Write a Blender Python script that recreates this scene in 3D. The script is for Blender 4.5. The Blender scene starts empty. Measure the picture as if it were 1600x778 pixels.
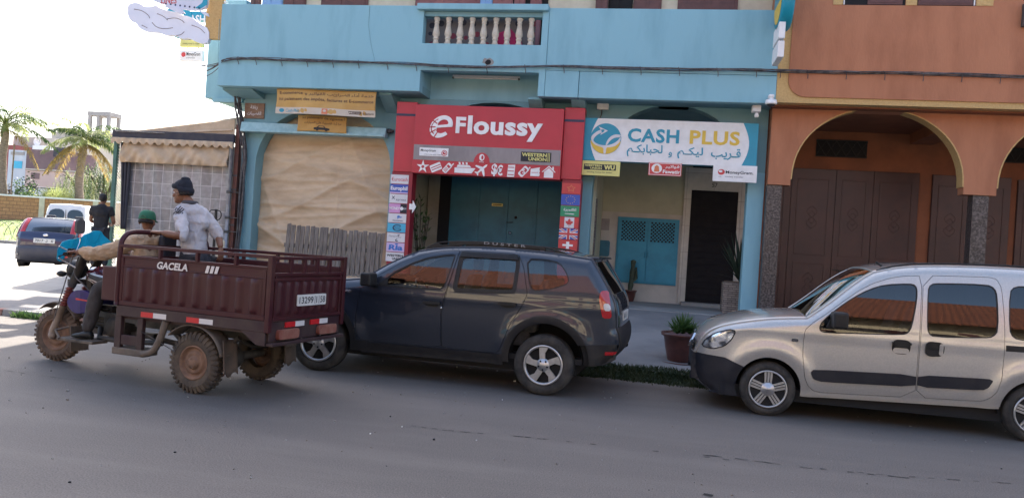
import bpy, bmesh, math, random
from mathutils import Vector, Matrix
from mathutils.geometry import delaunay_2d_cdt
random.seed(7)
SC = bpy.context.scene
COL = SC.collection
PI = math.pi
rad = math.radians

# ------------------------------------------------------------------ camera geometry (metres; X along the shop fronts, Y into them)
CF, CR, CT, CH, CV = 1230.0, rad(3.7), rad(10.3), 1.63, .0016
_cr, _sr, _ct, _st = math.cos(CR), math.sin(CR), math.cos(CT), math.sin(CT)

def ray(px, py):
 a, b = px - 800, py - 389
 u = (a * _cr + b * _sr) / CF
 v = -(-a * _sr + b * _cr) / CF - CV
 return (-_st + u * _ct, _ct + u * _st, v)

def at(px, py, Y):
 d = ray(px, py)
 k = Y / d[1]
 return Vector((d[0] * k, Y, CH + d[2] * k))

def rect(x0, y0, x1, y1, Y):
 """measured top-left and bottom-right corners on the plane Y -> X0, X1, Z0, Z1"""
 a, b = at(x0, y0, Y), at(x1, y1, Y)
 return a.x, b.x, b.z, a.z

# ------------------------------------------------------------------ objects
ORG = {}

def tag(o, label=None, cat=None, group=None, kind=None):
 for k, v in (('label', label), ('category', cat), ('group', group), ('kind', kind)):
  if v:
   o[k] = v
 return o

def thing(name, loc, label, cat, group=None, rz=0, world=True):
 """an Empty at the thing's base; world=True: its parts are given in world coordinates"""
 o = bpy.data.objects.new(name, None)
 COL.objects.link(o)
 o.location = loc
 o.rotation_euler = (0, 0, rz)
 o.empty_display_size = .1
 ORG[o] = Vector(loc) if world else Vector((0, 0, 0))
 return tag(o, label, cat, group)

def link(name, me, parent=None):
 o = bpy.data.objects.new(name, me)
 COL.objects.link(o)
 if parent is not None:
  o.parent = parent
  ORG[o] = ORG.get(parent, Vector((0, 0, 0)))
 return o

def copy_tree(o, parent=None):
 c = o.copy()
 COL.objects.link(c)
 if parent is not None:
  c.parent = parent
 for ch in list(o.children):
  copy_tree(ch, c)
 return c

class MB:
 """collects shapes, then links them as ONE mesh object"""
 def __init__(s):
  s.v, s.f, s.m, s.sm, s.cn = [], [], [], [], {}
  s.mats = []
  s.cur = 0
  s.T = None

 def mat(s, m):
  if m not in s.mats:
   s.mats.append(m)
  s.cur = s.mats.index(m)
  return s

 def add(s, vs, fs, smooth=False):
  n = len(s.v)
  if s.T is not None:
   vs = [s.T @ Vector(p) for p in vs]
  s.v += [Vector(p) for p in vs]
  for f in fs:
   s.f.append([i + n for i in f])
   s.m.append(s.cur)
   s.sm.append(smooth)
  return n

 def box(s, x0, x1, y0, y1, z0, z1):
  s.add([(x0, y0, z0), (x1, y0, z0), (x1, y1, z0), (x0, y1, z0), (x0, y0, z1), (x1, y0, z1), (x1, y1, z1), (x0, y1, z1)],
    [(0, 3, 2, 1), (4, 5, 6, 7), (0, 1, 5, 4), (1, 2, 6, 5), (2, 3, 7, 6), (3, 0, 4, 7)])
  return s

 def bar(s, a, b, w, h, up=(0, 0, 1)):
  """a box beam from a to b, w wide, h high"""
  a, b = Vector(a), Vector(b)
  d = (b - a).normalized()
  u = Vector(up)
  if abs(d.dot(u)) > .98:
   u = Vector((0, 1, 0))
  r = d.cross(u).normalized() * (w / 2)
  u = r.cross(d).normalized() * (h / 2)
  vs = []
  for p in (a, b):
   vs += [p - r - u, p + r - u, p + r + u, p - r + u]
  s.add(vs, [(0, 1, 2, 3), (7, 6, 5, 4), (0, 4, 5, 1), (1, 5, 6, 2), (2, 6, 7, 3), (3, 7, 4, 0)])
  return s

 def tube(s, pts, r, n=10, cap=True):
  pts = [Vector(p) for p in pts]
  rs = r if isinstance(r, (list, tuple)) else [r] * len(pts)
  vs, fs = [], []
  up = None
  for i, p in enumerate(pts):
   d = (pts[min(i + 1, len(pts) - 1)] - pts[max(i - 1, 0)])
   d = d.normalized() if d.length > 1e-9 else Vector((0, 0, 1))
   if up is None:
    up = Vector((0, 0, 1)) if abs(d.z) < .9 else Vector((1, 0, 0))
   a = d.cross(up).normalized()
   up = a.cross(d).normalized()
   for k in range(n):
    t = 2 * PI * k / n
    vs.append(p + a * math.cos(t) * rs[i] + up * math.sin(t) * rs[i])
  for i in range(len(pts) - 1):
   for k in range(n):
    fs.append((i * n + k, i * n + (k + 1) % n, (i + 1) * n + (k + 1) % n, (i + 1) * n + k))
  s.add(vs, fs, True)
  if cap:
   m = len(s.v) - len(vs)
   for base, fl in ((0, 1), ((len(pts) - 1) * n, 0)):
    f = [m + base + k for k in range(n)]
    s.f.append(f if fl else f[::-1])
    s.m.append(s.cur)
    s.sm.append(False)
  return s

 def lathe(s, prof, c=(0, 0, 0), axis='z', n=32, closed=False, smooth=True):
  """prof: (radius, height along the axis)"""
  c = Vector(c)
  vs, fs = [], []
  for r, h in prof:
   for k in range(n):
    t = 2 * PI * k / n
    a, b = r * math.cos(t), r * math.sin(t)
    vs.append(c + Vector({'z': (a, b, h), 'y': (a, h, -b), 'x': (h, a, b)}[axis]))
  m = len(prof)
  for i in range(m if closed else m - 1):
   j = (i + 1) % m
   for k in range(n):
    fs.append((i * n + k, i * n + (k + 1) % n, j * n + (k + 1) % n, j * n + k))
  s.add(vs, fs, smooth)
  return s

 def ball(s, c, r, n=12, m=8):
  r = r if isinstance(r, (tuple, list)) else (r, r, r)
  vs, fs = [], []
  for i in range(m + 1):
   p = PI * i / m
   for k in range(n):
    t = 2 * PI * k / n
    vs.append((c[0] + r[0] * math.sin(p) * math.cos(t), c[1] + r[1] * math.sin(p) * math.sin(t), c[2] + r[2] * math.cos(p)))
  for i in range(m):
   for k in range(n):
    fs.append((i * n + k, (i + 1) * n + k, (i + 1) * n + (k + 1) % n, i * n + (k + 1) % n))
  s.add(vs, fs, True)
  return s

 def grid(s, fn, nu, nv, smooth=True):
  vs = [fn(i / nu, j / nv) for i in range(nu + 1) for j in range(nv + 1)]
  fs = [(i * (nv + 1) + j, (i + 1) * (nv + 1) + j, (i + 1) * (nv + 1) + j + 1, i * (nv + 1) + j + 1) for i in range(nu) for j in range(nv)]
  s.add(vs, fs, smooth)
  return s

 def flat(s, polys, fr, d0=0., d1=.004, step=None):
  """even-odd filled 2D outlines, extruded from depth d0 (front) to d1; fr(u, v, d) -> point"""
  pv, pe = [], []
  for poly in polys:
   q = resample(poly, step) if step else poly
   b = len(pv)
   pv += [Vector(p) for p in q]
   pe += [(b + i, b + (i + 1) % len(q)) for i in range(len(q))]
  r = delaunay_2d_cdt(pv, pe, [], 0, 1e-6)
  V, E, Fs = r[0], r[1], r[2]
  keep = []
  for f in Fs:
   cx = sum(V[i][0] for i in f) / 3
   cy = sum(V[i][1] for i in f) / 3
   if sum(inside(p, cx, cy) for p in polys) % 2:
    keep.append(f)
  n = len(V)
  cnt = {}
  for f in keep:
   for i in range(3):
    a, b = f[i], f[(i + 1) % 3]
    cnt[(a, b)] = 1
  fs = [tuple(f) for f in keep]
  if abs(d1 - d0) > 1e-7:
   fs += [tuple(i + n for i in f[::-1]) for f in keep]
   fs += [(b, a, a + n, b + n) for (a, b) in cnt if (b, a) not in cnt]
  s.add([fr(p[0], p[1], d0) for p in V] + ([fr(p[0], p[1], d1) for p in V] if abs(d1 - d0) > 1e-7 else []), fs)
  return s

 def build(s, name, mat=None, parent=None, bevel=0, seg=2, flip=False):
  me = bpy.data.meshes.new(name)
  o = ORG.get(parent, None)
  me.from_pydata([p - o for p in s.v] if o is not None and o.length > 0 else s.v, [], s.f)
  for m in ([mat] if mat is not None and not s.mats else s.mats or [mat]):
   me.materials.append(m)
  me.polygons.foreach_set('material_index', s.m)
  me.polygons.foreach_set('use_smooth', s.sm)
  me.validate()
  me.update()
  ob = link(name, me, parent)
  if bevel:
   b = ob.modifiers.new('bevel', 'BEVEL')
   b.width = bevel
   b.segments = seg
   b.limit_method = 'ANGLE'
   b.angle_limit = rad(50)
  return ob

def inside(poly, x, y):
 r = False
 j = len(poly) - 1
 for i in range(len(poly)):
  xi, yi = poly[i][0], poly[i][1]
  xj, yj = poly[j][0], poly[j][1]
  if (yi > y) != (yj > y) and x < (xj - xi) * (y - yi) / (yj - yi) + xi:
   r = not r
  j = i
 return r

def resample(poly, step, closed=True):
 out = []
 n = len(poly)
 for i in range(n if closed else n - 1):
  a, b = Vector(poly[i][:2]), Vector(poly[(i + 1) % n][:2])
  k = max(1, math.ceil((b - a).length / step))
  out += [a + (b - a) * (t / k) for t in range(k)]
 if not closed:
  out.append(Vector(poly[-1][:2]))
 return out

def chaikin(p, it=2, closed=True, k=.25):
 p = [Vector(q) for q in p]
 for _ in range(it):
  o = [] if closed else [p[0]]
  n = len(p)
  for i in range(n if closed else n - 1):
   a, b = p[i], p[(i + 1) % n]
   o += [a.lerp(b, k), a.lerp(b, 1 - k)]
  if not closed:
   o.append(p[-1])
  p = o
 return p

def offset(poly, d):
 """grow a polygon by d"""
 p = [Vector(q[:2]) for q in poly]
 n = len(p)
 ar = sum(p[i].x * p[(i + 1) % n].y - p[(i + 1) % n].x * p[i].y for i in range(n))
 sg = 1 if ar > 0 else -1
 out = []
 for i in range(n):
  a, b, c = p[i - 1], p[i], p[(i + 1) % n]
  e1, e2 = (b - a), (c - b)
  n1 = Vector((e1.y, -e1.x)).normalized() if e1.length > 1e-9 else Vector((0, 0))
  n2 = Vector((e2.y, -e2.x)).normalized() if e2.length > 1e-9 else n1
  m = n1 + n2
  m = m.normalized() if m.length > 1e-6 else n1
  out.append(b + m * (sg * d / max(.5, m.dot(n1))))
 return out

def circ(cx, cy, r, n=24, a0=0, a1=360, ry=None):
 ry = ry or r
 full = abs(a1 - a0) >= 360
 return [(cx + r * math.cos(rad(a0 + (a1 - a0) * i / (n if full else n - 1))), cy + ry * math.sin(rad(a0 + (a1 - a0) * i / (n if full else n - 1)))) for i in range(n)]

def rrect(x0, y0, x1, y1, r=.02, n=4):
 o = []
 for cx, cy, a in ((x1 - r, y1 - r, 0), (x0 + r, y1 - r, 90), (x0 + r, y0 + r, 180), (x1 - r, y0 + r, 270)):
  o += [(cx + r * math.cos(rad(a + 90 * k / n)), cy + r * math.sin(rad(a + 90 * k / n))) for k in range(n + 1)]
 return o

def face_y(Y):
 """plane facing the street at Y: u -> X, v -> Z, depth away from the street"""
 return lambda u, v, d: Vector((u, Y + d, v))

# ------------------------------------------------------------------ writing
_AR = {'ا': 'FE8D', 'ب': 'FE8F', 'ت': 'FE95', 'ة': 'FE93', 'ح': 'FEA1', 'خ': 'FEA5', 'د': 'FEA9', 'ر': 'FEAD', 'ز': 'FEAF', 'س': 'FEB1', 'ص': 'FEB9', 'ض': 'FEBD',
  'ف': 'FED1', 'ق': 'FED5', 'ك': 'FED9', 'ل': 'FEDD', 'م': 'FEE1', 'ن': 'FEE5', 'ه': 'FEE9', 'و': 'FEED', 'ي': 'FEF1', 'ع': 'FEC9', 'ش': 'FEB5', 'ط': 'FEC1', 'ى': 'FEEF', 'أ': 'FE83'}
_RJ = set('اأدرزوةى')

def arabic(t):
 out = []
 for i, c in enumerate(t):
  if c == 'ـ':
   out.append('\u0640')
   continue
  if c not in _AR:
   out.append(c)
   continue
  pv = i > 0 and (t[i - 1] in _AR or t[i - 1] == 'ـ') and t[i - 1] not in _RJ
  nx = i + 1 < len(t) and (t[i + 1] in _AR or t[i + 1] == 'ـ') and c not in _RJ
  out.append(chr(int(_AR[c], 16) + (3 if pv and nx else 1 if pv else 2 if nx else 0)))
 return ''.join(reversed(out))

def text_mesh(body, bold=0., spacing=1.):
 c = bpy.data.curves.new('text', 'FONT')
 c.body = body
 c.size = 1
 c.offset = bold
 c.space_character = spacing
 c.resolution_u = 3
 o = bpy.data.objects.new('text', c)
 COL.objects.link(o)
 dg = bpy.context.evaluated_depsgraph_get()
 me = bpy.data.meshes.new_from_object(o.evaluated_get(dg))
 vs = [(v.co.x, v.co.y) for v in me.vertices]
 fs = [tuple(p.vertices) for p in me.polygons]
 bpy.data.objects.remove(o)
 bpy.data.curves.remove(c)
 bpy.data.meshes.remove(me)
 return vs, fs

def text(mb, body, box, fr, d=0., bold=0., spacing=1., shear=0., d1=None):
 """put writing into mb, stretched to box (u0, v0, u1, v1)"""
 vs, fs = text_mesh(body, bold, spacing)
 x0, x1 = min(p[0] for p in vs), max(p[0] for p in vs)
 y0, y1 = min(p[1] for p in vs), max(p[1] for p in vs)
 u0, v0, u1, v1 = box
 q = []
 for x, y in vs:
  b = (y - y0) / (y1 - y0)
  q.append((u0 + (x - x0) / (x1 - x0) * (u1 - u0 - shear * (v1 - v0)) + shear * b * (v1 - v0), v0 + b * (v1 - v0)))
 n = len(q)
 V = [fr(u, v, d) for u, v in q]
 F = [tuple(f) for f in fs]
 if d1 is not None:
  V += [fr(u, v, d1) for u, v in q]
  ed = {}
  for f in fs:
   for i in range(len(f)):
    ed[(f[i], f[(i + 1) % len(f)])] = 1
  F += [(b, a, a + n, b + n) for (a, b) in ed if (b, a) not in ed]
 mb.add(V, F)
 return mb

# ------------------------------------------------------------------ materials (all node based)
def nt(name):
 m = bpy.data.materials.new(name)
 m.use_nodes = True
 t = m.node_tree
 return m, t, t.nodes['Principled BSDF']

def lin(c):
 """sRGB 0-255 -> linear"""
 return tuple(((x / 255) / 12.92 if x / 255 <= .04045 else ((x / 255 + .055) / 1.055) ** 2.4) for x in c)

def pm(name, c, c2=None, scale=6., rough=.6, bump=0., bscale=None, metal=0., coat=0., detail=5., lo=.38, hi=.62, spec=.5, streak=None, rough2=None, trans=0.):
 """paint / plaster / plastic: two colours mixed by noise, bump by finer noise, optional vertical streak stretch"""
 m, t, b = nt(name)
 N, L = t.nodes, t.links
 b.inputs['Roughness'].default_value = rough
 b.inputs['Metallic'].default_value = metal
 b.inputs['Coat Weight'].default_value = coat
 b.inputs['Coat Roughness'].default_value = .03
 b.inputs['Specular IOR Level'].default_value = spec
 b.inputs['Base Color'].default_value = (*c, 1)
 tc = N.new('ShaderNodeTexCoord')
 mp = N.new('ShaderNodeMapping')
 if streak:
  mp.inputs['Scale'].default_value = streak
 L.new(tc.outputs['Object'], mp.inputs['Vector'])
 if c2 is not None:
  n = N.new('ShaderNodeTexNoise')
  n.inputs['Scale'].default_value = scale
  n.inputs['Detail'].default_value = detail
  n.inputs['Roughness'].default_value = .6
  r = N.new('ShaderNodeMapRange')
  r.inputs['From Min'].default_value = lo
  r.inputs['From Max'].default_value = hi
  x = N.new('ShaderNodeMix')
  x.data_type = 'RGBA'
  x.inputs['A'].default_value = (*c, 1)
  x.inputs['B'].default_value = (*c2, 1)
  L.new(mp.outputs[0], n.inputs['Vector'])
  L.new(n.outputs['Fac'], r.inputs['Value'])
  L.new(r.outputs[0], x.inputs['Factor'])
  L.new(x.outputs['Result'], b.inputs['Base Color'])
  if rough2 is not None:
   r2 = N.new('ShaderNodeMapRange')
   r2.inputs['To Min'].default_value = rough
   r2.inputs['To Max'].default_value = rough2
   L.new(r.outputs[0], r2.inputs['Value'])
   L.new(r2.outputs[0], b.inputs['Roughness'])
 if bump:
  n = N.new('ShaderNodeTexNoise')
  n.inputs['Scale'].default_value = bscale or scale * 8
  n.inputs['Detail'].default_value = 4
  u = N.new('ShaderNodeBump')
  u.inputs['Strength'].default_value = bump
  u.inputs['Distance'].default_value = .01
  L.new(mp.outputs[0], n.inputs['Vector'])
  L.new(n.outputs['Fac'], u.inputs['Height'])
  L.new(u.outputs[0], b.inputs['Normal'])
 return m

def glass(name, tint=(.5, .55, .55), rough=.0, ior=1.5, k=1.5):
 """thin pane: tinted see-through with mirror reflections by Fresnel"""
 m, t, b = nt(name)
 N, L = t.nodes, t.links
 N.remove(b)
 tr = N.new('ShaderNodeBsdfTransparent')
 tr.inputs['Color'].default_value = (*tint, 1)
 g = N.new('ShaderNodeBsdfGlossy')
 g.inputs['Roughness'].default_value = rough
 f = N.new('ShaderNodeFresnel')
 f.inputs['IOR'].default_value = ior
 ml = N.new('ShaderNodeMath')
 ml.operation = 'MULTIPLY_ADD'
 ml.inputs[1].default_value = k
 ml.inputs[2].default_value = .02
 ml.use_clamp = True
 x = N.new('ShaderNodeMixShader')
 L.new(f.outputs[0], ml.inputs[0])
 L.new(ml.outputs[0], x.inputs[0])
 L.new(tr.outputs[0], x.inputs[1])
 L.new(g.outputs[0], x.inputs[2])
 L.new(x.outputs[0], N['Material Output'].inputs['Surface'])
 return m

def leafmat(name, c, c2, scale=4., tl=.5):
 """leaf faces that let some light through"""
 m = pm(name, c, c2, scale, .5)
 t = m.node_tree
 b, o = t.nodes['Principled BSDF'], t.nodes['Material Output']
 tr = t.nodes.new('ShaderNodeBsdfTranslucent')
 x = t.nodes.new('ShaderNodeMixShader')
 x.inputs[0].default_value = tl
 t.links.new(b.inputs['Base Color'].links[0].from_socket, tr.inputs['Color'])
 t.links.new(b.outputs[0], x.inputs[1])
 t.links.new(tr.outputs[0], x.inputs[2])
 t.links.new(x.outputs[0], o.inputs['Surface'])
 return m

def carpaint(name, c, c2, metal=.6, rough=.35, dust=None, most=.75):
 """metallic base under clear coat, with a film of dust that thickens in patches"""
 m = pm(name, c, c2, 60, rough, 0, metal=metal, coat=1.0, lo=.3, hi=.7)
 if dust:
  t = m.node_tree
  N, L = t.nodes, t.links
  b = N['Principled BSDF']
  src = b.inputs['Base Color'].links[0].from_socket
  tc = N.new('ShaderNodeTexCoord')
  n = N.new('ShaderNodeTexNoise')
  n.inputs['Scale'].default_value = 2.2
  n.inputs['Detail'].default_value = 7
  L.new(tc.outputs['Object'], n.inputs['Vector'])
  sep = N.new('ShaderNodeSeparateXYZ')
  L.new(tc.outputs['Object'], sep.inputs[0])
  r = N.new('ShaderNodeMapRange')            # more road dust low on the body
  r.inputs['From Min'].default_value = .75
  r.inputs['From Max'].default_value = .2
  r.inputs['To Max'].default_value = most
  L.new(sep.outputs['Z'], r.inputs['Value'])
  mu = N.new('ShaderNodeMath')
  mu.operation = 'MULTIPLY_ADD'
  L.new(n.outputs['Fac'], mu.inputs[0])
  L.new(r.outputs[0], mu.inputs[1])
  mu.inputs[2].default_value = .02
  mu.use_clamp = True
  x = N.new('ShaderNodeMix')
  x.data_type = 'RGBA'
  x.inputs['B'].default_value = (*dust, 1)
  L.new(mu.outputs[0], x.inputs['Factor'])
  L.new(src, x.inputs['A'])
  L.new(x.outputs['Result'], b.inputs['Base Color'])
  cw = N.new('ShaderNodeMapRange')
  cw.inputs['To Min'].default_value = 1
  cw.inputs['To Max'].default_value = .1
  L.new(mu.outputs[0], cw.inputs['Value'])
  L.new(cw.outputs[0], b.inputs['Coat Weight'])
 return m

def brickmat(name, c1, c2, mortar, w, h, ms=.012, bump=.4, rough=.8, axes='xz', off=.5, noise=None):
 """blocks laid in courses on an upright surface"""
 m, t, b = nt(name)
 N, L = t.nodes, t.links
 tc = N.new('ShaderNodeTexCoord')
 sp = N.new('ShaderNodeSeparateXYZ')
 cb = N.new('ShaderNodeCombineXYZ')
 L.new(tc.outputs['Object'], sp.inputs[0])
 L.new(sp.outputs['X' if axes[0] == 'x' else 'Y'], cb.inputs[0])
 L.new(sp.outputs['Z' if axes[1] == 'z' else 'Y'], cb.inputs[1])
 k = N.new('ShaderNodeTexBrick')
 k.inputs['Scale'].default_value = 1
 k.inputs['Brick Width'].default_value = w
 k.inputs['Row Height'].default_value = h
 k.inputs['Mortar Size'].default_value = ms
 k.inputs['Mortar Smooth'].default_value = .2
 k.offset = off
 k.inputs['Color1'].default_value = (*c1, 1)
 k.inputs['Color2'].default_value = (*c2, 1)
 k.inputs['Mortar'].default_value = (*mortar, 1)
 L.new(cb.outputs[0], k.inputs['Vector'])
 n = N.new('ShaderNodeTexNoise')
 n.inputs['Scale'].default_value = 9
 n.inputs['Detail'].default_value = 6
 L.new(tc.outputs['Object'], n.inputs['Vector'])
 x = N.new('ShaderNodeMix')
 x.data_type = 'RGBA'
 x.blend_type = 'MULTIPLY'
 x.inputs['Factor'].default_value = .6 if noise is None else noise
 L.new(k.outputs['Color'], x.inputs['A'])
 r = N.new('ShaderNodeMapRange')
 r.inputs['To Min'].default_value = .45
 r.inputs['To Max'].default_value = 1.5
 L.new(n.outputs['Fac'], r.inputs['Value'])
 L.new(r.outputs[0], x.inputs['B'])
 L.new(x.outputs['Result'], b.inputs['Base Color'])
 b.inputs['Roughness'].default_value = rough
 u = N.new('ShaderNodeBump')
 u.inputs['Strength'].default_value = bump
 u.inputs['Distance'].default_value = .01
 u.invert = True
 L.new(k.outputs['Fac'], u.inputs['Height'])
 L.new(u.outputs[0], b.inputs['Normal'])
 return m

def chaik3(p, it=2):
 p = [Vector(a) for a in p]
 for _ in range(it):
  o = [p[0]]
  for a, b in zip(p, p[1:]):
   o += [a.lerp(b, .25), a.lerp(b, .75)]
  o.append(p[-1])
  p = o
 return p
# ================================================================== palette
M = {}
M['white'] = pm('white_paint', (.84, .82, .80), (.76, .74, .71), 5, .5)
M['cream'] = pm('cream_plaster', (.66, .60, .45), (.56, .50, .37), 2.5, .85, .15, 60)
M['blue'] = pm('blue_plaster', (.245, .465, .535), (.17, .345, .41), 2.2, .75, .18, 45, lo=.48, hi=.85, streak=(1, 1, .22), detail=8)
M['blue_dusty'] = pm('blue_plaster_dusty', (.20, .37, .415), (.15, .30, .34), 2.0, .8, .2, 45, lo=.42, hi=.75, streak=(1, 1, .25), detail=8)  # darker blue for soffits, brackets and the arcade front
M['pale_blue'] = pm('pale_blue_metal', (.36, .56, .60), (.27, .46, .50), 7, .55, .1)
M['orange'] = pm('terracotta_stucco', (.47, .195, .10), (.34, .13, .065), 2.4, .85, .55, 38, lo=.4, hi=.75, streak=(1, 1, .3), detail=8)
M['orange_in'] = pm('terracotta_inner', (.27, .095, .042), (.21, .075, .035), 2.2, .85, .2, 40)  # darker copy of the orange; the arcade's shade is put into the colour
M['ochre'] = pm('ochre_band', (.60, .40, .17), (.52, .33, .13), 30, .85, .4, 60)
M['red'] = pm('red_sign', (.50, .028, .045), (.44, .026, .04), 1.5, .38, .04, 6)
M['dkred'] = pm('dark_red_side', (.30, .015, .03), (.24, .012, .025), 3, .45)
M['steel'] = pm('brushed_band', (.20, .215, .25), (.15, .165, .195), 3, .3, metal=.5, streak=(1, 1, .3))
M['teal'] = pm('teal_sign', (.012, .30, .43), (.012, .27, .39), 2, .4)
M['tealdoor'] = pm('teal_door', (.020, .15, .21), (.014, .115, .165), 2.5, .5, .1, 20)
M['cupboard'] = pm('blue_cupboard', (.022, .26, .38), (.016, .21, .31), 3, .5, .1)
M['yellow'] = pm('yellow_sign', (.75, .50, .06), (.7, .46, .05), 3, .45)
M['lemon'] = pm('lemon_sign', (.72, .66, .22), (.66, .6, .2), 3, .5)
M['black'] = pm('black_plastic', (.010, .010, .011), (.018, .018, .018), 8, .5, .1, 60, spec=.35)
M['ink'] = pm('ink', (.02, .02, .025), None, rough=.6)
M['navy'] = pm('navy_band', (.02, .03, .07), None, rough=.5)
M['rubber'] = pm('tyre_rubber', (.022, .021, .021), (.06, .054, .047), 7, .85, .3, 50)
M['chrome'] = pm('chrome', (.75, .75, .76), None, rough=.12, metal=1)
M['alu'] = pm('alloy_silver', (.52, .52, .53), (.42, .42, .42), 12, .32, metal=.75, coat=.3)
M['dark'] = pm('dark_inside', (.012, .012, .013), None, rough=.9)
M['grey_plastic'] = pm('grey_plastic', (.06, .06, .065), (.09, .085, .08), 9, .6, .15, 120)
M['door_brown'] = pm('brown_metal_door', (.062, .018, .014), (.044, .013, .011), 2, .42, .05, 10)
M['wood'] = pm('weathered_wood', (.235, .20, .17), (.13, .108, .09), 9, .9, .6, 30, streak=(3, 3, .35))
M['tarp'] = pm('tarpaulin', (.66, .50, .33), (.50, .36, .225), 2.6, .55, .25, 28, lo=.40, hi=.68, streak=(.6, 1, 1.5), detail=8)
M['canvas'] = pm('awning_canvas', (.56, .43, .30), (.45, .335, .22), 2.5, .8, .2, 30)
M['navy_canvas'] = pm('dark_canvas', (.035, .035, .05), (.055, .052, .06), 5, .8, .2)
M['cable'] = pm('cable_black', (.05, .046, .048), (.14, .125, .12), 9, .7)
M['concrete'] = pm('concrete', (.33, .315, .295), (.23, .22, .205), 1.3, .9, .3, 40)
M['marble_dark'] = pm('dark_speckled_stone', (.026, .021, .021), (.17, .145, .135), 26, .35, .5, 30, detail=8, lo=.42, hi=.72)
M['tile_pale'] = brickmat('pale_marble_tiles', (.50, .47, .42), (.44, .41, .36), (.27, .25, .22), .62, .62, .006, .25, .35, off=0, noise=.35)
M['cream_wall'] = pm('back_wall_cream', (.44, .42, .30), (.38, .36, .26), 2, .8, .12, 40)
M['whitewash'] = pm('whitewashed_dado', (.50, .46, .40), (.40, .37, .32), 1.8, .75, .15, 40)
M['leaf'] = leafmat('leaf', (.045, .10, .028), (.085, .15, .04), 5, .4)
M['leaf_dark'] = pm('leaf_dark', (.022, .05, .024), (.04, .08, .035), 6, .5)
M['leaf_pale'] = leafmat('leaf_pale', (.22, .28, .10), (.34, .36, .15), 3, .55)  # lightened leaf tone; the washed look of glare is put into the colour
M['palm_dry'] = leafmat('dry_frond', (.40, .31, .10), (.26, .18, .07), 4, .4)
M['trunk'] = pm('palm_trunk', (.27, .22, .17), (.16, .13, .10), 5, .95, .6, 18, streak=(1, 1, 3))
M['bark'] = pm('bark', (.16, .12, .09), (.09, .07, .05), 6, .95, .6, 20)
M['terracotta'] = pm('brown_glazed_pot', (.115, .04, .03), (.075, .026, .022), 8, .35, .2, 30)
M['soil'] = pm('soil', (.10, .07, .05), (.16, .11, .08), 20, .95, .8, 60)
M['grass'] = pm('grass_blades', (.016, .036, .010), (.036, .05, .014), 4, .6)
M['verge'] = pm('verge_grass', (.16, .22, .055), (.10, .15, .035), 8, .8)
M['skin'] = pm('skin_tan', (.21, .095, .055), (.17, .075, .042), 14, .5, .05, 60)
M['hair'] = pm('dark_hair', (.012, .010, .010), None, rough=.65, bump=.5, bscale=120)
GL = glass('window_glass', (.68, .72, .72))
GLR = glass('rear_glass', (.10, .11, .12), k=.35)
GLD = glass('tinted_glass', (.16, .17, .18))

# ================================================================== camera, sky, sun
cam = bpy.data.cameras.new('camera')
co = bpy.data.objects.new('camera', cam)
COL.objects.link(co)
fw = Vector((-_st, _ct, 0))
rt = Vector((_ct, _st, 0))
up = Vector((0, 0, 1))
# the photographer holds the phone rolled by 3.7 degrees
# photo rows run down: scene verticals lean to the right at the top
X_, Y_ = rt * _cr + up * _sr, up * _cr - rt * _sr
mt = Matrix((X_, Y_, -fw)).transposed().to_4x4()
mt.translation = (0, 0, CH)
co.matrix_world = mt
cam.sensor_width = 36
cam.lens = 36 * CF / 1600
cam.shift_y = -CV * CF / 1600
cam.clip_end = 2000
cam.clip_start = .05
SC.camera = co

SUN_EL, SUN_AZ = rad(46), rad(-10)      # the sun stands behind the buildings, a little to the left
w = bpy.data.worlds.new('World')
SC.world = w
w.use_nodes = True
bg = w.node_tree.nodes['Background']
sky = w.node_tree.nodes.new('ShaderNodeTexSky')
sky.sky_type = 'NISHITA'
sky.sun_disc = False
sky.sun_elevation = SUN_EL
sky.sun_rotation = SUN_AZ
sky.air_density = 1.0
sky.dust_density = 3.5
sky.ozone_density = .9
sky.altitude = 50
w.node_tree.links.new(sky.outputs[0], bg.inputs['Color'])
bg.inputs['Strength'].default_value = .15
sl = bpy.data.lights.new('sun', 'SUN')
sl.energy = 4.4
sl.angle = rad(.53)
sl.color = (1, .93, .82)
so = bpy.data.objects.new('sun', sl)
COL.objects.link(so)
sd = Vector((math.sin(SUN_AZ) * math.cos(SUN_EL), math.cos(SUN_AZ) * math.cos(SUN_EL), math.sin(SUN_EL)))
so.rotation_euler = sd.to_track_quat('Z', 'Y').to_euler()
so.location = (0, 0, 60)
SC.view_settings.view_transform = 'Standard'
SC.view_settings.look = 'None'
SC.view_settings.exposure = 1.78
SC.view_settings.gamma = 1
SC.cycles.use_denoising = True
SC.cycles.max_bounces = 8
SC.cycles.transparent_max_bounces = 12
SC.cycles.sample_clamp_indirect = 6

# ================================================================== ground
def kerb_y(x):
 return 10.55 - .055 * x

def sstep(a, b, x):
 t = min(1, max(0, (x - a) / (b - a)))
 return t * t * (3 - 2 * t)

def ground_z(x, y):
 """height of pavement and side ground"""
 yk = kerb_y(max(-14, x))
 k = sstep(-17, -13.2, x)
 ramp = .10 + .45 * min(1, max(0, (y - yk - .3) / (15.7 - yk - .3)))
 far = .12 + .030 * max(0, y - 19)
 return ramp * k + far * (1 - k)

def structure(o):
 o['kind'] = 'structure'
 return o

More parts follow.
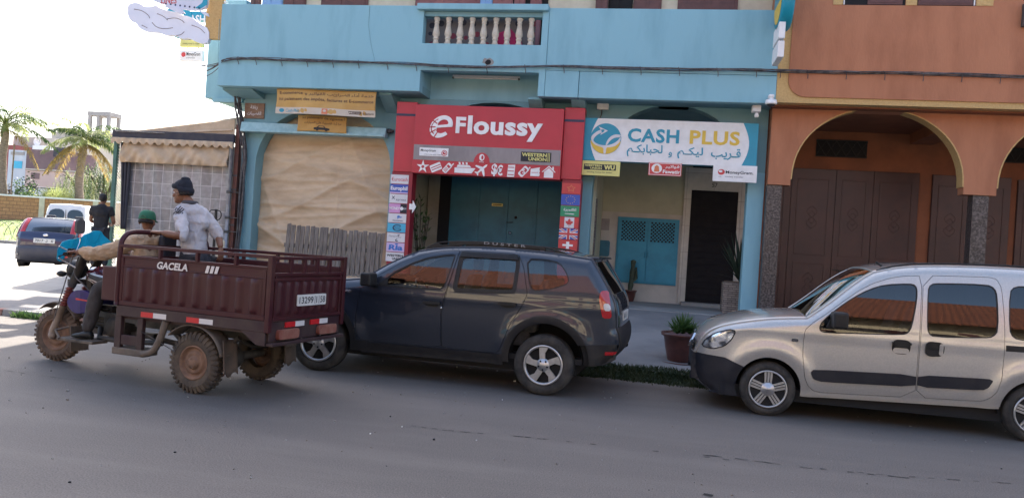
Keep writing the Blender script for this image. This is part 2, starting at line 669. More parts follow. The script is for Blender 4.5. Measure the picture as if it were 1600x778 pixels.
def asphalt():
 m, t, b = nt('asphalt')
 N, L = t.nodes, t.links
 tc = N.new('ShaderNodeTexCoord')
 n1 = N.new('ShaderNodeTexNoise')
 n1.inputs['Scale'].default_value = .35
 n1.inputs['Detail'].default_value = 6
 mp = N.new('ShaderNodeMapping')
 mp.inputs['Scale'].default_value = (.35, 1.4, 1)
 L.new(tc.outputs['Object'], mp.inputs['Vector'])
 L.new(mp.outputs[0], n1.inputs['Vector'])
 r1 = N.new('ShaderNodeValToRGB')
 r1.color_ramp.elements[0].position = .33
 r1.color_ramp.elements[0].color = (.114, .099, .088, 1)
 r1.color_ramp.elements[1].position = .68
 r1.color_ramp.elements[1].color = (.146, .127, .112, 1)
 L.new(n1.outputs['Fac'], r1.inputs[0])
 n2 = N.new('ShaderNodeTexNoise')
 n2.inputs['Scale'].default_value = 90
 n2.inputs['Detail'].default_value = 3
 L.new(tc.outputs['Object'], n2.inputs['Vector'])
 x = N.new('ShaderNodeMix')
 x.data_type = 'RGBA'
 x.blend_type = 'MULTIPLY'
 x.inputs['Factor'].default_value = .7
 r2_ = N.new('ShaderNodeMapRange')
 r2_.inputs['From Min'].default_value = .3
 r2_.inputs['From Max'].default_value = .7
 r2_.inputs['To Min'].default_value = .42
 r2_.inputs['To Max'].default_value = 1.55
 L.new(n2.outputs['Fac'], r2_.inputs['Value'])
 L.new(r1.outputs[0], x.inputs['A'])
 L.new(r2_.outputs[0], x.inputs['B'])
 # blotches of dust and old patching
 n3 = N.new('ShaderNodeTexNoise')
 n3.inputs['Scale'].default_value = 1.7
 n3.inputs['Detail'].default_value = 8
 n3.inputs['Roughness'].default_value = .7
 L.new(mp.outputs[0], n3.inputs['Vector'])
 r3 = N.new('ShaderNodeMapRange')
 r3.inputs['From Min'].default_value = .48
 r3.inputs['From Max'].default_value = .72
 r3.inputs['To Max'].default_value = .35
 L.new(n3.outputs['Fac'], r3.inputs['Value'])
 x2 = N.new('ShaderNodeMix')
 x2.data_type = 'RGBA'
 x2.inputs['B'].default_value = (.19, .165, .145, 1)
 L.new(r3.outputs[0], x2.inputs['Factor'])
 L.new(x.outputs['Result'], x2.inputs['A'])
 L.new(x2.outputs['Result'], b.inputs['Base Color'])
 # long tyre-worn tracks along the street
 m4 = N.new('ShaderNodeMapping')
 m4.inputs['Scale'].default_value = (.05, 1.5, 1)
 n4 = N.new('ShaderNodeTexNoise')
 n4.inputs['Scale'].default_value = 1.1
 n4.inputs['Detail'].default_value = 5
 r4 = N.new('ShaderNodeMapRange')
 r4.inputs['From Min'].default_value = .3
 r4.inputs['From Max'].default_value = .7
 r4.inputs['To Min'].default_value = .90
 r4.inputs['To Max'].default_value = 1.07
 x4 = N.new('ShaderNodeMix')
 x4.data_type = 'RGBA'
 x4.blend_type = 'MULTIPLY'
 x4.inputs['Factor'].default_value = 1
 L.new(tc.outputs['Object'], m4.inputs['Vector'])
 L.new(m4.outputs[0], n4.inputs['Vector'])
 L.new(n4.outputs['Fac'], r4.inputs['Value'])
 L.new(x2.outputs['Result'], x4.inputs['A'])
 L.new(r4.outputs[0], x4.inputs['B'])
 L.new(x4.outputs['Result'], b.inputs['Base Color'])
 b.inputs['Roughness'].default_value = .82
 u = N.new('ShaderNodeBump')
 u.inputs['Strength'].default_value = .5
 u.inputs['Distance'].default_value = .008
 L.new(n2.outputs['Fac'], u.inputs['Height'])
 L.new(u.outputs[0], b.inputs['Normal'])
 return m
M['asphalt'] = asphalt()
M['paving'] = pm('worn_pavement', (.215, .20, .19), (.15, .142, .138), 1.1, .85, .4, 45, detail=8)
M['side_ground'] = pm('dusty_ground', (.36, .335, .30), (.27, .25, .225), .8, .95, .4, 30, detail=8)

g = MB()
g.add([(-500, -500, -.05), (500, -500, -.05), (500, 700, -.05), (-500, 700, -.05)], [(0, 1, 2, 3)])
structure(g.build('ground', M['side_ground']))
g = MB()
n = 60
g.add([p for i in range(n + 1) for p in ((-60 + i * 2, -7.2, 0), (-60 + i * 2, kerb_y(max(-14, -60 + i * 2)) + .05, 0))],
  [(2 * i, 2 * i + 2, 2 * i + 3, 2 * i + 1) for i in range(n)])
structure(g.build('road', M['asphalt']))

# long crack and joint in the asphalt, seen in front of the parked vehicles
g = MB()
rr = random.Random(3)
def gp(px, py, z=.004):
 d = ray(px, py)
 k = (z - CH) / d[2]
 return Vector((d[0] * k, d[1] * k, z))
def crackline(pts, w0, gaps):
 for a, b in zip(pts, pts[1:]):
  A, B = gp(*a), gp(*b)
  m_ = max(2, int((B - A).length / .05))
  for i in range(m_):
   if rr.random() < gaps:
    continue
   p, q = A.lerp(B, i / m_), A.lerp(B, (i + 1) / m_)
   nn = Vector((-(q - p).y, (q - p).x, 0)).normalized()
   j = [rr.uniform(.35, 1.5) * w0 for _ in range(2)]
   s_ = nn * rr.uniform(-1, 1) * w0
   g.add([p + s_ - nn * j[0], q + s_ - nn * j[1], q + s_ + nn * j[1], p + s_ + nn * j[0]], [(0, 1, 2, 3)])
crackline([(585, 657), (700, 672), (830, 683), (960, 697), (1100, 713), (1230, 728), (1400, 742), (1600, 756)], .006, .72)
crackline([(1060, 705), (1240, 727), (1420, 746)], .008, .55)
crackline([(0, 577), (40, 583), (90, 590), (150, 596)], .004, .3)
crackline([(1100, 770), (1130, 776)], .02, .3)
structure(g.build('road_crack_line', M['dark']))
# small stones and litter lying on the road
g = MB()
for i in range(900):
 x = rr.uniform(-9, 7)
 y = rr.uniform(3.6, 10.2) if i % 3 else kerb_y(x) - abs(rr.gauss(0, .18)) - .02
 s = rr.uniform(.003, .009) * (1.6 if i % 17 == 0 else 1)
 g.mat(M['concrete'] if i % 2 else (M['wood'] if i % 5 else M['dark']) if i % 23 else M['white'])
 g.ball((x, y, s * .5), (s * rr.uniform(.7, 1.6), s * rr.uniform(.7, 1.3), s * .7), 5, 3)
tag(g.build('road_gravel', None), 'small stones and litter scattered over the asphalt', None, None, 'stuff')

g = MB()
nx, ny = 90, 30
def pav(u, v):
 x = -34 + u * 62
 y0 = kerb_y(max(-14, x)) + .17
 y = y0 + v * (19.4 - y0)
 return (x, y, ground_z(x, y))
g.grid(pav, nx, ny)
structure(g.build('pavement', M['paving'], None))
g = MB()
def sidep(u, v):
 x, y = -60 + u * 49.3, 12.2 + v * 20.4
 return (x, y, ground_z(x, y) + (.012 if v > 0 and u < 1 else -.05))
g.grid(sidep, 96, 60)
structure(g.build('side_street', M['side_ground']))

# kerb stones along the road, painted red and white at the left corner
kt, kl = MB(), MB()
M['kerb_red'] = pm('red_kerb_paint', (.22, .06, .045), (.30, .20, .16), 5, .8, .3)
kt.mat(M['concrete'])
x = -34.
i = 0
while x < 26:
 y0, y1 = kerb_y(max(-14, x)), kerb_y(max(-14, x + .97))
 kt.mat(M['kerb_red'] if -17 < x < -8.9 and i % 5 != 4 else M['concrete'])
 h = .10 + rr.uniform(-.008, .008) if not -3.2 < x < 1.4 else .025
 kt.add([(x, y0, -.01), (x + .97, y1, -.01), (x + .97, y1 + .18, -.01), (x, y0 + .18, -.01), (x, y0 + .012, h), (x + .97, y1 + .012, h), (x + .97, y1 + .18, h + .004), (x, y0 + .18, h + .004)],
   [(0, 3, 2, 1), (4, 5, 6, 7), (0, 1, 5, 4), (1, 2, 6, 5), (2, 3, 7, 6), (3, 0, 4, 7)])
 x += .985
 i += 1
structure(kt.build('kerb', None, bevel=.012))

# rough grass growing along the kerb
def grass_blades(name, spots, h, wd, mat, per, label):
 g = MB()
 for (x, y, z, sx, sy) in spots:
  for _ in range(per):
   px, py = x + rr.gauss(0, sx), y + rr.gauss(0, sy)
   a = rr.uniform(0, 2 * PI)
   hh = h * rr.uniform(.4, 1.2)
   d = Vector((math.cos(a), math.sin(a), 0))
   l = Vector((rr.uniform(-.6, .6), rr.uniform(-.6, .6), 1)).normalized()
   b = Vector((px, py, z))
   g.add([b - d * wd, b + d * wd, b + l * hh * .6 + d * wd * .6 + Vector((0, 0, .0)), b + l * hh + Vector((l.x, l.y, 0)) * hh * .4], [(0, 1, 2, 3)])
 o = g.build(name, mat)
 tag(o, label, None, None, 'stuff')
 return o
sp = []
for i in range(150):
 x = -2.6 + i * .028
 wob = .12 * math.sin(x * 3.1) + .06 * math.sin(x * 8.3)
 sp.append((x, kerb_y(x) - .07 - .08 * max(0, wob), .0, .03, .075))
 sp.append((x, kerb_y(x) + .07, .025, .03, .05))
 sp.append((x, kerb_y(x) + .15, .07, .03, .04))
 if i % 2:
  sp.append((x, kerb_y(x) + .24 + wob * .4, .11, .03, .06))
grass_blades('kerb_grass', sp, .07, .007, M['grass'], 34, 'low dark green grass growing along the kerb')
sp = [(-10.0 + i * .06, kerb_y(-10) - .05 + rr.uniform(-.04, .02), 0, .05, .04) for i in range(14)]
grass_blades('kerb_weeds', sp, .13, .012, M['leaf'], 26, 'green weeds sprouting at the end of the red kerb')
# ================================================================== blue building
YP, YA, YW, ZF, ZS = 15.6, 16.4, 18.9, .55, 4.72     # parapet, arcade front, back wall, floor, soffit
bb = thing('blue_building', (-3.7, 17, ZF), 'sky blue painted corner building with a balustrade balcony over arched shop fronts', 'building')
XL, XR = -9.55, 2.07
# parapet: left and right fields, the right one set back a little, with the balustrade opening and the notch over the red portal
bx0, bx1, bz0, bz1 = rect(663, 17, 845, 71, YP)
nx0 = at(656, 130, YP).x
nx1 = at(841, 130, YP).x
nz = at(748, 112, YP).z
xs = at(856, 60, YP).x
ztop = 6.49
q = MB()
q.flat([[(XL, ZS), (nx0, ZS), (nx0, nz), (nx1, nz), (nx1, ZS - .03), (xs, ZS - .03), (xs, ztop), (XL, ztop)], [(bx0, bz0), (bx1, bz0), (bx1, bz1), (bx0, bz1)]], face_y(YP), 0, .22)
q.build('parapet', M['blue'], bb, bevel=.012)
q = MB()
q.box(xs + .004, XR, YP + .012, YP + .22, 5.22, ztop - .02)
x9 = at(905, 120, YP).x
q.box(x9 + .004, XR, YP + .018, YP + .22, ZS - .03, 5.216)
q.box(xs + .004, x9 - .004, YP + .004, YP + .22, ZS - .03, 5.216)
q.build('parapet', M['blue'], bb, bevel=.01)
# hole broken into the plaster
hc = at(763, 98, YP)
q = MB()
q.mat(M['concrete'])
q.flat([[(hc.x + rr.uniform(.09, .16) * math.cos(t * .449), hc.z + rr.uniform(.05, .09) * math.sin(t * .449) + .02) for t in range(14)]], face_y(YP - .004), 0, .003)
q.mat(M['dark'])
q.flat([[(hc.x + rr.uniform(.055, .07) * math.cos(t * .628), hc.z + rr.uniform(.045, .06) * math.sin(t * .628)) for t in range(10)]], face_y(YP - .009), 0, .003)
q.build('plaster_hole', None, bb)
# hairline cracks
q = MB()
for pts in ([(578, 10), (576, 40), (580, 70), (586, 97)], [(341, 97), (342, 60), (343, 30)]):
 P_ = [at(*p, YP) for p in pts]
 P_ = [p + Vector((0, -.001, 0)) for p in P_]
 q.tube(P_, .006, 5)
q.build('plaster_crack', M['blue_dusty'], bb)
# cap rail over the balusters
cx0, cx1, cz0, cz1 = rect(652, 5, 857, 15, YP - .1)
q = MB()
q.box(cx0, cx1, YP - .1, YP + .34, cz0 - .02, cz1)
q.build('balcony_rail', M['blue'], bb, bevel=.015)
q = MB()
q.box(bx0, bx1, YP + .05, YP + .24, bz1 - .10, bz1 - .003)
q.build('balcony_beam', M['blue_dusty'], bb, bevel=.01)
# nine turned balusters
prof = [(.062, 0), (.062, .06), (.05, .075), (.05, .13), (.062, .14), (.064, .16), (.05, .175), (.052, .19), (.072, .235), (.074, .27), (.066, .33), (.05, .43), (.043, .5), (.043, .52), (.052, .53), (.052, .55), (.044, .56), (.05, .59), (.062, .625), (.062, .655), (.05, .67)]
hb = bz1 - .103 - bz0
M['baluster'] = pm('baluster_cement', (.60, .54, .44), (.50, .44, .35), 9, .8, .3)
base = None
for k in range(9):
 X = at(681 + k * (829 - 681) / 8 + 1.5, 45, YP + .13).x
 if base is None:
  q = MB()
  q.lathe([(.001, 0)] + [(r, h / .67 * hb) for r, h in prof] + [(.001, hb)], (0, 0, 0), n=20)
  base = q.build('baluster', M['baluster'], None)
  o = base
 else:
  o = base.copy()
  COL.objects.link(o)
 o.parent = bb
 o.location = Vector((X, YP + .12, bz0)) - Vector(bb.location)
# balcony floor slab and soffit
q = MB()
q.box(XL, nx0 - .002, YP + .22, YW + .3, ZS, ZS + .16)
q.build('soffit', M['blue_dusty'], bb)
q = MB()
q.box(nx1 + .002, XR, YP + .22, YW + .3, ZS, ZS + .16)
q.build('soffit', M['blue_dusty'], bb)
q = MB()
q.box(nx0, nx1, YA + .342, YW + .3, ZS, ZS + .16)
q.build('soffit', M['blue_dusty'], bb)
# recess over the portal
q = MB()
q.box(nx0 - .1, nx1 + .1, YA, YA + .34, ZS + .002, nz + .34)
q.box(nx0 - .1, nx1 + .1, YP + .222, YA - .002, nz + .22, nz + .34)
q.box(nx0 - .1, nx0 - .003, YP + .222, YA - .002, ZS + .162, nz + .218)
q.box(nx1 + .003, nx1 + .1, YP + .222, YA - .002, ZS + .162, nz + .218)
q.build('recess', M['blue'], bb)
for px in (606, 838, 905):
 q = MB()
 X = at(px, 150, 16).x
 q.add([(X - .14, YP + .225, ZS - .004), (X + .14, YP + .225, ZS - .004), (X + .14, YA, ZS - .004), (X - .14, YA, ZS - .004), (X - .14, YP + .225, ZS - .05), (X + .14, YP + .225, ZS - .05), (X + .14, YA, ZS - .34), (X - .14, YA, ZS - .34)],
   [(0, 1, 2, 3), (4, 7, 6, 5), (0, 4, 5, 1), (1, 5, 6, 2), (2, 6, 7, 3), (3, 7, 4, 0)])
 q.build('balcony_bracket', M['blue_dusty'], bb)
X = XL + .2
q = MB()
q.add([(X - .2, YP + .225, ZS - .004), (X + .5, YP + .225, ZS - .004), (X + .5, YA, ZS - .004), (X - .2, YA, ZS - .004), (X - .2, YP + .225, ZS - .04), (X + .5, YP + .225, ZS - .02), (X + .5, YA, ZS - .13), (X - .2, YA, ZS - .13)],
  [(0, 1, 2, 3), (4, 7, 6, 5), (0, 4, 5, 1), (1, 5, 6, 2), (2, 6, 7, 3), (3, 7, 4, 0)])
q.build('balcony_bracket', M['blue_dusty'], bb)
# arcade front: three round-headed openings
xa = at(374, 300, YA).x
xb = at(1190, 330, YA).x + .02
def archpoly(xl, xr, zs, zt, n=22):
 c, a = (xl + xr) / 2, (xr - xl) / 2
 return [(xl, ZF - .3)] + [(c - a * math.cos(PI * i / n), zs + (zt - zs) * math.sin(PI * i / n) ** .85) for i in range(n + 1)] + [(xr, ZF - .3)]
A1 = archpoly(at(396, 300, YA).x, at(608, 300, YA).x, at(396, 262, YA).z, at(520, 170, YA).z)
A2 = archpoly(at(629, 330, YA).x, at(904, 330, YA).x, at(629, 292, YA).z, at(745, 160, YA).z)
A3 = archpoly(at(923, 330, YA).x, at(1166, 330, YA).x, at(923, 296, YA).z, at(1045, 164, YA).z)
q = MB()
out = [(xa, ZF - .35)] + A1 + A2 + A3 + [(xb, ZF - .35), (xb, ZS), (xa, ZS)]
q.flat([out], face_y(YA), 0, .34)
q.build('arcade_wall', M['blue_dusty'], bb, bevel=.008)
# the right pillar takes the same blue as the parapet
q = MB()
q.box(A3[-1][0] - .004, xb + .004, YA - .006, YA + .345, ZF - .3, at(1180, 270, YA).z)
q.build('pillar', M['blue'], bb, bevel=.01)
# narrow step of the corner pillar beside the tarpaulin arch
q = MB()
q.box(at(376, 300, YA).x, at(383, 300, YA).x, YA - .05, YA - .002, ZF - .3, at(400, 240, YA).z)
q.build('pilaster', M['blue_dusty'], bb, bevel=.008)
# side and partition walls, floor of the arcade
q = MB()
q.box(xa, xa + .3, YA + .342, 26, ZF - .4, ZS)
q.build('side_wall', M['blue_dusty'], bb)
for X in (A1[-1][0] + .1, A2[-1][0] + .1):
 q = MB()
 q.box(X, X + .22, YA + .342, YW, ZF - .2, ZS)
 q.build('partition', M['cream_wall'], bb)
q = MB()
q.box(xa, xb + .2, YA - .35, YW + .05, ZF - .25, ZF + .012)
q.build('arcade_floor', M['concrete'], bb)
# back wall, with the pale tiled dado and door surround of the right bay
q = MB()
q.box(xa + .31, xb + .5, YW, YW + .3, ZF - .2, ZS)
q.build('back_wall', M['cream_wall'], bb)
xd0, xd1, zd0, zd1 = rect(1081, 297, 1131, 474, YW)
xp = at(1063, 400, YW).x
zdado = at(960, 331, YW).z
q = MB()
q.box(A2[-1][0] + .325, xp, YW - .02, YW - .001, ZF, zdado)
q.build('dado', M['whitewash'], bb, bevel=.004)
zt2 = at(1070, 262, YW).z
q = MB()
q.flat([[(xp, ZF), (xd0, ZF), (xd0, zd1), (xd1 + .17, zd1), (xd1 + .17, ZF), (xb + .2, ZF), (xb + .2, zt2), (xp, zt2)]], face_y(YW), -.05, -.002)
q.build('door_surround', M['tile_pale'], bb, bevel=.004)
q = MB()
q.mat(M['ink'])
u0, u1, v0, v1 = rect(1113, 286, 1121, 293, YW - .05)
text(q, '57', (u0, v0, u1, v1), face_y(YW - .05), -.003, .01)
q.build('house_number', None, bb)
M['door_dark'] = pm('dark_door', (.008, .007, .009), (.013, .011, .012), 6, .7, .2, 30, spec=.2)
q = MB()
q.box(xd0 - .02, xd1 + .2, YW - .001 - .018, YW - .004, ZF + .02, zd1 + .02)
zt = at(1085, 327, YW).z
q.box(xd0, xd1 + .17, YW - .045, YW - .02, zt - .03, zt + .03)
for i in range(14):
 z = ZF + .15 + i * .14
 if z < zt - .1:
  q.box(xd0 + .06, xd1 + .12, YW - .032, YW - .0195, z, z + .11)
for i in range(5):
 X = xd0 + .05 + i * (xd1 + .1 - xd0) / 5
 q.box(X, X + .2, YW - .03, YW - .0195, zt + .05, zd1 - .04)
q.build('dark_door', M['door_dark'], bb, bevel=.004)
# transom opening above the surround
u0, u1, v0, v1 = rect(1083, 262, 1112, 282, YW)
q = MB()
q.box(u0, u1, YW - .06, YW - .003, zt2 + .003, zt2 + .42)
q.build('transom', M['dark'], bb)
# step before the door
q = MB()
q.box(xd0 - .1, xd1 + .4, YW - .42, YW - .052, ZF, ZF + .09)
q.build('doorstep', M['concrete'], bb, bevel=.012)
# blue meter cupboard with two latticed leaves
u0, u1, v0, v1 = rect(968.5, 341, 1053, 444, YW - .05)
cp = MB()
cp.box(u0 - .04, u1 + .04, YW - .05, YW - .021, v0 - .04, v1 + .04)
cup = cp.build('meter_cupboard', M['cupboard'], bb, bevel=.005)
mid = (u0 + u1) / 2
zl = v1 - .38 * (v1 - v0) * .92
for a, b in ((u0, mid - .006), (mid + .006, u1)):
 d = MB()
 d.flat([[(a, v0), (b, v0), (b, v1), (a, v1)], [(a + .06, zl), (b - .06, zl), (b - .06, v1 - .05), (a + .06, v1 - .05)]], face_y(YW - .075), 0, .022)
 leaf = d.build('cupboard_door', M['cupboard'], cup, bevel=.004)
 la = MB()
 W_, H_ = b - a - .12, v1 - .05 - zl
 st = .085
 k = -H_
 while k < W_:
  for sgn in (1, -1):
   p0, p1 = max(0, k), min(W_, k + H_)
   if p1 > p0 + .01:
    za, zb = p0 - k, p1 - k
    if sgn < 0:
     za, zb = H_ - za, H_ - zb
    la.bar((a + .06 + p0, YW - .06 + sgn * .004, zl + za), (a + .06 + p1, YW - .06 + sgn * .004, zl + zb), .018, .006, (0, 1, 0))
  k += st
 la.build('lattice', M['cupboard'], leaf)
 bk = MB()
 bk.box(a + .055, b - .055, YW - .0535, YW - .0515, zl - .005, v1 - .045)
 bk.build('lattice_back', M['dark'], leaf)
 kb = MB()
 kb.tube([((b - .03 if a == u0 else a + .03), YW - .09, (v0 + zl) / 2 + .25), ((b - .03 if a == u0 else a + .03), YW - .09, (v0 + zl) / 2 + .1)], .009, 8)
 kb.build('handle', M['cupboard'], leaf)
# two small meter boxes
u0, u1, v0, v1 = rect(931, 341, 952, 360, YW)
q = MB()
q.box(u0, u1, YW - .05, YW - .021, v0, v1)
q.build('meter_box', pm('grey_meter_box', (.30, .26, .24), (.24, .21, .2), 5, .6), bb, bevel=.008)
u0, u1, v0, v1 = rect(928.5, 374.5, 952, 401, YW)
q = MB()
q.flat([rrect(u0, v0, u1, v1, .05)], face_y(YW - .06), 0, .038)
q.flat([rrect(u0 + .03, v0 + .03, u1 - .03, v1 - .03, .03)], face_y(YW - .068), 0, .007)
q.build('meter_box', M['tealdoor'], bb, bevel=.008)
# dark stone strip beside the flags
u0 = A2[-1][0] + .11
q = MB()
q.box(u0 - .14, u0 + .24, YA + .345, YA + .55, ZF, at(912, 330, YA).z + .3)
q.build('stone_cladding', M['marble_dark'], bb)
# middle bay: teal metal door between a cream side wall and a dark strip standing in for a shaded gap
YD = 18.2
x0, x1, z0, z1 = rect(706, 282, 874, 470, YD)
q = MB()
q.box(x0, x1 + .1, YD, YD + .05, ZF, 3.6)
for i in range(3):
 X = x0 + (x1 - x0) * (i + 1) / 4
 q.box(X - .03, X + .03, YD - .022, YD - .002, ZF, 3.6)
td = q.build('teal_door', M['tealdoor'], bb, bevel=.004)
u0, u1, v0, v1 = rect(769, 317.5, 786, 323, YD)
q = MB()
q.box(u0, u1, YD - .03, YD - .023, v0, v1)
q.build('mail_slot', M['lemon'], td, bevel=.003)
q = MB()
q.box(u0 + .03, u1 - .03, YD - .034, YD - .031, v0 + .025, v1 - .025)
q.build('slot_opening', M['dark'], td)
c = at(797, 364, YD)
q = MB()
q.lathe([(.001, -.06), (.035, -.055), (.04, -.035), (.025, -.02), (.018, -.001)], (c.x, YD, c.z), 'y', 16)
q.build('door_knob', M['chrome'], td)
c = at(806, 340, YD)
q = MB()
q.lathe([(.001, -.03), (.03, -.027), (.035, -.002)], (c.x, YD, c.z), 'y', 12)
c = at(797, 348, YD)
q.bar((c.x - .08, YD - .02, c.z), (c.x + .07, YD - .02, c.z + .01), .02, .02)
q.build('door_latch', M['dark'], td)
q = MB()
u0, u1, v0, v1 = rect(690, 282, 706, 470, YD)
q.box(u0 - .02, x0 - .003, YD - .03, YD + .04, ZF, 3.6)
q.build('window_strip', M['dark'], bb, bevel=.004)
q = MB()
u0 = A2[0][0] + .02
q.box(u0, at(689, 330, YD).x - .003, YD - .02, YD + .1, ZF, 3.6)
q.build('shop_wall', pm('shop_wall_beige', (.34, .31, .25), (.27, .245, .19), 2, .8, .2, 40), bb)
q = MB()
q.box(A2[0][0], A2[-1][0] + .1, YD - .1, YW, 3.6, ZS)
q.build('shop_lintel', M['blue_dusty'], bb)
# lighter field of paint on the wall over the portal, with a strip light
u0, u1, v0, v1 = rect(707, 119, 812, 125, YA - .06)
fl = thing('strip_light', ((u0 + u1) / 2, YA - .05, v0), 'long pale fluorescent strip light under the balcony above the red portal', 'lamp')
q = MB()
q.box(u0, u1, YA - .05, YA - .006, (v0 + v1) / 2 + .01, v1 + .03)
q.build('batten', M['white'], fl, bevel=.006)
q = MB()
q.tube([(u0 + .03, YA - .045, v0 + .012), (u1 - .03, YA - .045, v0 + .012)], .017, 10)
q.build('lamp_tube', M['white'], fl)
q = MB()
for a in (u0, u1 - .035):
 q.box(a, a + .035, YA - .065, YA - .008, v0 - .006, (v0 + v1) / 2 + .006)
q.build('end_cap', M['grey_plastic'], fl)

# upper floors (only their foot shows over the parapet)
YU = 17.0
HB = 17  # unseen height, raised so the shadow covers more of the street
q = MB()
q.box(xa, XR, YU, 27, ZS + .165, HB)
q.build('upper_wall', M['cream'], bb)
M['shutter'] = pm('brown_shutter', (.135, .055, .045), (.10, .04, .034), 4, .55)
M['curtain_red'] = pm('rose_curtain', (.30, .13, .12), (.22, .09, .09), 3, .8, .2, 8)
zb = 5.75
def shutters(x0, x1, mat, kind='shutter', y=0.):
 a, b = at(x0, 6, YU).x, at(x1, 6, YU).x
 q = MB()
 q.box(a, b, YU - .05 - y, YU - .004 - y, zb, zb + 1.9)
 for k in range(2):
  m_ = a + (b - a) * (k + .5) / 2
  q.box(m_ - (b - a) * .19, m_ + (b - a) * .19, YU - .062 - y, YU - .051 - y, zb + .1, zb + 1.7)
 q.build(kind, mat, bb, bevel=.005)
M['lightblue'] = pm('light_blue_frame', (.20, .36, .60), None, rough=.5)
shutters(393, 409, M['shutter'])
shutters(411, 443, M['lightblue'], 'window_frame')
shutters(445, 479, M['shutter'])
shutters(503, 576, M['shutter'])
shutters(650, 857, M['dark'], 'balcony_door')
for a, b in ((652, 752), (772, 803), (805, 822), (830, 848)):
 shutters(a, b, M['curtain_red'], 'curtain', .07)
shutters(752, 771, M['lightblue'], 'window_frame', .06)
shutters(932, 951, M['shutter'], y=.12)
shutters(951, 989, M['dark'], 'window_opening')
shutters(990, 1034, M['shutter'])
shutters(1059, 1153, M['shutter'])
for fl_ in range(2):
 for k in range(5):
  X = xa + 1.2 + k * 2.25
  q = MB()
  q.box(X, X + 1.2, YU - .03, YU - .003, 9.2 + fl_ * 3, 10.7 + fl_ * 3)
  q.build('window', M['shutter'], bb)

# printed cloth hung behind the balusters
def cloth_mat():
 m, t, b = nt('printed_cloth')
 N, L = t.nodes, t.links
 tc = N.new('ShaderNodeTexCoord')
 v = N.new('ShaderNodeTexVoronoi')
 v.inputs['Scale'].default_value = 4.2
 v.inputs['Randomness'].default_value = .45
 L.new(tc.outputs['Object'], v.inputs['Vector'])
 r = N.new('ShaderNodeValToRGB')
 r.color_ramp.interpolation = 'CONSTANT'
 r.color_ramp.elements[0].color = (.05, .06, .09, 1)
 r.color_ramp.elements[1].position = .27
 r.color_ramp.elements[1].color = (.20, .20, .21, 1)
 L.new(v.outputs['Distance'], r.inputs[0])
 sp_ = N.new('ShaderNodeSeparateColor')
 L.new(v.outputs['Color'], sp_.inputs[0])
 g_ = N.new('ShaderNodeMath')
 g_.operation = 'GREATER_THAN'
 g_.inputs[1].default_value = .62
 L.new(sp_.outputs[0], g_.inputs[0])
 l_ = N.new('ShaderNodeMath')
 l_.operation = 'LESS_THAN'
 l_.inputs[1].default_value = .27
 L.new(v.outputs['Distance'], l_.inputs[0])
 mu = N.new('ShaderNodeMath')
 mu.operation = 'MULTIPLY'
 L.new(g_.outputs[0], mu.inputs[0])
 L.new(l_.outputs[0], mu.inputs[1])
 x = N.new('ShaderNodeMix')
 x.data_type = 'RGBA'
 x.inputs['B'].default_value = (.28, .06, .09, 1)
 L.new(mu.outputs[0], x.inputs['Factor'])
 L.new(r.outputs[0], x.inputs['A'])
 L.new(x.outputs['Result'], b.inputs['Base Color'])
 b.inputs['Roughness'].default_value = .85
 return m
M['cloth'] = cloth_mat()
cl = MB()
cl.grid(lambda u, v: (bx0 - .1 + u * (bx1 - bx0 - .1), YP + .42 + .03 * math.sin(u * 40) * (1 - v) - .012 * math.sin(u * 23 + v * 4), bz0 - .3 + v * (bz1 - bz0 + .32)), 80, 8)
o = cl.build('hanging_blanket', M['cloth'])
sol = o.modifiers.new('thick', 'SOLIDIFY')
sol.thickness = .01
tag(o, 'grey blanket printed with red and dark dots hung behind the balcony balusters', 'blanket')
c = at(792, 66, YP + .3)
q = MB()
q.grid(lambda u, v: (c.x - .22 + u * .52 + .03 * math.sin(v * 5), YP + .345 - .03 * math.sin(u * PI), c.z - .15 + v * (.2 + .22 * math.sin(u * PI * .9 + .2)) + .02 * math.sin(u * 14)), 14, 8)
o = q.build('pink_bundle', pm('pink_cloth', (.52, .04, .16), (.42, .03, .12), 4, .8))
sol = o.modifiers.new('thick', 'SOLIDIFY')
sol.thickness = .04
tag(o, 'bright pink cloth bundle lying behind the right hand balusters of the balcony', 'cloth')

# balcony wing on the side street, seen past the corner
q = MB()
q.box(-10.45, XL + .0, 16.6, 16.8, 4.62, 6.9)
q.box(-10.45, -10.25, 16.802, 26, 4.62, 6.9)
q.box(-10.248, xa, 16.802, 26, 4.62, 4.78)
q.box(-10.2, XL + .1, 16.5, 16.598, 4.52, 4.616)
q.build('side_balcony', M['blue'], bb, bevel=.012)

# ================================================================== orange building
OR0 = XR + .005
ob = thing('orange_building', (8, 17, ZF), 'terracotta orange building with cream edged arches and brown garage doors', 'building')
OX = 15.5
zb0 = at(1225, 160, YP).z
q = MB()
q.box(OR0, OX, YP + .03, YP + .25, zb0, 9.5)
q.build('ochre_band', M['ochre'], ob)
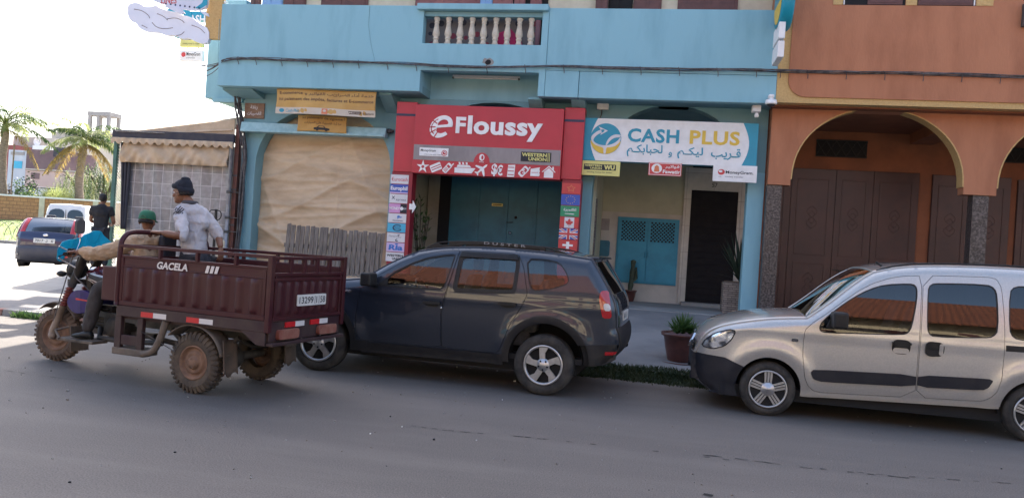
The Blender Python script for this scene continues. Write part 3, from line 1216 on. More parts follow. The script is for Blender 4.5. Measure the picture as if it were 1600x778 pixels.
# proud stucco field with a rounded lower left corner, and the window openings
fx = at(1235, 80, YP).x
fz = at(1300, 153, YP).z
r = .32
w0, w1, wz, _ = rect(1317, 8, 1415, 9, YP)
w2, w3, _, _ = rect(1433, 9, 1525, 10, YP)
fld = [(fx + r - r * math.sin(PI / 2 * k / 8) , fz + r - r * math.cos(PI / 2 * k / 8)) for k in range(8, -1, -1)]
fld = [(OX, fz)] + [(OX, 9.5), (fx + .1, 9.5), (fx + .02, 7.0)] + fld
q = MB()
q.flat([fld, [(w0, wz), (w1, wz), (w1, wz + 1.7), (w0, wz + 1.7)], [(w2, wz), (w3, wz), (w3, wz + 1.7), (w2, wz + 1.7)]], face_y(YP), 0, .028)
q.build('stucco_field', M['orange'], ob, bevel=.006)
for a, b in ((w0, w1), (w2, w3)):
 q = MB()
 q.box(a, b, YP + .024, YP + .029, wz, wz + 1.6)
 wdw = q.build('window', M['dark'], ob)
 q = MB()
 m_ = a + (b - a) * (.38 if a == w0 else 0)
 q.box(m_ + .02, b - .05, YP + .008, YP + .022, wz + .015, wz + 1.55)
 for i in range(12):
  q.box(m_ + .06, b - .09, YP + .001, YP + .009, wz + .05 + i * .12, wz + .12 + i * .12)
 q.build('shutter', M['shutter'], wdw, bevel=.003)
 q = MB()
 for X in ((a + .012,) if a == w0 else (b - .035,)):
  q.box(X, X + .022, YP + .004, YP + .02, wz + .01, wz + 1.55)
 q.build('frame', M['white'], wdw)
a = at(1302, 4, YP).x
b = at(1552, 6, YP).x
q = MB()
for c0, c1 in ((a, w0 - .003), (w3 + .003, b), (w1 + .003, w2 - .003)):
 q = MB()
 q.box(c0, c1, YP - .012, YP - .001, wz, wz + 1.7)
 q.build('window_trim', M['ochre'], ob)
# arches
YO = 16.1
pl0, pl1 = at(1203, 280, YO).x, at(1237, 280, YO).x
zl1 = at(1220, 289, YO).z
ax0, ax1 = at(1236, 270, YO).x, at(1506, 290, YO).x
zsp = at(1500, 292, YO).z
zap = at(1385, 169, YO).z
pr0, pr1 = ax1, at(1557, 300, YO).x
zr1 = at(1530, 305, YO).z
def arc(xl, xr, zs, zt, n=30):
 c, a = (xl + xr) / 2, (xr - xl) / 2
 return [(c - a * math.cos(PI * i / n), zs + (zt - zs) * math.sin(PI * i / n) ** .9) for i in range(n + 1)]
ar1 = arc(ax0, ax1, zsp, zap)
ar2 = arc(pr1, pr1 + (ax1 - ax0), zsp, zap)
zso = zb0 - .03
out = [(xb + .025, zl1), (ax0, zl1)] + ar1 + [(ax1, zr1), (pr1, zr1)] + ar2 + [(ar2[-1][0], zr1), (OX, zr1), (OX, zso), (xb + .025, zso)]
q = MB()
q.flat([out], face_y(YO), 0, .3)
q.build('arch_wall', M['orange'], ob, bevel=.006)
for A in (ar1, ar2):
 q = MB()
 inn = [(x + (.0 if True else 0), z) for x, z in A]
 c = (A[0][0] + A[-1][0]) / 2
 vs, fs = [], []
 for x, z in A:
  k = .985
  vs += [(x, YO - .004, z), (c + (x - c) * k, YO - .004, zsp + (z - zsp) * k), (c + (x - c) * k, YO + .303, zsp + (z - zsp) * k), (x, YO + .303, z)]
 for i in range(len(A) - 1):
  for k in range(4):
   fs.append((i * 4 + k, i * 4 + (k + 1) % 4, i * 4 + 4 + (k + 1) % 4, i * 4 + 4 + k))
 q.add(vs, fs)
 q.build('arch_trim', M['ochre'], ob)
q = MB()
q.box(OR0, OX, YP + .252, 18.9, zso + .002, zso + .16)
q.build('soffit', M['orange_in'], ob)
# columns clad in dark stone
q = MB()
q.box(xb + .026, at(1217, 380, YO).x, YO + .05, YO + .29, ZF - .3, zl1 - .002)
q.build('stone_column', M['marble_dark'], ob)
q = MB()
q.box(at(1519, 350, YO).x, at(1544, 350, YO).x, YO + .04, YO + .29, ZF - .3, zr1 - .002)
q.build('stone_column', M['marble_dark'], ob)
# back wall, doors, grilles
YG = 18.6
q = MB()
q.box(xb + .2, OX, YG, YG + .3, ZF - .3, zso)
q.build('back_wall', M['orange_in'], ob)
q = MB()
u0, u1, v0, v1 = rect(1447, 190, 1484, 216, 17.6)
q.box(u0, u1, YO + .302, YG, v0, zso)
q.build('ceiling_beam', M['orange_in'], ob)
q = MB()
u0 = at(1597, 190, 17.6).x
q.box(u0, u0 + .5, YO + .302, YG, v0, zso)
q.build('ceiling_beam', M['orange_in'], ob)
def garage(x0, x1, ytop, leaves, yt2):
 a, b = at(x0, ytop, YG).x, at(x1, yt2, YG).x
 zt_ = at(x0, ytop, YG).z
 q = MB()
 q.box(a, b, YG - .03, YG - .003, ZF, zt_)
 door = q.build('garage_door', M['door_brown'], ob, bevel=.003)
 n_ = len(leaves) - 1
 for i in range(n_):
  la, lb = a + (b - a) * leaves[i] + .008, a + (b - a) * leaves[i + 1] - .008
  q = MB()
  q.box(la, lb, YG - .055, YG - .032, ZF + .02, zt_ - .02)
  if lb - la > .4:
   for z_0, z_1 in ((ZF + .25, ZF + 1.15), (ZF + 1.35, zt_ - .25)):
    for (c0, c1, c2, c3) in ((la + .12, lb - .12, z_0, z_0 + .03), (la + .12, lb - .12, z_1, z_1 + .03), (la + .12, la + .15, z_0 + .032, z_1 - .002), (lb - .15, lb - .12, z_0 + .032, z_1 - .002)):
     q.box(c0, c1, YG - .068, YG - .0555, c2, c3)
    m_ = (la + lb) / 2
    zc_ = (z_0 + z_1) / 2
    for sg in (1, -1):
     for w_ in (.11, .06):
      q.tube([(m_ + sg * w_ * math.sin(t_ * .524), YG - .06, zc_ + (t_ - 6) * w_ / 2.6) for t_ in range(13)], .0045, 5)
  q.build('door_leaf', M['door_brown'], door, bevel=.003)
 q = MB()
 c_ = a + (b - a) * .5
 q.bar((c_ - .14, YG - .085, ZF + 1.05), (c_ + .22, YG - .085, ZF + 1.05), .02, .02)
 q.bar((c_ + .02, YG - .08, ZF + 1.06), (c_ + .02, YG - .08, ZF + .85), .02, .03)
 q.build('bolt', M['black'], door)
garage(1204, 1437, 261, (0, .15, .45, .70, 1), 271)
garage(1457, 1580, 273, (0, .5, 1), 279)
garage(1590, 1800, 281, (0, .3, .7, 1), 290)
for (x0, y0, x1, y1) in ((1276, 217.5, 1354, 248), (1570, 222, 1660, 258)):
 u0, u1, v0, v1 = rect(x0, y0, x1, y1, YG)
 q = MB()
 q.box(u0, u1, YG - .012, YG - .003, v0, v1)
 vg = q.build('vent_window', M['dark'], ob)
 q = MB()
 k = 5
 for i in range(k):
  a, b = u0 + (u1 - u0) * i / k, u0 + (u1 - u0) * (i + 1) / k
  q.bar((a, YG - .03, v0 + .03), (b, YG - .03, v1 - .03), .02, .01, (0, 1, 0))
  q.bar((a, YG - .03, v1 - .03), (b, YG - .03, v0 + .03), .02, .01, (0, 1, 0))
 q.bar((u0, YG - .03, v0 + .015), (u1, YG - .03, v0 + .015), .03, .015)
 q.bar((u0, YG - .03, v1 - .015), (u1, YG - .03, v1 - .015), .03, .015)
 q.build('grille', M['black'], vg)
q = MB()
q.box(OR0, OX, YP + .26, 27, zso + .165, 15.2)
q.build('upper_wall', M['orange'], ob)
# small bracket lamp stub at the far right edge of the photo
q = MB()
u0, u1, v0, v1 = rect(1597, 8, 1618, 44, YP)
q.box(u0, u1, YP - .12, YP - .004, v0, v1)
o = q.build('meter_box', M['grey_plastic'], None, bevel=.01)
tag(o, 'small grey metal box on the orange wall at the right edge', 'box')

# ================================================================== buildings across the street (mirrored in windows and paint)
M['rooftile'] = brickmat('clay_roof_tiles', (.25, .085, .042), (.19, .062, .032), (.10, .038, .024), .22, .34, .03, .8, .85, axes='xy')
rowb = thing('row_house', (0, -9, 0), 'long cream row house with a red clay tile roof across the street', 'building')
q = MB()
q.box(-40, 40, -15, -8.06, -.04, 2.5)
q.build('stone_base', M['marble_dark'], rowb)  # unseen dark base, added so the car flanks mirror something dark
q = MB()
q.box(-40, 40, -15, -8, 2.502, 5.9)
q.build('wall', pm('sunny_cream_wall', (.62, .53, .36), (.54, .45, .30), 1.2, .85, .2, 30), rowb)
q = MB()
q.add([(-40, -7.4, 5.7), (40, -7.4, 5.7), (40, -15, 10.6), (-40, -15, 10.6), (-40, -7.4, 5.55), (40, -7.4, 5.55), (40, -15, 10.4), (-40, -15, 10.4)],
  [(0, 1, 2, 3), (4, 7, 6, 5), (0, 4, 5, 1), (2, 6, 7, 3), (1, 5, 6, 2), (0, 3, 7, 4)])
q.build('roof', M['rooftile'], rowb)
for i in range(16):
 X = -36 + i * 4.7
 q = MB()
 q.box(X, X + 1.1, -8.0, -7.95, 0, 2.3)
 q.build('door', M['tealdoor'] if i % 3 else M['door_brown'], rowb)
 q = MB()
 q.box(X + 2.1, X + 3.3, -8.0, -7.96, 3.2, 4.6)
 q.build('window', M['shutter'], rowb)
q = MB()
q.box(-40, 40, -8, -7.2, -.02, .12)
structure(q.build('far_pavement', M['paving']))
# ================================================================== red money shop portal
YS = 15.95
px0, px1, pz0, pz1 = rect(621, 158, 877, 283, YS)
ps = thing('shop_portal_sign', ((px0 + px1) / 2, YS + .2, ZF), 'red shop portal with a white e emblem, icon row and sticker covered legs', 'shop sign')
mx0, mx1 = at(648, 200, YS - .1).x, at(878, 230, YS - .1).x
mz0, mz1 = at(643, 270, YS - .1).z, at(648, 163, YS - .1).z
ex0, ex1 = at(617, 220, YS).x, at(911, 230, YS).x
q = MB()
q.box(mx0, mx1, YS - .1, YS + .3, mz0, mz1)
main = q.build('sign_panel', M['red'], ps, bevel=.008)
q = MB()
q.box(ex0, mx0 - .006, YS, YS + .3, mz0 + .02, mz1 + .06)
q.build('side_box', M['red'], ps, bevel=.008)
q = MB()
q.box(mx1 + .006, ex1, YS, YS + .3, mz0 + .03, mz1 + .05)
q.build('side_box', M['red'], ps, bevel=.008)
for a, b in ((ex0, mx0 - .006), (mx1 + .006, ex1)):
 q = MB()
 q.box(a + .004, b - .004, YS - .006, YS - .001, mz1 - .24, mz1 - .19)
 q.build('stripe', M['navy'], ps)
fr = face_y(YS - .1)
W, H = mx1 - mx0, mz1 - mz0
def U(t): return mx0 + t * W
def V(t): return mz0 + t * H
# grey band with a half-round red badge
q = MB()
q.mat(M['steel'])
bz_0, bz_1 = V(.195), V(.415)
q.flat([[(U(.004), bz_0), (U(.996), bz_0), (U(.996), bz_1), (U(.004), bz_1)]], fr, -.006, -.001)
q.mat(M['red'])
q.flat([circ(U(.475), bz_0 - .01, .17, 20, 0, 180, .21)], fr, -.010, -.0065)
q.mat(M['white'])
q.flat([circ(U(.475), bz_0 + .10, .055, 16, ry=.07)], fr, -.013, -.0105)
q.mat(M['red'])
q.flat([circ(U(.475) + .012, bz_0 + .10, .024, 10, ry=.045)], fr, -.016, -.0135)
q.mat(M['white'])
text(q, 'flouss', (U(.475) - .05, bz_0 + .0, U(.475) + .05, bz_0 + .022), fr, -.013, .02)
q.build('grey_band', None, main)
# lettering: the e emblem and the name
q = MB()
q.mat(M['white'])
text(q, 'F', (U(.285), V(.60), U(.352), V(.835)), fr, -.02, .035, d1=-.001)
text(q, 'loussy', (U(.366), V(.515), U(.868), V(.86)), fr, -.02, .035, 1.05, d1=-.001)
ec = (U(.185), V(.685))
def E_(x, y):                                 # emblem space, sheared like a globe turning into an e
 return (ec[0] + .235 * (x + .25 * y), ec[1] + .235 * y)
ring = [E_(*p) for p in circ(0, 0, 1, 36, -28, 300, .98)]
inner = [E_(*p) for p in circ(.12, .06, .56, 36, 300, -5, .50)]
e_ = ring[2:] + [E_(*p) for p in circ(.1, -.05, .62, 20, 292, 190)] + [E_(-.46, -.02), E_(.92, .12)]
q.flat([[E_(*p) for p in [(1, .05)] + circ(0, .05, 1, 30, 6, 185, .95) + circ(0, -.05, 1, 24, 185, 320, .95) + [(.55, -.45)] + circ(.1, -.05, .56, 16, 310, 215, .55) + [(-.38, -.12), (.98, .02)]],
  [E_(*p) for p in [(-.36, .1)] + circ(.1, .12, .5, 16, 170, 20, .52) + [(.5, .22)]]], fr, -.02, -.001)
q.mat(M['red'])
for a in (150, 185, 215, 250):
 ca, sa = math.cos(rad(a)), math.sin(rad(a))
 p, r_ = E_(.5 * ca, .5 * sa), E_(1.05 * ca, 1.05 * sa)
 n_ = Vector((-(r_[1] - p[1]), r_[0] - p[0])).normalized() * .012
 q.flat([[(p[0] + n_.x, p[1] + n_.y), (r_[0] + n_.x, r_[1] + n_.y), (r_[0] - n_.x, r_[1] - n_.y), (p[0] - n_.x, p[1] - n_.y)]], fr, -.023, -.0205)
q.flat([[E_(*p) for p in circ(-.05, .0, .86, 20, 120, 240, .8) + circ(-.05, .0, .78, 20, 240, 120, .72)]], fr, -.023, -.0205)
q.build('lettering', None, main)
# money transfer plates on the band
q = MB()
q.mat(M['white'])
a, b, c_, d_ = U(.045), bz_0 + .085, U(.245), bz_1 - .06
q.flat([[(a, b), (c_, b), (c_, d_), (a, d_)]], fr, -.012, -.0065)
q.mat(M['ink'])
text(q, 'MoneyGram', (a + .02, b + .075, a + .36, d_ - .03), fr, -.0145, .012, shear=.2)
text(q, 'INTERNATIONAL MONEY TRANSFER', (a + .1, b + .02, c_ - .12, b + .04), fr, -.0145)
q.mat(M['red'])
q.flat([circ(c_ - .085, d_ - .10, .062, 20), circ(c_ - .085, d_ - .10, .048, 20)], fr, -.0155, -.0125)
q.flat([circ(c_ - .085, d_ - .10, .034, 16), circ(c_ - .075, d_ - .09, .014, 10)], fr, -.0155, -.0125)
q.build('transfer_plate', None, main)
q = MB()
q.mat(M['ink'])
a, b, c_, d_ = U(.735), bz_0 + .06, U(.935), bz_1 - .06
q.flat([[(a, b), (c_, b), (c_, d_), (a, d_)]], fr, -.012, -.0065)
q.mat(M['lemon'])
text(q, 'WESTERN', (a + .02, (b + d_) / 2 + .005, c_ - .09, d_ - .02), fr, -.0145, .035)
text(q, 'UNION', (a + .16, b + .02, c_ - .09, (b + d_) / 2 - .01), fr, -.0145, .035)
for k in (.07, .04):
 q.flat([[(c_ - k, b + .01), (c_ - k + .012, b + .01), (c_ - k + .012, d_ - .01), (c_ - k, d_ - .01)]], fr, -.0145, -.0125)
q.build('transfer_plate', None, main)
# row of ten white service icons
q = MB()
q.mat(M['white'])
R_ = M['red']
iz = V(.095)
s = .125
def ic(t, polys, cut=()):
 x = U(t)
 q.mat(M['white'])
 q.flat([[(x + p[0] * s, iz + p[1] * s) for p in P] for P in polys], fr, -.007, -.001)
 if cut:
  q.mat(R_)
  for P in cut:
   q.flat([[(x + p[0] * s, iz + p[1] * s) for p in P]], fr, -.009, -.0072)
def star(r0, r1, n=5, rot=90):
 return [((r0 if k % 2 == 0 else r1) * math.cos(rad(rot + k * 180 / n)), (r0 if k % 2 == 0 else r1) * math.sin(rad(rot + k * 180 / n))) for k in range(2 * n)]
def rotp(P, a):
 c, s_ = math.cos(rad(a)), math.sin(rad(a))
 return [(x * c - y * s_, x * s_ + y * c) for x, y in P]
ic(.075, [star(1.15, .42)], [star(.35, .2, 5, 270)])
ic(.165, [rotp(rrect(-.95, -.62, .95, .62, .15), 24)], [rotp([(-.8, y), (.9, y), (.9, y + .14), (-.8, y + .14)], 24) for y in (-.28, .1)])
ic(.245, [rotp(rrect(-.45, -.95, .45, .85, .25), -40), rotp([(.2, .8), (.38, .8), (.38, 1.25), (.2, 1.25)], -40)], [rotp([(-.28, .1), (.28, .1), (.28, .5), (-.28, .5)], -40)] + [rotp([(-.28 + i * .2, -.7 + j * .24), (-.14 + i * .2, -.7 + j * .24), (-.14 + i * .2, -.56 + j * .24), (-.28 + i * .2, -.56 + j * .24)], -40) for i in range(3) for j in range(3)])
ic(.358, [[(-1.6, -.75), (1.35, -.75), (1.95, .12), (-1.6, .12)], [(-1.25, .2), (1.25, .2), (.85, .6), (-1.1, .6)], [(-.9, .66), (-.6, .66), (-.68, 1.05), (-.98, 1.05)], [(-.3, .66), (0, .66), (-.08, 1.05), (-.38, 1.05)], [(.3, .66), (.6, .66), (.52, 1.05), (.22, 1.05)]])
plane = [(0, 1.25), (.16, 1.0), (.17, .4), (1.15, -.25), (1.15, -.5), (.17, -.15), (.13, -.8), (.42, -1.05), (.42, -1.22), (0, -1.08), (-.42, -1.22), (-.42, -1.05), (-.13, -.8), (-.17, -.15), (-1.15, -.5), (-1.15, -.25), (-.17, .4), (-.16, 1.0)]
ic(.478, [rotp(plane, -48)])
x = U(.583)
q.mat(M['white'])
text(q, '$', (x - .12, iz - .13, x, iz + .13), fr, -.007, .03, d1=-.001)
text(q, '€', (x - .01, iz - .11, x + .12, iz + .11), fr, -.007, .03, d1=-.001)
ic(.675, [[(-.6, -1), (.6, -1), (.66, 1), (-.5, .92)]], [[(-.5, y), (.5, y), (.5, y + .13), (-.5, y + .13)] for y in (-.7, -.1, .5)])
ic(.76, [rotp(rrect(-.5, -.95, .5, .9, .25), -42), rotp([(.2, .85), (.38, .85), (.38, 1.25), (.2, 1.25)], -42)], [rotp(rrect(-.32, -.6, .32, .6, .2), -42)])
q.mat(M['white'])
text(q, 'S', (U(.76) - .03, iz - .05, U(.76) + .03, iz + .05), fr, -.0115, .03)
ic(.84, [rotp([(-.95, -.6), (.5, -.75), (.65, -.45), (.55, -.2), (.7, .1), (.6, .4), (.75, .7), (-.8, .55)], 6)], [rotp([(-.7, -.1), (.4, -.16), (.4, -.08), (-.7, -.02)], 6)])
ic(.925, [[(-1.15, .05), (0, 1.1), (.55, .62), (.55, .95), (.8, .95), (.8, .42), (1.15, .05), (.75, .05), (.75, -.85), (-.75, -.85), (-.75, .05)]], [[(-1.0, .0), (0, .88), (1.0, .0), (.9, -.06), (0, .74), (-.9, -.06)]])
q.build('service_icons', None, main)

# legs of the portal with printed stickers
lx0, lx1 = at(607, 330, YS).x, at(641, 330, YS).x
q = MB()
q.box(lx0 + .02, lx1, YS + .02, YS + .3, ZF, mz0 + .018)
lleg = q.build('portal_leg', M['dkred'], ps, bevel=.006)
rx0, rx1 = at(875, 340, YS).x, at(907, 340, YS).x
q = MB()
q.box(rx0, rx1 - .02, YS + .02, YS + .3, ZF, mz0 + .028)
rleg = q.build('portal_leg', M['dkred'], ps, bevel=.006)
# arrow pointing to the door
q = MB()
c = at(643, 323, YS)
q.flat([[(c.x - .05, c.z + .06), (c.x + .02, c.z + .06), (c.x + .02, c.z + .14), (c.x + .1, c.z), (c.x + .02, c.z - .14), (c.x + .02, c.z - .06), (c.x - .05, c.z - .06)]], face_y(YS + .015), -.012, -.002)
q.build('arrow', M['white'], lleg)
M['sky_sticker'] = pm('sky_blue_sticker', (.05, .40, .60), None, rough=.4)
M['pink_sticker'] = pm('pink_sticker', (.62, .30, .55), None, rough=.4)
M['lilac'] = pm('lilac_sticker', (.60, .45, .66), None, rough=.4)
M['royal'] = pm('royal_blue', (.03, .09, .42), (.028, .08, .37), 3, .4)
M['flag_red'] = pm('flag_red', (.60, .055, .055), (.52, .05, .05), 3, .42)
M['flag_green'] = pm('flag_green', (.02, .26, .12), None, rough=.4)
M['off_white'] = pm('sticker_white', (.70, .68, .69), (.63, .61, .62), 4, .4)
M['blue_ink'] = pm('blue_ink', (.03, .16, .50), None, rough=.4)
M['orange_ink'] = pm('orange_ink', (.65, .19, .08), None, rough=.45)
SY = YS + .02
fs_ = face_y(SY)
sz1, sz0 = at(611, 272, SY).z, at(602, 408, SY).z
sx0, sx1 = lx0 + .0, at(637, 330, SY).x - .02
hgt = (sz1 - sz0) / 9
def sticker(leg, x0, x1, k, base, draw, ztop, hgt):
 q = MB()
 z1_, z0_ = ztop - k * hgt - .008, ztop - (k + 1) * hgt + .008
 q.mat(base)
 q.flat([[(x0, z0_), (x1, z0_), (x1, z1_), (x0, z1_)]], fs_, -.008, -.001)
 w_, h_ = x1 - x0, z1_ - z0_
 def P(u, v): return (x0 + u * w_, z0_ + v * h_)
 def T(s_, u0, v0, u1, v1, m, bold=.02, lay=1, **kw):
  q.mat(m)
  a, b = P(u0, v0), P(u1, v1)
  text(q, s_, (a[0], a[1], b[0], b[1]), fs_, -.008 - .0015 * lay, bold, **kw)
 def A(poly, m, lay=1):
  q.mat(m)
  q.flat([[P(u, v) for u, v in p] for p in poly], fs_, -.008 - .0015 * lay - .0008, -.008 - .0015 * lay + .0006)
 draw(P, T, A)
 return q.build('sticker', None, leg)
OW = M['off_white']
IN = M['ink']
sticker(lleg, sx0, sx1, 0, OW, lambda P, T, A: (T('€urocash', .05, .28, .95, .72, M['flag_red'], .005)), sz1, hgt)
sticker(lleg, sx0, sx1, 1, M['royal'], lambda P, T, A: (T('Europhil', .04, .22, .97, .80, M['white'], .03, 2), A([[(0, 0), (1, 0), (1, .14), (0, .14)]], M['lilac'])), sz1, hgt)
sticker(lleg, sx0, sx1, 2, OW, lambda P, T, A: (T('xpress', .36, .2, .92, .45, M['navy'], .0), T('x', .12, .42, .32, .78, M['navy'], .0)), sz1, hgt)
sticker(lleg, sx0, sx1, 3, M['pink_sticker'], lambda P, T, A: (A([[(.64, 0), (1, 0), (1, 1), (.64, 1)]], IN), T('MONEY', .04, .34, .62, .66, M['white'], .03, 2), A([circ(*(.72, .5), .09, 14, ry=.2)], M['white'], 3), T('EXCH', .80, .4, .97, .6, M['white'], .01, 3)), sz1, hgt)
sticker(lleg, sx0, sx1, 4, OW, lambda P, T, A: (T('TRANSFERT', .25, .14, .85, .28, M['navy']), A([circ(.58, .66, .09, 12, ry=.14), [(.5, .4), (.78, .62), (.72, .68), (.5, .5)]], M['blue_ink'])), sz1, hgt)
sticker(lleg, sx0, sx1, 5, M['sky_sticker'], lambda P, T, A: (A([circ(.55, .5, .27, 20, 40, 330, .38) + circ(.55, .5, .20, 20, 330, 40, .29)], M['navy']), T('quick', .38, .50, .74, .66, M['navy'], .02, 2), T('transfer', .36, .34, .76, .46, M['navy'], .02, 2)), sz1, hgt)
sticker(lleg, sx0, sx1, 6, OW, lambda P, T, A: (T('Money', .08, .48, .5, .74, M['steel'], .0, shear=.3), T('Trans', .5, .48, .8, .66, M['steel'], .0), A([circ(.66, .75, .07, 12, 30, 300, .12) + circ(.66, .75, .03, 8, 300, 30, .06), circ(.56, .2, .09, 12, 60, 330, .15) + circ(.58, .22, .05, 8, 330, 60, .08)], M['navy'])), sz1, hgt)
sticker(lleg, sx0, sx1, 7, M['lilac'], lambda P, T, A: (T('Ria', .12, .16, .94, .78, M['blue_ink'], .045, shear=.12), A([circ(.56, .86, .1, 12, ry=.08)], M['blue_ink'], 2)), sz1, hgt)
sticker(lleg, sx0, sx1, 8, OW, lambda P, T, A: (T('WESTERN', .05, .52, .96, .80, IN, .04), T('UNION', .36, .16, .92, .44, IN, .04)), sz1, hgt)
# flags on the other leg
fx0, fx1 = rx0 - .0, rx1 - .035
fz1, fz0 = at(876, 285, SY).z, at(868, 391, SY).z
fh = (fz1 - fz0) / 6
FR = M['flag_red']
sticker(rleg, fx0, fx1, 0, FR, lambda P, T, A: A([[(.5 + .26 * x, .5 + .38 * y) for x, y in star(1, .5)], [(.5 + .26 * x, .5 + .38 * y) for x, y in star(.72, .33)]], M['orange_ink']), fz1, fh)
sticker(rleg, fx0, fx1, 1, M['royal'], lambda P, T, A: A([[(.5 + .24 * math.cos(rad(t * 30)) + .035 * x, .5 + .34 * math.sin(rad(t * 30)) + .05 * y) for x, y in star(1, .45)] for t in range(12)], M['yellow']), fz1, fh)
sticker(rleg, fx0, fx1, 2, M['flag_green'], lambda P, T, A: (T(arabic('لا اله الا الله محمد رسول الله'), .16, .45, .84, .78, M['white'], .04), A([[(.24, .24), (.7, .2), (.76, .24), (.7, .28), (.24, .28)]], M['white'], 2)), fz1, fh)
mleaf = [(0, 1), (.18, .62), (.36, .72), (.28, .2), (.52, .45), (.58, .3), (.95, .35), (.82, .1), (.95, 0), (.45, -.36), (.52, -.52), (.06, -.45), (.06, -.95), (-.06, -.95), (-.06, -.45), (-.52, -.52), (-.45, -.36), (-.95, 0), (-.82, .1), (-.95, .35), (-.58, .3), (-.52, .45), (-.28, .2), (-.36, .72), (-.18, .62)]
sticker(rleg, fx0, fx1, 3, FR, lambda P, T, A: (A([[(.25, 0), (.77, 0), (.77, 1), (.25, 1)]], OW), A([[(.51 + .22 * x, .5 + .42 * y) for x, y in mleaf]], FR, 2.5)), fz1, fh)
def union(P, T, A):
 w = M['off_white']
 A([[(0, .86), (0, 1), (.12, 1), (1, .14), (1, 0), (.88, 0)]], w, 1)
 A([[(0, .14), (0, 0), (.12, 0), (1, .86), (1, 1), (.88, 1)]], w, 1.6)
 A([[(0, .95), (0, 1), (.05, 1), (.46, .6), (.42, .56)], [(1, .05), (1, 0), (.95, 0), (.54, .4), (.58, .44)], [(0, .05), (.05, 0), (.46, .40), (.42, .45)], [(1, .95), (.95, 1), (.54, .60), (.58, .55)]], FR, 2.3)
 A([[(0, .33), (1, .33), (1, .67), (0, .67)]], w, 3)
 A([[(.4, 0), (.6, 0), (.6, 1), (.4, 1)]], w, 3.6)
 A([[(0, .4), (1, .4), (1, .6), (0, .6)]], FR, 4.2)
 A([[(.44, 0), (.56, 0), (.56, 1), (.44, 1)]], FR, 4.8)
sticker(rleg, fx0, fx1, 4, M['royal'], union, fz1, fh)
sticker(rleg, fx0, fx1, 5, FR, lambda P, T, A: A([[(.42, .18), (.58, .18), (.58, .42), (.78, .42), (.78, .6), (.58, .6), (.58, .84), (.42, .84), (.42, .6), (.22, .6), (.22, .42), (.42, .42)]], M['white']), fz1, fh)

# ================================================================== white sign of the right shop
YC = 16.1
cx0, cx1 = at(910, 220, YC).x, at(1184, 226, YC).x
cz0, cz1 = at(905, 250, YC).z, at(911.8, 184, YC).z
cs = thing('money_shop_sign', ((cx0 + cx1) / 2, YC, cz0), 'long white shop sign with teal ends, teal and yellow capitals and a round emblem', 'shop sign')
q = MB()
q.box(cx0, cx1, YC, YC + .22, cz0, cz1)
cm = q.build('sign_board', M['teal'], cs, bevel=.006)
fr = face_y(YC)
W, H = cx1 - cx0, cz1 - cz0
U = lambda t: cx0 + t * W
V = lambda t: cz0 + t * H
q = MB()
ov = [(U(.085) - .13 * math.sin(PI * t / 12), V(0) + .004 + t / 12 * (H - .008)) for t in range(13)]
ov2 = [(U(.915) + .13 * math.sin(PI * t / 12), V(0) + .004 + t / 12 * (H - .008)) for t in range(13)]
q.flat([ov + ov2[::-1]], fr, -.005, -.001)
q.build('white_field', M['white'], cm)
q = MB()
q.mat(M['teal'])
text(q, 'CASH', (U(.265), V(.47), U(.56), V(.79)), fr, -.012, .03, 1.08, d1=-.005)
ar_y = (V(.10), V(.40))
text(q, arabic('قـريب'), (U(.745), V(.14), U(.91), V(.40)), fr, -.012, .015, d1=-.005)
text(q, arabic('ليكـم'), (U(.555), V(.13), U(.70), V(.40)), fr, -.012, .015, d1=-.005)
text(q, arabic('و'), (U(.505), V(.14), U(.525), V(.27)), fr, -.012, .015, d1=-.005)
text(q, arabic('لحبابكـم'), (U(.265), V(.13), U(.47), V(.42)), fr, -.012, .015, d1=-.005)
q.mat(M['yellow'])
text(q, 'PLUS', (U(.62), V(.475), U(.90), V(.795)), fr, -.012, .03, 1.08, d1=-.005)
q.build('lettering', None, cm)
q = MB()
ex, ez, er = U(.137), V(.52), H * .36
q.mat(M['teal'])
q.flat([circ(ex, ez, er, 40)], fr, -.012, -.0055)
q.mat(M['yellow'])
q.flat([circ(ex, ez, er * .99, 30, 188, 352) + [(ex + .4 * er, ez - .38 * er), (ex, ez - .46 * er), (ex - .4 * er, ez - .40 * er)]], fr, -.014, -.0125)
q.mat(M['off_white'])
q.flat([[(ex + er * a, ez + er * b) for a, b in chaikin([(-.98, .05), (-.8, .3), (-.45, .55), (-.1, .62), (-.12, .42), (-.5, .3), (-.78, .0), (-.8, -.2), (-.45, -.4), (0, -.45), (.45, -.35), (.8, -.1), (.97, .2), (.98, -.1), (.7, -.45), (.3, -.55), (.06, -.56), (.08, -.98), (-.1, -.98), (-.08, -.58), (-.5, -.5), (-.85, -.3)], 2)],
  [(ex + er * a, ez + er * b) for a, b in [(-.5, .78), (.12, .52), (-.36, .22), (-.28, .46)]]], fr, -.017, -.0145)
q.flat([[(ex + er * a, ez + er * b) for a, b in chaikin([(0, -.42), (.15, 0), (.5, .3), (.96, .3), (.97, .12), (.6, .1), (.3, -.1), (.12, -.42)], 2)]], fr, -.019, -.0172)
q.build('emblem', None, cm)
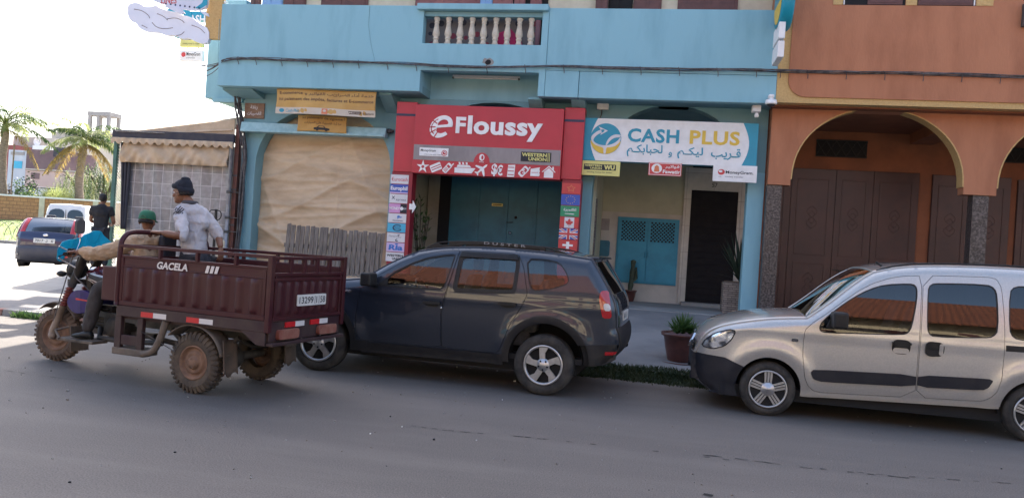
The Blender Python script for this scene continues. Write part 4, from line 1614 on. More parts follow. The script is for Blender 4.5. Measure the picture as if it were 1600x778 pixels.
def hang(name, x0, y0, x1, y1, label, draw, base, Y=YC - .02, cat='sign'):
 u0, u1, v0, v1 = rect(x0, y0, x1, y1, Y)
 t = thing(name, ((u0 + u1) / 2, Y, v0), label, cat)
 q = MB()
 q.box(u0, u1, Y, Y + .06, v0, v1)
 b = q.build('board', base, t, bevel=.004)
 q = MB()
 fr = face_y(Y)
 def P(u, v): return (u0 + u * (u1 - u0), v0 + v * (v1 - v0))
 def T(s_, a, b_, c, d, m, bold=.02, lay=1, **kw):
  q.mat(m)
  p, r_ = P(a, b_), P(c, d)
  text(q, s_, (p[0], p[1], r_[0], r_[1]), fr, -.002 - .002 * lay, bold, **kw)
 def A(polys, m, lay=1):
  q.mat(m)
  q.flat([[P(u, v) for u, v in p] for p in polys], fr, -.002 - .002 * lay, -.0012 - .002 * (lay - 1))
 draw(P, T, A)
 q.build('print', None, b)
 return t
hang('hanging_sign', 907, 250.5, 968, 276, 'small yellow plate with a black lettered bar hanging under the long white sign', lambda P, T, A: (A([[(.1, .38), (.9, .38), (.9, .78), (.1, .78)]], IN), T('WESTERN', .12, .6, .55, .74, M['lemon'], .04, 2.2), T('UNION', .26, .43, .55, .56, M['lemon'], .04, 2.2), T('WU', .6, .42, .87, .74, M['lemon'], .06, 2.2), T('moving money for better', .18, .16, .82, .28, IN, .01)), M['lemon'])
hang('hanging_sign', 1014, 253.5, 1064.5, 276, 'small red plate with a bell emblem hanging under the long white shop sign', lambda P, T, A: (A([[(.02, .04), (.98, .04), (.98, .96), (.02, .96)], [(.035, .08), (.965, .08), (.965, .92), (.035, .92)]], M['white']), A([circ(.25, .54, .16, 20, ry=.36)], M['white']), A([[(.17, .28), (.33, .28), (.33, .36), (.31, .7), (.25, .8), (.19, .7), (.17, .36)]], M['orange_ink'], 2.5), T('Fawatir', .44, .18, .96, .46, M['white'], .03), T(arabic('فواتير'), .5, .56, .93, .84, M['white'], .02)), M['flag_red'])
hang('hanging_sign', 1115, 257, 1182, 286, 'small white plate with a red ball emblem hanging under the long white shop sign', lambda P, T, A: (A([circ(.19, .56, .08, 18, ry=.17)], M['flag_red']), A([circ(.17, .6, .045, 14, ry=.07)], M['white'], 2.2), T('MoneyGram.', .29, .42, .92, .66, IN, .012), T('money transfer', .28, .22, .70, .36, M['steel'], .0), T('www', .13, .26, .2, .3, IN, .0)), M['white'])

# ================================================================== orange banners over the tarpaulin arch
def ban(name, x0, y0, x1, y1, label, draw, Y, wave):
 u0, u1, v0, v1 = rect(x0, y0, x1, y1, Y)
 t = thing(name, ((u0 + u1) / 2, Y, v0), label, 'banner')
 def fr(u, v, d):
  k = (u - u0) / (u1 - u0)
  j = (v - v0) / (v1 - v0)
  return Vector((u, Y + d + wave * (math.sin(k * 9 + j * 3) + .6 * math.sin(k * 21 - j * 7)) * .5, v + .012 * math.sin(k * 5)))
 q = MB()
 q.grid(lambda a, b: fr(u0 + a * (u1 - u0), v0 + b * (v1 - v0), 0), 60, 14)
 b = q.build('sheet', M['banner'], t)
 q = MB()
 def P(u, v): return (u0 + u * (u1 - u0), v0 + v * (v1 - v0))
 def T(s_, a, b_, c, d, m, bold=.01, lay=1, **kw):
  q.mat(m)
  p, r_ = P(a, b_), P(c, d)
  text(q, s_, (p[0], p[1], r_[0], r_[1]), fr, -.004 - .003 * lay, bold, **kw)
 def A(polys, m, lay=1, step=.1):
  q.mat(m)
  q.flat([[P(u, v) for u, v in p] for p in polys], fr, -.002 - .003 * lay, -.002 - .003 * lay, step)
 draw(P, T, A)
 q.build('print', None, b)
 sol = b.modifiers.new('thick', 'SOLIDIFY')
 sol.thickness = .004
 sol.offset = 0
 return t
M['banner'] = pm('faded_orange_banner', (.56, .34, .10), (.48, .27, .075), 1.8, .55, .08, 20)
M['banner_white'] = pm('banner_white', (.60, .52, .42), (.54, .46, .36), 3, .55)
M['brown_ink'] = pm('brown_ink', (.10, .055, .035), None, rough=.6)
def strips(u0, v0, u1, v1, n=24):
 return [[(u0, v0)] + [(u0 + (u1 - u0) * i / n, v0) for i in range(1, n + 1)] + [(u1, v1)] + [(u1 - (u1 - u0) * i / n, v1) for i in range(1, n)] + [(u0, v1)]]
ban('payment_banner', 433, 139, 586, 183, 'faded orange payment banner with a white foot strip tied above the tarpaulin arch',
 lambda P, T, A: (A(strips(.0, .0, 1, .26), M['banner_white']), T('E-commerce', .03, .78, .27, .90, M['brown_ink'], .02), T(arabic('خدمة أداء الضرائب الفواتير و'), .29, .74, .98, .92, M['brown_ink'], .012),
      T('Ici paiement des impôts, factures et E-commerce', .03, .50, .98, .66, M['brown_ink'], .012),
      T('Cash Plus', .10, .07, .24, .19, M['teal'], .01, 2.5), A([circ(.06, .13, .025, 12, ry=.08)], M['teal'], 2.5), A([[(.47, .02), (.53, .02), (.53, .24), (.47, .24)]], M['orange_ink'], 2.5), A([circ(.5, .15, .018, 10, ry=.05)], M['banner_white'], 3.5),
      A([[(.73, .09), (.86, .09), (.86, .20), (.73, .20)]], M['brown_ink'], 2.5), T('Maroc', .74, .115, .85, .175, M['banner_white'], .01, 3.5), T('e-facture', .88, .08, .985, .18, M['brown_ink'], .01, 2.5)), YP + .12, .03)
ban('road_tax_banner', 466, 180, 541, 208, 'small orange road tax banner with a car picture hanging over the roller shutter box',
 lambda P, T, A: (T('Ici paiement de vignette !', .1, .72, .96, .92, M['brown_ink'], .012), T(arabic('هنا أداء الضريبة على السيارات'), .14, .44, .9, .66, M['brown_ink'], .01),
      A([[(.34, .1), (.66, .1), (.66, .22), (.58, .25), (.54, .36), (.44, .36), (.40, .25), (.34, .22)], [(.43, .25), (.455, .33), (.53, .33), (.555, .25)]], IN, 1.2), A([circ(.41, .1, .03, 10, ry=.07)], IN, 2), A([circ(.6, .1, .03, 10, ry=.07)], IN, 2)), YA - .30, .02)

# roller blind box across the arch, with its crank
u0, u1 = at(384, 200, YA).x, at(604, 210, YA - .15).x
zz1, zz0 = at(500, 199, YA - .15).z, at(500, 211, YA - .15).z
rb = thing('roller_blind_box', ((u0 + u1) / 2, YA - .1, zz0), 'pale blue roller blind box mounted across the tarpaulin arch', 'blind box')
q = MB()
q.add([(u0, YA - .24, zz0), (u1, YA - .24, zz0 - .01), (u1, YA - .005, zz0 - .01), (u0, YA - .005, zz0), (u0, YA - .20, zz1 + .05), (u1, YA - .20, zz1 + .03), (u1, YA - .005, zz1 + .04), (u0, YA - .005, zz1 + .06)],
  [(0, 3, 2, 1), (4, 5, 6, 7), (0, 1, 5, 4), (1, 2, 6, 5), (2, 3, 7, 6), (3, 0, 4, 7)])
q.build('casing', M['pale_blue'], rb, bevel=.012)
q = MB()
q.box(u0 + .02, u1 - .02, YA - .275, YA - .243, zz0 + .0, zz0 + .045)
q.build('front_bar', M['pale_blue'], rb, bevel=.006)
q = MB()
q.lathe([(.001, 0), (.05, 0), (.05, .08), (.03, .09), (.03, .14), (.001, .14)], (u1 + .002, YA - .1, zz1 - .02), 'x', 14)
q.build('bracket', M['grey_plastic'], rb)

# tarpaulin filling the left arch
tx0, tx1 = A1[0][0] - .06, A1[-1][0] + .08
tz1 = A1[12][1] + .1
def tarp(u, v):
 x = tx0 + u * (tx1 - tx0)
 z = ZF + .05 + v * (tz1 - ZF)
 y = YA + .40
 y -= .05 * math.sin(u * PI) * math.sin(v * PI)
 fold = 0
 for (a, b, f, am, ph) in ((1.0, 2.6, 6, .020, .3), (-.8, 3.1, 9, .014, 1.2), (.35, 4.2, 11, .011, 2.), (1.6, .9, 7, .012, .7), (-.15, 5.5, 15, .006, 1.)):
  t = a * u + b * v
  fold += am * (1 - abs(math.sin(t * f * .5 + ph + .6 * math.sin(u * 4 + v * 3)))) ** 3.5
 y -= fold * 6.0 * (.35 + .65 * (1 - v))
 y -= .012 * math.exp(-((u - .58) / .006) ** 2)          # vertical seam
 y -= .010 * math.sin(u * 60 + 5 * v) * math.exp(-(u / .07))
 y -= .012 * math.sin(v * 55) * math.exp(-(u / .09))
 return (x, y, z)
q = MB()
q.grid(tarp, 150, 120)
o = q.build('tarpaulin', M['tarp'])
sol = o.modifiers.new('thick', 'SOLIDIFY')
sol.thickness = .004
tag(o, 'wrinkled beige tarpaulin filling the arch behind the grey wooden palisade', 'tarpaulin')

# grey palisade of old slats leaning in front of it
sa, sb = at(445, 380, 16.05), at(603, 385, 16.05)
zt_ = at(520, 355, 16.05).z
pf = thing('wooden_palisade', ((sa.x + sb.x) / 2, 16.05, ZF), 'weathered grey palisade of upright wooden slats leaning before the tarpaulin', 'palisade')
for k in range(21):
 X = sa.x + k * (sb.x - sa.x) / 21
 w_ = (sb.x - sa.x) / 21 * .82
 h = zt_ + rr.uniform(-.018, .014) - .003 * k
 l = rr.uniform(-.02, .02)
 q = MB()
 q.add([(X, 16.0, ZF - .12), (X + w_, 16.0, ZF - .12), (X + w_, 16.03, ZF - .12), (X, 16.03, ZF - .12),
   (X + l, 16.10, h), (X + w_ + l, 16.10, h + rr.uniform(-.03, .03)), (X + w_ + l, 16.13, h), (X + l, 16.13, h)],
   [(0, 3, 2, 1), (4, 5, 6, 7), (0, 1, 5, 4), (1, 2, 6, 5), (2, 3, 7, 6), (3, 0, 4, 7)])
 q.build('slat', M['wood'], pf, bevel=.006)
q = MB()
for z in (ZF + .35, zt_ - .45):
 q.bar((sa.x - .05, 16.085 + (z - ZF) * .05, z), (sb.x + .02, 16.085 + (z - ZF) * .05, z), .03, .09, (0, 0, 1))
q.build('rail', M['wood'], pf, bevel=.004)
X = at(602, 395, 16.05).x
q = MB()
q.bar((X - .02, 16.0, ZF), (X + .06, 16.06, at(598, 362, 16.05).z), .16, .03, (0, 1, 0))
q.build('board', pm('tan_board', (.36, .24, .15), (.28, .18, .11), 6, .8, .3, 20), pf, bevel=.006)

# street name plate
def drawp(P, T, A):
 T(arabic('زنقة'), .3, .56, .66, .86, M['off_white'], .02)
 T(arabic('القصيبات'), .14, .18, .86, .46, M['off_white'], .015)
hang('street_name_plate', 383, 161, 412, 186, 'small brown street name plate on the blue corner pillar', drawp, pm('brown_plate', (.20, .105, .06), (.26, .16, .10), 14, .6), YA - .03, 'street sign')

# ================================================================== fittings
jb = thing('junction_box', at(942, 173, YA), 'small cream junction box under the balcony above the flag stickers', 'junction box')
u0, u1, v0, v1 = rect(934, 159, 951, 173, YA)
q = MB()
q.box(u0, u1, YA - .09, YA - .01, v0, v1)
q.build('body', M['white'], jb, bevel=.012)
q = MB()
q.box(u0 + .02, u1 - .02, YA - .1, YA - .0905, v0 + .02, v1 - .02)
q.build('lid', M['white'], jb, bevel=.006)
q = MB()
q.tube([(u0 + .1, YA - .05, v0), (u0 + .1, YA - .05, v0 - .1), (u0 + .06, YA - .02, v0 - .2)], .012, 6)
q.build('cable_tail', M['cable'], jb)
c = at(1183, 163, YP + .3)
sc1 = thing('security_camera', (c.x, c.y, ZS - .03), 'small white box security camera under the blue balcony next to the dome camera', 'camera')
q = MB()
q.box(c.x - .09, c.x + .07, c.y - .1, c.y + .1, ZS - .16, ZS - .032)
q.build('housing', M['white'], sc1, bevel=.012)
q = MB()
q.lathe([(.001, 0), (.035, 0), (.045, .04), (.02, .1), (.001, .1)], (c.x - .0, c.y - .04, ZS - .263), 'z', 14)
q.build('lens_cone', M['white'], sc1)
c = at(1205, 157, YP - .1)
sc2 = thing('security_camera', (c.x, YP, c.z), 'white dome security camera at the balcony corner beside the orange building', 'camera')
q = MB()
q.box(c.x - .05, c.x + .05, YP - .06, YP + .01, c.z + .04, c.z + .1)
q.lathe([(.001, .10), (.05, .10), (.055, .06), (.03, .04), (.04, .02), (.10, 0), (.11, -.06)], (c.x, YP - .12, c.z), 'z', 20)
q.build('housing', M['white'], sc2, bevel=.004)
q = MB()
q.ball((c.x, YP - .12, c.z - .07), (.085, .085, .07), 18, 10)
q.build('dome', pm('smoked_dome', (.03, .03, .035), None, rough=.1), sc2)
q = MB()
q.lathe([(.11, -.06), (.112, -.075), (.086, -.085)], (c.x, YP - .12, c.z), 'z', 20)
q.build('ring', M['white'], sc2)

# cable bundle clipped along the balcony fronts
cpts = [(300, 107), (318, 106), (337, 99), (350, 94), (372, 91), (400, 92), (440, 94), (480, 95), (520, 96), (560, 97), (605, 99), (650, 101), (700, 104), (760, 105), (820, 104), (880, 104), (940, 106), (1000, 107), (1060, 108), (1120, 109), (1180, 110), (1217, 111), (1260, 112), (1320, 113), (1380, 114), (1440, 116), (1500, 117), (1560, 119), (1640, 121), (1750, 124)]
cb_ = thing('cable_bundle', at(760, 105, YP), 'sagging black cable bundle clipped along the balcony fronts', 'cable')
for px, py in cpts[4:]:
 cl_ = MB()
 c = at(px, py, YP)
 cl_.tube([(c.x, YP - .002, c.z + .03), (c.x + .015, YP - .07, c.z - .02), (c.x + .03, YP - .03, c.z - .09), (c.x + .03, YP - .01, c.z - .14)], .008, 5)
 cl_.build('clip', M['cable'], cb_)
for j in range(5):
 P_ = []
 for i, (px, py) in enumerate(cpts):
  c = at(px, py, YP - .05)
  y = YP - .05 - .02 * math.sin(j * 2 + i)
  if i < 3:
   y = YP + .1 * (2 - i) + .1
   c.z += .09 * math.sin(j * 2.1) * (3 - i) / 2
  P_.append(Vector((c.x, y + .018 * math.cos(j * 2.3 + i * 1.1), c.z + .022 * math.sin(j * 1.7 + i * 1.3) + (j - 2) * .006)))
 q = MB()
 q.tube(chaik3(P_, 1), .008 + .003 * (j % 2), 6)
 q.build('cable', M['cable'], cb_)
# bundle down the corner
dp = [(372, 152), (374, 175), (379, 200), (377, 240), (373, 280), (371, 320), (368, 360), (364, 400)]
cc = thing('cable_bundle', at(365, 400, YA - .1), 'thick black cable bundle running down the corner beside the kiosk', 'cable')
for j in range(9):
 q = MB()
 P_ = []
 for i, (px, py) in enumerate(dp):
  c = at(px, py, YA - .12)
  P_.append((c.x + (.055 if i < 3 else .045) * math.sin(j * 1.9 + i * .5) + (-.02 if i < 3 else .09), YA - .12 + .05 * math.cos(j * 1.3 + i), c.z))
 q.tube(chaik3([Vector(p) for p in P_], 2), .016 if j < 5 else .010, 6)
 q.build('cable', M['cable'], cc)
# rusty pipe and grey pipe on the corner
dr_ = thing('drain_pipe', at(364, 400, YA - .1), 'grey galvanised pipe standing at the corner between kiosk and blue pillar', 'pipe')
a, b = at(363.5, 215, 16.2), at(353, 430, 16.2)
q = MB()
q.tube([(a.x, 16.2, a.z), (a.x, 16.2, ZF - .2)], .045, 14)
q.build('pipe', pm('galvanised', (.30, .31, .33), (.22, .22, .24), 8, .45, metal=.4), dr_)
for py in (300, 340, 362):
 q = MB()
 c = at(360, py, 16.2)
 q.lathe([(.046, -.03), (.06, -.03), (.06, .03), (.046, .03)], (a.x, 16.2, c.z), 'z', 14)
 q.bar((a.x, 16.2, c.z), (a.x + .28, 16.3, c.z), .02, .02)
 q.build('clamp', M['grey_plastic'], dr_)
rp = thing('rusty_post', at(369, 400, 16.3), 'rust brown painted steel post beside the grey corner pipe', 'post')
a0, a1 = at(368, 240, 16.32).x, at(374.5, 240, 16.32).x
q = MB()
q.box(a0, a1, 16.27, 16.4, ZF - .2, at(372, 195, 16.3).z)
q.build('post', pm('rust_brown', (.17, .06, .04), (.11, .045, .035), 7, .7, .3), rp, bevel=.006)
q = MB()
for py in (275, 297, 352):
 c = at(371, py, 16.3)
 q.box(a0 - .01, a1 + .01, 16.255, 16.268, c.z - .02, c.z + .02)
q.build('strap', M['grey_plastic'], rp)

# ================================================================== kiosk with awning
YK = 16.35
kx0, kx1 = at(180, 240, YK).x, at(366, 230, YK).x
kz0 = .30
ztp = at(270, 218, YK).z
kk = thing('awning_kiosk', ((kx0 + kx1) / 2, YK + 1, kz0), 'street kiosk with scalloped beige awning and gridded clear windows against the blue corner', 'kiosk')
# sloped roof canvas
r0, r1 = at(176, 211, YK), at(368, 187, YK + .2)
q = MB()
rt_ = [(kx0 - .05, YK - .15, at(178, 214, YK).z), (kx1 + .02, YK - .15, at(366, 208, YK).z + .02), (kx1 + .02, YK + 1.4, r1.z + .32), (kx0 - .05, YK + 1.4, r0.z + .35)]
up_ = [(p[0], p[1], p[2] + .04) for p in rt_]
q.add(rt_ + up_, [(3, 2, 1, 0), (4, 5, 6, 7), (0, 1, 5, 4), (1, 2, 6, 5), (2, 3, 7, 6), (3, 0, 4, 7)])
q.build('roof_canvas', M['canvas'], kk, bevel=.02)
a, b = at(186, 206, YK - .1), at(262, 208, YK - .1)
# gable strip of canvas seen above the dark header, rising towards the building
g0, g1, g2, g3 = at(176, 213, YK - .1), at(367, 212, YK - .1), at(368, 187, YK - .1), at(200, 206.5, YK - .1)
q = MB()
q.flat([[(p.x, p.z) for p in (g0, g1, g2, g3)]], face_y(YK - .12), 0, .03)
q.build('gable_canvas', M['canvas'], kk, bevel=.006)
q = MB()
q.box(a.x, b.x, YK - .24, YK - .13, b.z - .02, a.z)
q.build('light_tray', M['white'], kk, bevel=.01)
h0, h1 = at(175, 213, YK - .2), at(365, 224, YK - .2)
q = MB()
q.box(h0.x, h1.x, YK - .2, YK - .125, h1.z, h1.z + .20)
q.build('header', M['navy_canvas'], kk, bevel=.015)
# scalloped trim and gathered valance
q = MB()
hz = h1.z + .002
nS = 15
def scal(u, v):
 x = h0.x + u * (h1.x - h0.x)
 low = hz - .10 - .035 * math.cos(u * nS * 2 * PI)
 return (x, YK - .215 + .012 * math.sin(u * nS * 2 * PI), hz + .02 + (low - hz - .02) * v)
q.grid(scal, 180, 4)
o = q.build('scalloped_trim', M['canvas'], kk)
o.modifiers.new('thick', 'SOLIDIFY').thickness = .012
vz0 = at(280, 258, YK).z
vx0 = at(195, 240, YK).x
def val(u, v):
 x = vx0 + u * (kx1 - .05 - vx0)
 z = hz - .04 + (vz0 - hz + .04) * v
 y = YK - .06 - .10 * math.sin(v * PI * .8) - .035 * math.sin(u * 70 + 9 * v) * v * (.6 + .4 * math.sin(u * 13)) - .02 * math.sin(u * 33 - 7 * v)
 return (x, y, z)
q = MB()
q.grid(val, 200, 16)
o = q.build('valance', M['canvas'], kk)
o.modifiers.new('thick', 'SOLIDIFY').thickness = .01
# clear plastic wall with white mesh seams
M['clear_sheet'] = brickmat('seamed_clear_sheet', (.33, .32, .325), (.20, .195, .20), (.46, .45, .45), .245, .285, .007, .05, .25, off=0, noise=.8)
gx0, gx1 = at(197, 320, YK).x, at(357, 320, YK).x
q = MB()
q.grid(lambda u, v: (gx0 + u * (gx1 - gx0), YK + .02 - .02 * math.sin(u * 16) * math.sin(v * 6) - .012 * math.sin(u * 44 + v * 9), .45 + v * (vz0 + .25 - .45)), 60, 30)
o = q.build('clear_wall', M['clear_sheet'], kk)
o.modifiers.new('thick', 'SOLIDIFY').thickness = .01
# dark side curtain gathered at the left, green post and wire netting
def cur(u, v):
 z = vz0 + .45 - v * 2.0
 w_ = .30 - .19 * v
 return (at(183, 240, YK).x + .12 + .15 * v + u * w_, YK - .05 + .05 * math.sin(u * 19), z)
q = MB()
q.grid(cur, 30, 20)
o = q.build('side_curtain', M['navy_canvas'], kk)
o.modifiers.new('thick', 'SOLIDIFY').thickness = .012
X = at(178.5, 300, YK).x
q = MB()
q.box(X - .05, X + .04, YK - .05, YK + .04, .3, h1.z)
q.build('post', pm('green_post', (.06, .16, .13), (.05, .12, .1), 6, .6), kk, bevel=.006)
q = MB()
for k in range(44):
 for sg in (1, -1):
  z0 = .3 + k * .07
  q.bar((X + .04, YK - .0 + sg * .003, z0 if sg > 0 else z0 + .3), (X + .34, YK + sg * .003, z0 + .3 if sg > 0 else z0), .007, .007)
q.build('wire_netting', M['alu'], kk)
q = MB()
q.box(X + .05, kx1, YK + .06, YK + 2.4, .2, .5)
q.build('plinth', M['concrete'], kk)
q = MB()
q.box(X + .05, kx1, YK + 2.3, YK + 2.4, .5, ztp + .15)
q.box(X + .36, X + .42, YK + .07, YK + 2.29, .5, ztp + .1)
q.build('inner_wall', M['concrete'], kk)
# black metal rack and pale sack by the kiosk corner
rk = thing('metal_rack', at(340, 400, 16.1), 'black bent metal display rack standing before the kiosk window', 'rack')
c = at(337, 340, 16.1)
q = MB()
a, b = at(338, 327, 16.1), at(333, 395, 16.1)
q.bar((a.x, 16.1, a.z), (a.x, 16.1, .5), .05, .03)
q.build('post', M['black'], rk)
q = MB()
for z in (a.z - .06, a.z - .45):
 q.tube(chaik3([Vector((a.x - .15, 16.08, z - .1)), Vector((a.x - .15, 16.08, z + .03)), Vector((a.x, 16.06, z + .04)), Vector((a.x + .14, 16.08, z + .02)), Vector((a.x + .14, 16.08, z - .14)), Vector((a.x + .03, 16.06, z - .2))], 2), .012, 6)
q.build('hook', M['black'], rk)
c0, c1 = at(338, 374, 16.15), at(352, 374, 16.15)
sk = MB()
sk.box(c0.x, c1.x, 16.12, 16.4, .5, c0.z)
o = sk.build('cream_panel', M['cream'], None, bevel=.05, seg=4)
tag(o, 'pale cream board standing at the kiosk corner behind the man on the trike', 'board')

# ================================================================== projecting signs at the left corner
YT = 15.75
tb = thing('travel_sign', at(337, 65, YT), 'projecting sign cut out as a white airliner over a white cloud on an orange plate', 'sign')
u0, u1, v0, v1 = rect(328, 2, 345, 65, YT)
q = MB()
q.box(u0, u1 + .06, YT - .12, YT + .0, v0 + .02, v1 + .3)
q.build('plate', M['ochre'], tb, bevel=.006)
q = MB()
for z in (v0 + .06, v1 - .05):
 q.box(u1 + .061, u1 + .12, YT - .08, YT - .0, z - .03, z + .03)
q.build('bracket', M['white'], tb, bevel=.004)
def P2(pts, Y):
 r = []
 for p in pts:
  c = at(*p, Y)
  r.append((c.x, c.z))
 return r
cloudp = chaikin(P2([(327, 45), (327, 63), (318, 65), (306, 62), (297, 57), (285, 59), (275, 53), (262, 54), (248, 49), (232, 49), (220, 44), (216, 37), (206, 34), (201, 22), (203, 12), (213, 9), (222, 11), (228, 15), (238, 15), (246, 13), (255, 18), (263, 20), (272, 22), (280, 22), (287, 27), (296, 28), (305, 32), (314, 38)], YT - .1), 1)
_m = Vector((sum(p[0] for p in cloudp), sum(p[1] for p in cloudp))) / len(cloudp)
cloudp = [(_m.x + (p[0] - _m.x) * 1.02, _m.y + (p[1] - _m.y) * 1.16) for p in cloudp]
q = MB()
q.mat(pm('cloud_white', (.74, .76, .84), (.69, .71, .79), 3, .5))
q.flat([cloudp], face_y(YT - .14), 0, .10)
q.mat(M['brown_ink'])
for pts in ([(210, 15), (222, 17), (232, 24), (234, 29)], [(238, 36), (244, 43), (256, 46), (270, 44)], [(246, 22), (256, 26), (262, 32)], [(262, 30), (274, 28), (284, 32), (288, 36)], [(300, 40), (312, 44), (320, 52)], [(288, 50), (283, 55), (276, 56)], [(222, 40), (230, 44)]):
 P_ = [Vector((x, YT - .142, z)) for x, z in P2(pts, YT - .142)]
 q.tube(chaik3(P_, 2), .007, 5)
q.build('cloud_panel', None, tb, bevel=.004)
pl = chaikin(P2([(326, 12), (316, 17), (300, 18), (285, 15), (264, 10), (246, 5), (232, -3), (215, -14), (217, -18), (240, -14), (270, -6), (300, 2), (308, -2), (316, -10), (327, -14)], YT - .2), 1)
q = MB()
q.mat(pm('plane_white', (.66, .67, .76), (.6, .61, .7), 3, .45))
q.flat([pl], face_y(YT - .26), 0, .08)
q.flat([P2([(268, 9), (284, 14), (290, 22), (284, 23), (272, 18), (255, 10)], YT - .28)], face_y(YT - .31), 0, .045)
q.flat([P2([(310, 16), (326, 22), (327, 27), (318, 23)], YT - .28)], face_y(YT - .31), 0, .045)
q.mat(M['navy'])
for k in range(9):
 c = at(252 + k * 7.4, 5.5 + k * .95, YT - .262)
 q.flat([circ(c.x, c.z, .022, 8)], face_y(YT - .262), -.002, .002)
q.mat(M['flag_red'])
a, b = at(252, 4, YT - .262), at(276, 4, YT - .262)
text(q, 'LINES', (a.x, a.z - .03, b.x, a.z + .11), face_y(YT - .262), -.003, .01)
q.mat(M['teal'])
q.flat([P2([(305, 13), (316, 5), (320, -6), (325, -8), (324, 8), (312, 15)], YT - .262)], face_y(YT - .262), -.002, .002)
q.build('airliner_panel', None, tb, bevel=.004)
q = MB()
q.bar((u0 + .02, YT - .05, v0 + .3), (u0 - .5, YT - .07, v0 + .3), .04, .04)
q.build('arm', M['grey_plastic'], tb)

YH = 17.6
t2 = thing('lightbox_sign', at(300, 96, YH), 'teal and yellow lightbox sign with two hanging plates half hidden behind the cloud sign', 'sign')
q = MB()
u0, u1, v0, v1 = rect(262, 18, 325, 58, YH)
q.mat(M['teal'])
q.flat([[(u0 + .5, v0 + .4), (u1, v0 + .4), (u1, v1), (u0 + .5, v1)]], face_y(YH), 0, .2)
q.flat([circ(u0 + .30, v0 + .38, .40, 28)], face_y(YH - .02), 0, .24)
q.mat(M['yellow'])
q.flat([circ(u0 + .30, v0 + .38, .34, 24, 200, 340)], face_y(YH - .03), 0, .008)
q.mat(M['white'])
a, b = at(287, 37, YH - .01), at(321, 24, YH - .01)
text(q, 'CASH', (a.x, a.z, b.x, b.z), face_y(YH - .01), 0, .03)
q.build('lightbox', None, t2, bevel=.006)
for (x0, y0, x1, y1, m_, dr) in ((282, 56, 316, 74, M['lemon'], 'w'), (281, 78.5, 316, 96, M['white'], 'm')):
 a0, a1, b0, b1 = rect(x0, y0, x1, y1, YH)
 q = MB()
 q.mat(m_)
 q.box(a0, a1, YH, YH + .1, b0, b1)
 fr = face_y(YH)
 if dr == 'w':
  q.mat(IN)
  q.flat([[(a0 + .05, b0 + .17), (a1 - .05, b0 + .17), (a1 - .05, b1 - .02), (a0 + .05, b1 - .02)]], fr, -.005, -.001)
  text(q, 'moving money for better', (a0 + .08, b0 + .05, a1 - .08, b0 + .1), fr, -.003)
  q.mat(M['lemon'])
  text(q, 'WESTERN UNION', (a0 + .08, b0 + .19, a1 - .08, b1 - .05), fr, -.0065, .03)
 else:
  q.mat(M['flag_red'])
  q.flat([circ(a0 + .11, (b0 + b1) / 2 + .02, .06, 16)], fr, -.004, -.001)
  q.mat(IN)
  text(q, 'MoneyGram', (a0 + .19, (b0 + b1) / 2 - .03, a1 - .06, (b0 + b1) / 2 + .08), fr, -.003, .012)
  text(q, 'transfert international', (a0 + .19, b0 + .06, a1 - .2, b0 + .09), fr, -.003)
 q.build('hanging_plate', None, t2, bevel=.004)
q = MB()
for px in (291, 309):
 a, b = at(px, 74, YH), at(px, 79, YH)
 q.bar((a.x, YH + .05, a.z), (a.x, YH + .05, b.z - .01), .015, .015)
q.bar((u1, YH + .1, v0 + .6), (-10.4, YH + .1, v0 + .6), .05, .05)
q.build('hanger', M['grey_plastic'], t2)

# round projecting sign on the joint between the two buildings, seen edge on
YR = 15.0
c = at(1226, 15, YR)
t3 = thing('round_projecting_sign', (c.x, YP, c.z), 'teal and yellow round projecting sign on the seam of the blue and orange fronts', 'sign')
def fx_(X):
 return lambda u, v, d: Vector((X + d, u, v))
X = c.x - .12
q = MB()
q.mat(M['teal'])
q.lathe([(.001, -.0), (.52, 0), (.55, .03), (.55, .19), (.52, .22), (.001, .22)], (X, YR - .05, c.z + .15), 'x', 36)
q.mat(M['yellow'])
q.flat([circ(YR - .05, c.z + .15, .44, 24, 190, 350)], fx_(X - .004), -.004, .003)
q.mat(M['off_white'])
q.flat([circ(YR - .05, c.z + .15, .44, 24, 20, 160) + circ(YR - .05, c.z + .15, .34, 20, 160, 20)], fx_(X - .006), -.004, .003)
q.build('disc', None, t3)
q = MB()
q.box(X + .03, X + .19, YR + .45, YP - .01, c.z - .15, c.z + .45)
q.build('arm', M['teal'], t3, bevel=.006)
for (y0, y1) in ((43, 68), (72, 97)):
 a, b = at(1219, y0, YR), at(1226, y1, YR)
 q = MB()
 q.box(X + .0, X + .11, YR - .35, YR + .35, b.z, a.z)
 q.build('hanging_plate', M['white'], t3, bevel=.006)
q = MB()
q.bar((X + .055, YR + .2, at(1220, 72, YR).z - .03), (X + .055, YR + .2, at(1220, 42, YR).z + .1), .02, .02)
q.bar((X + .055, YR - .2, at(1220, 72, YR).z - .03), (X + .055, YR - .2, at(1220, 42, YR).z + .1), .02, .02)
q.bar((X + .055, YR + .3, at(1220, 66, YR).z), (X + .055, YP, at(1220, 66, YR).z), .03, .03)
q.build('hanger', M['grey_plastic'], t3)
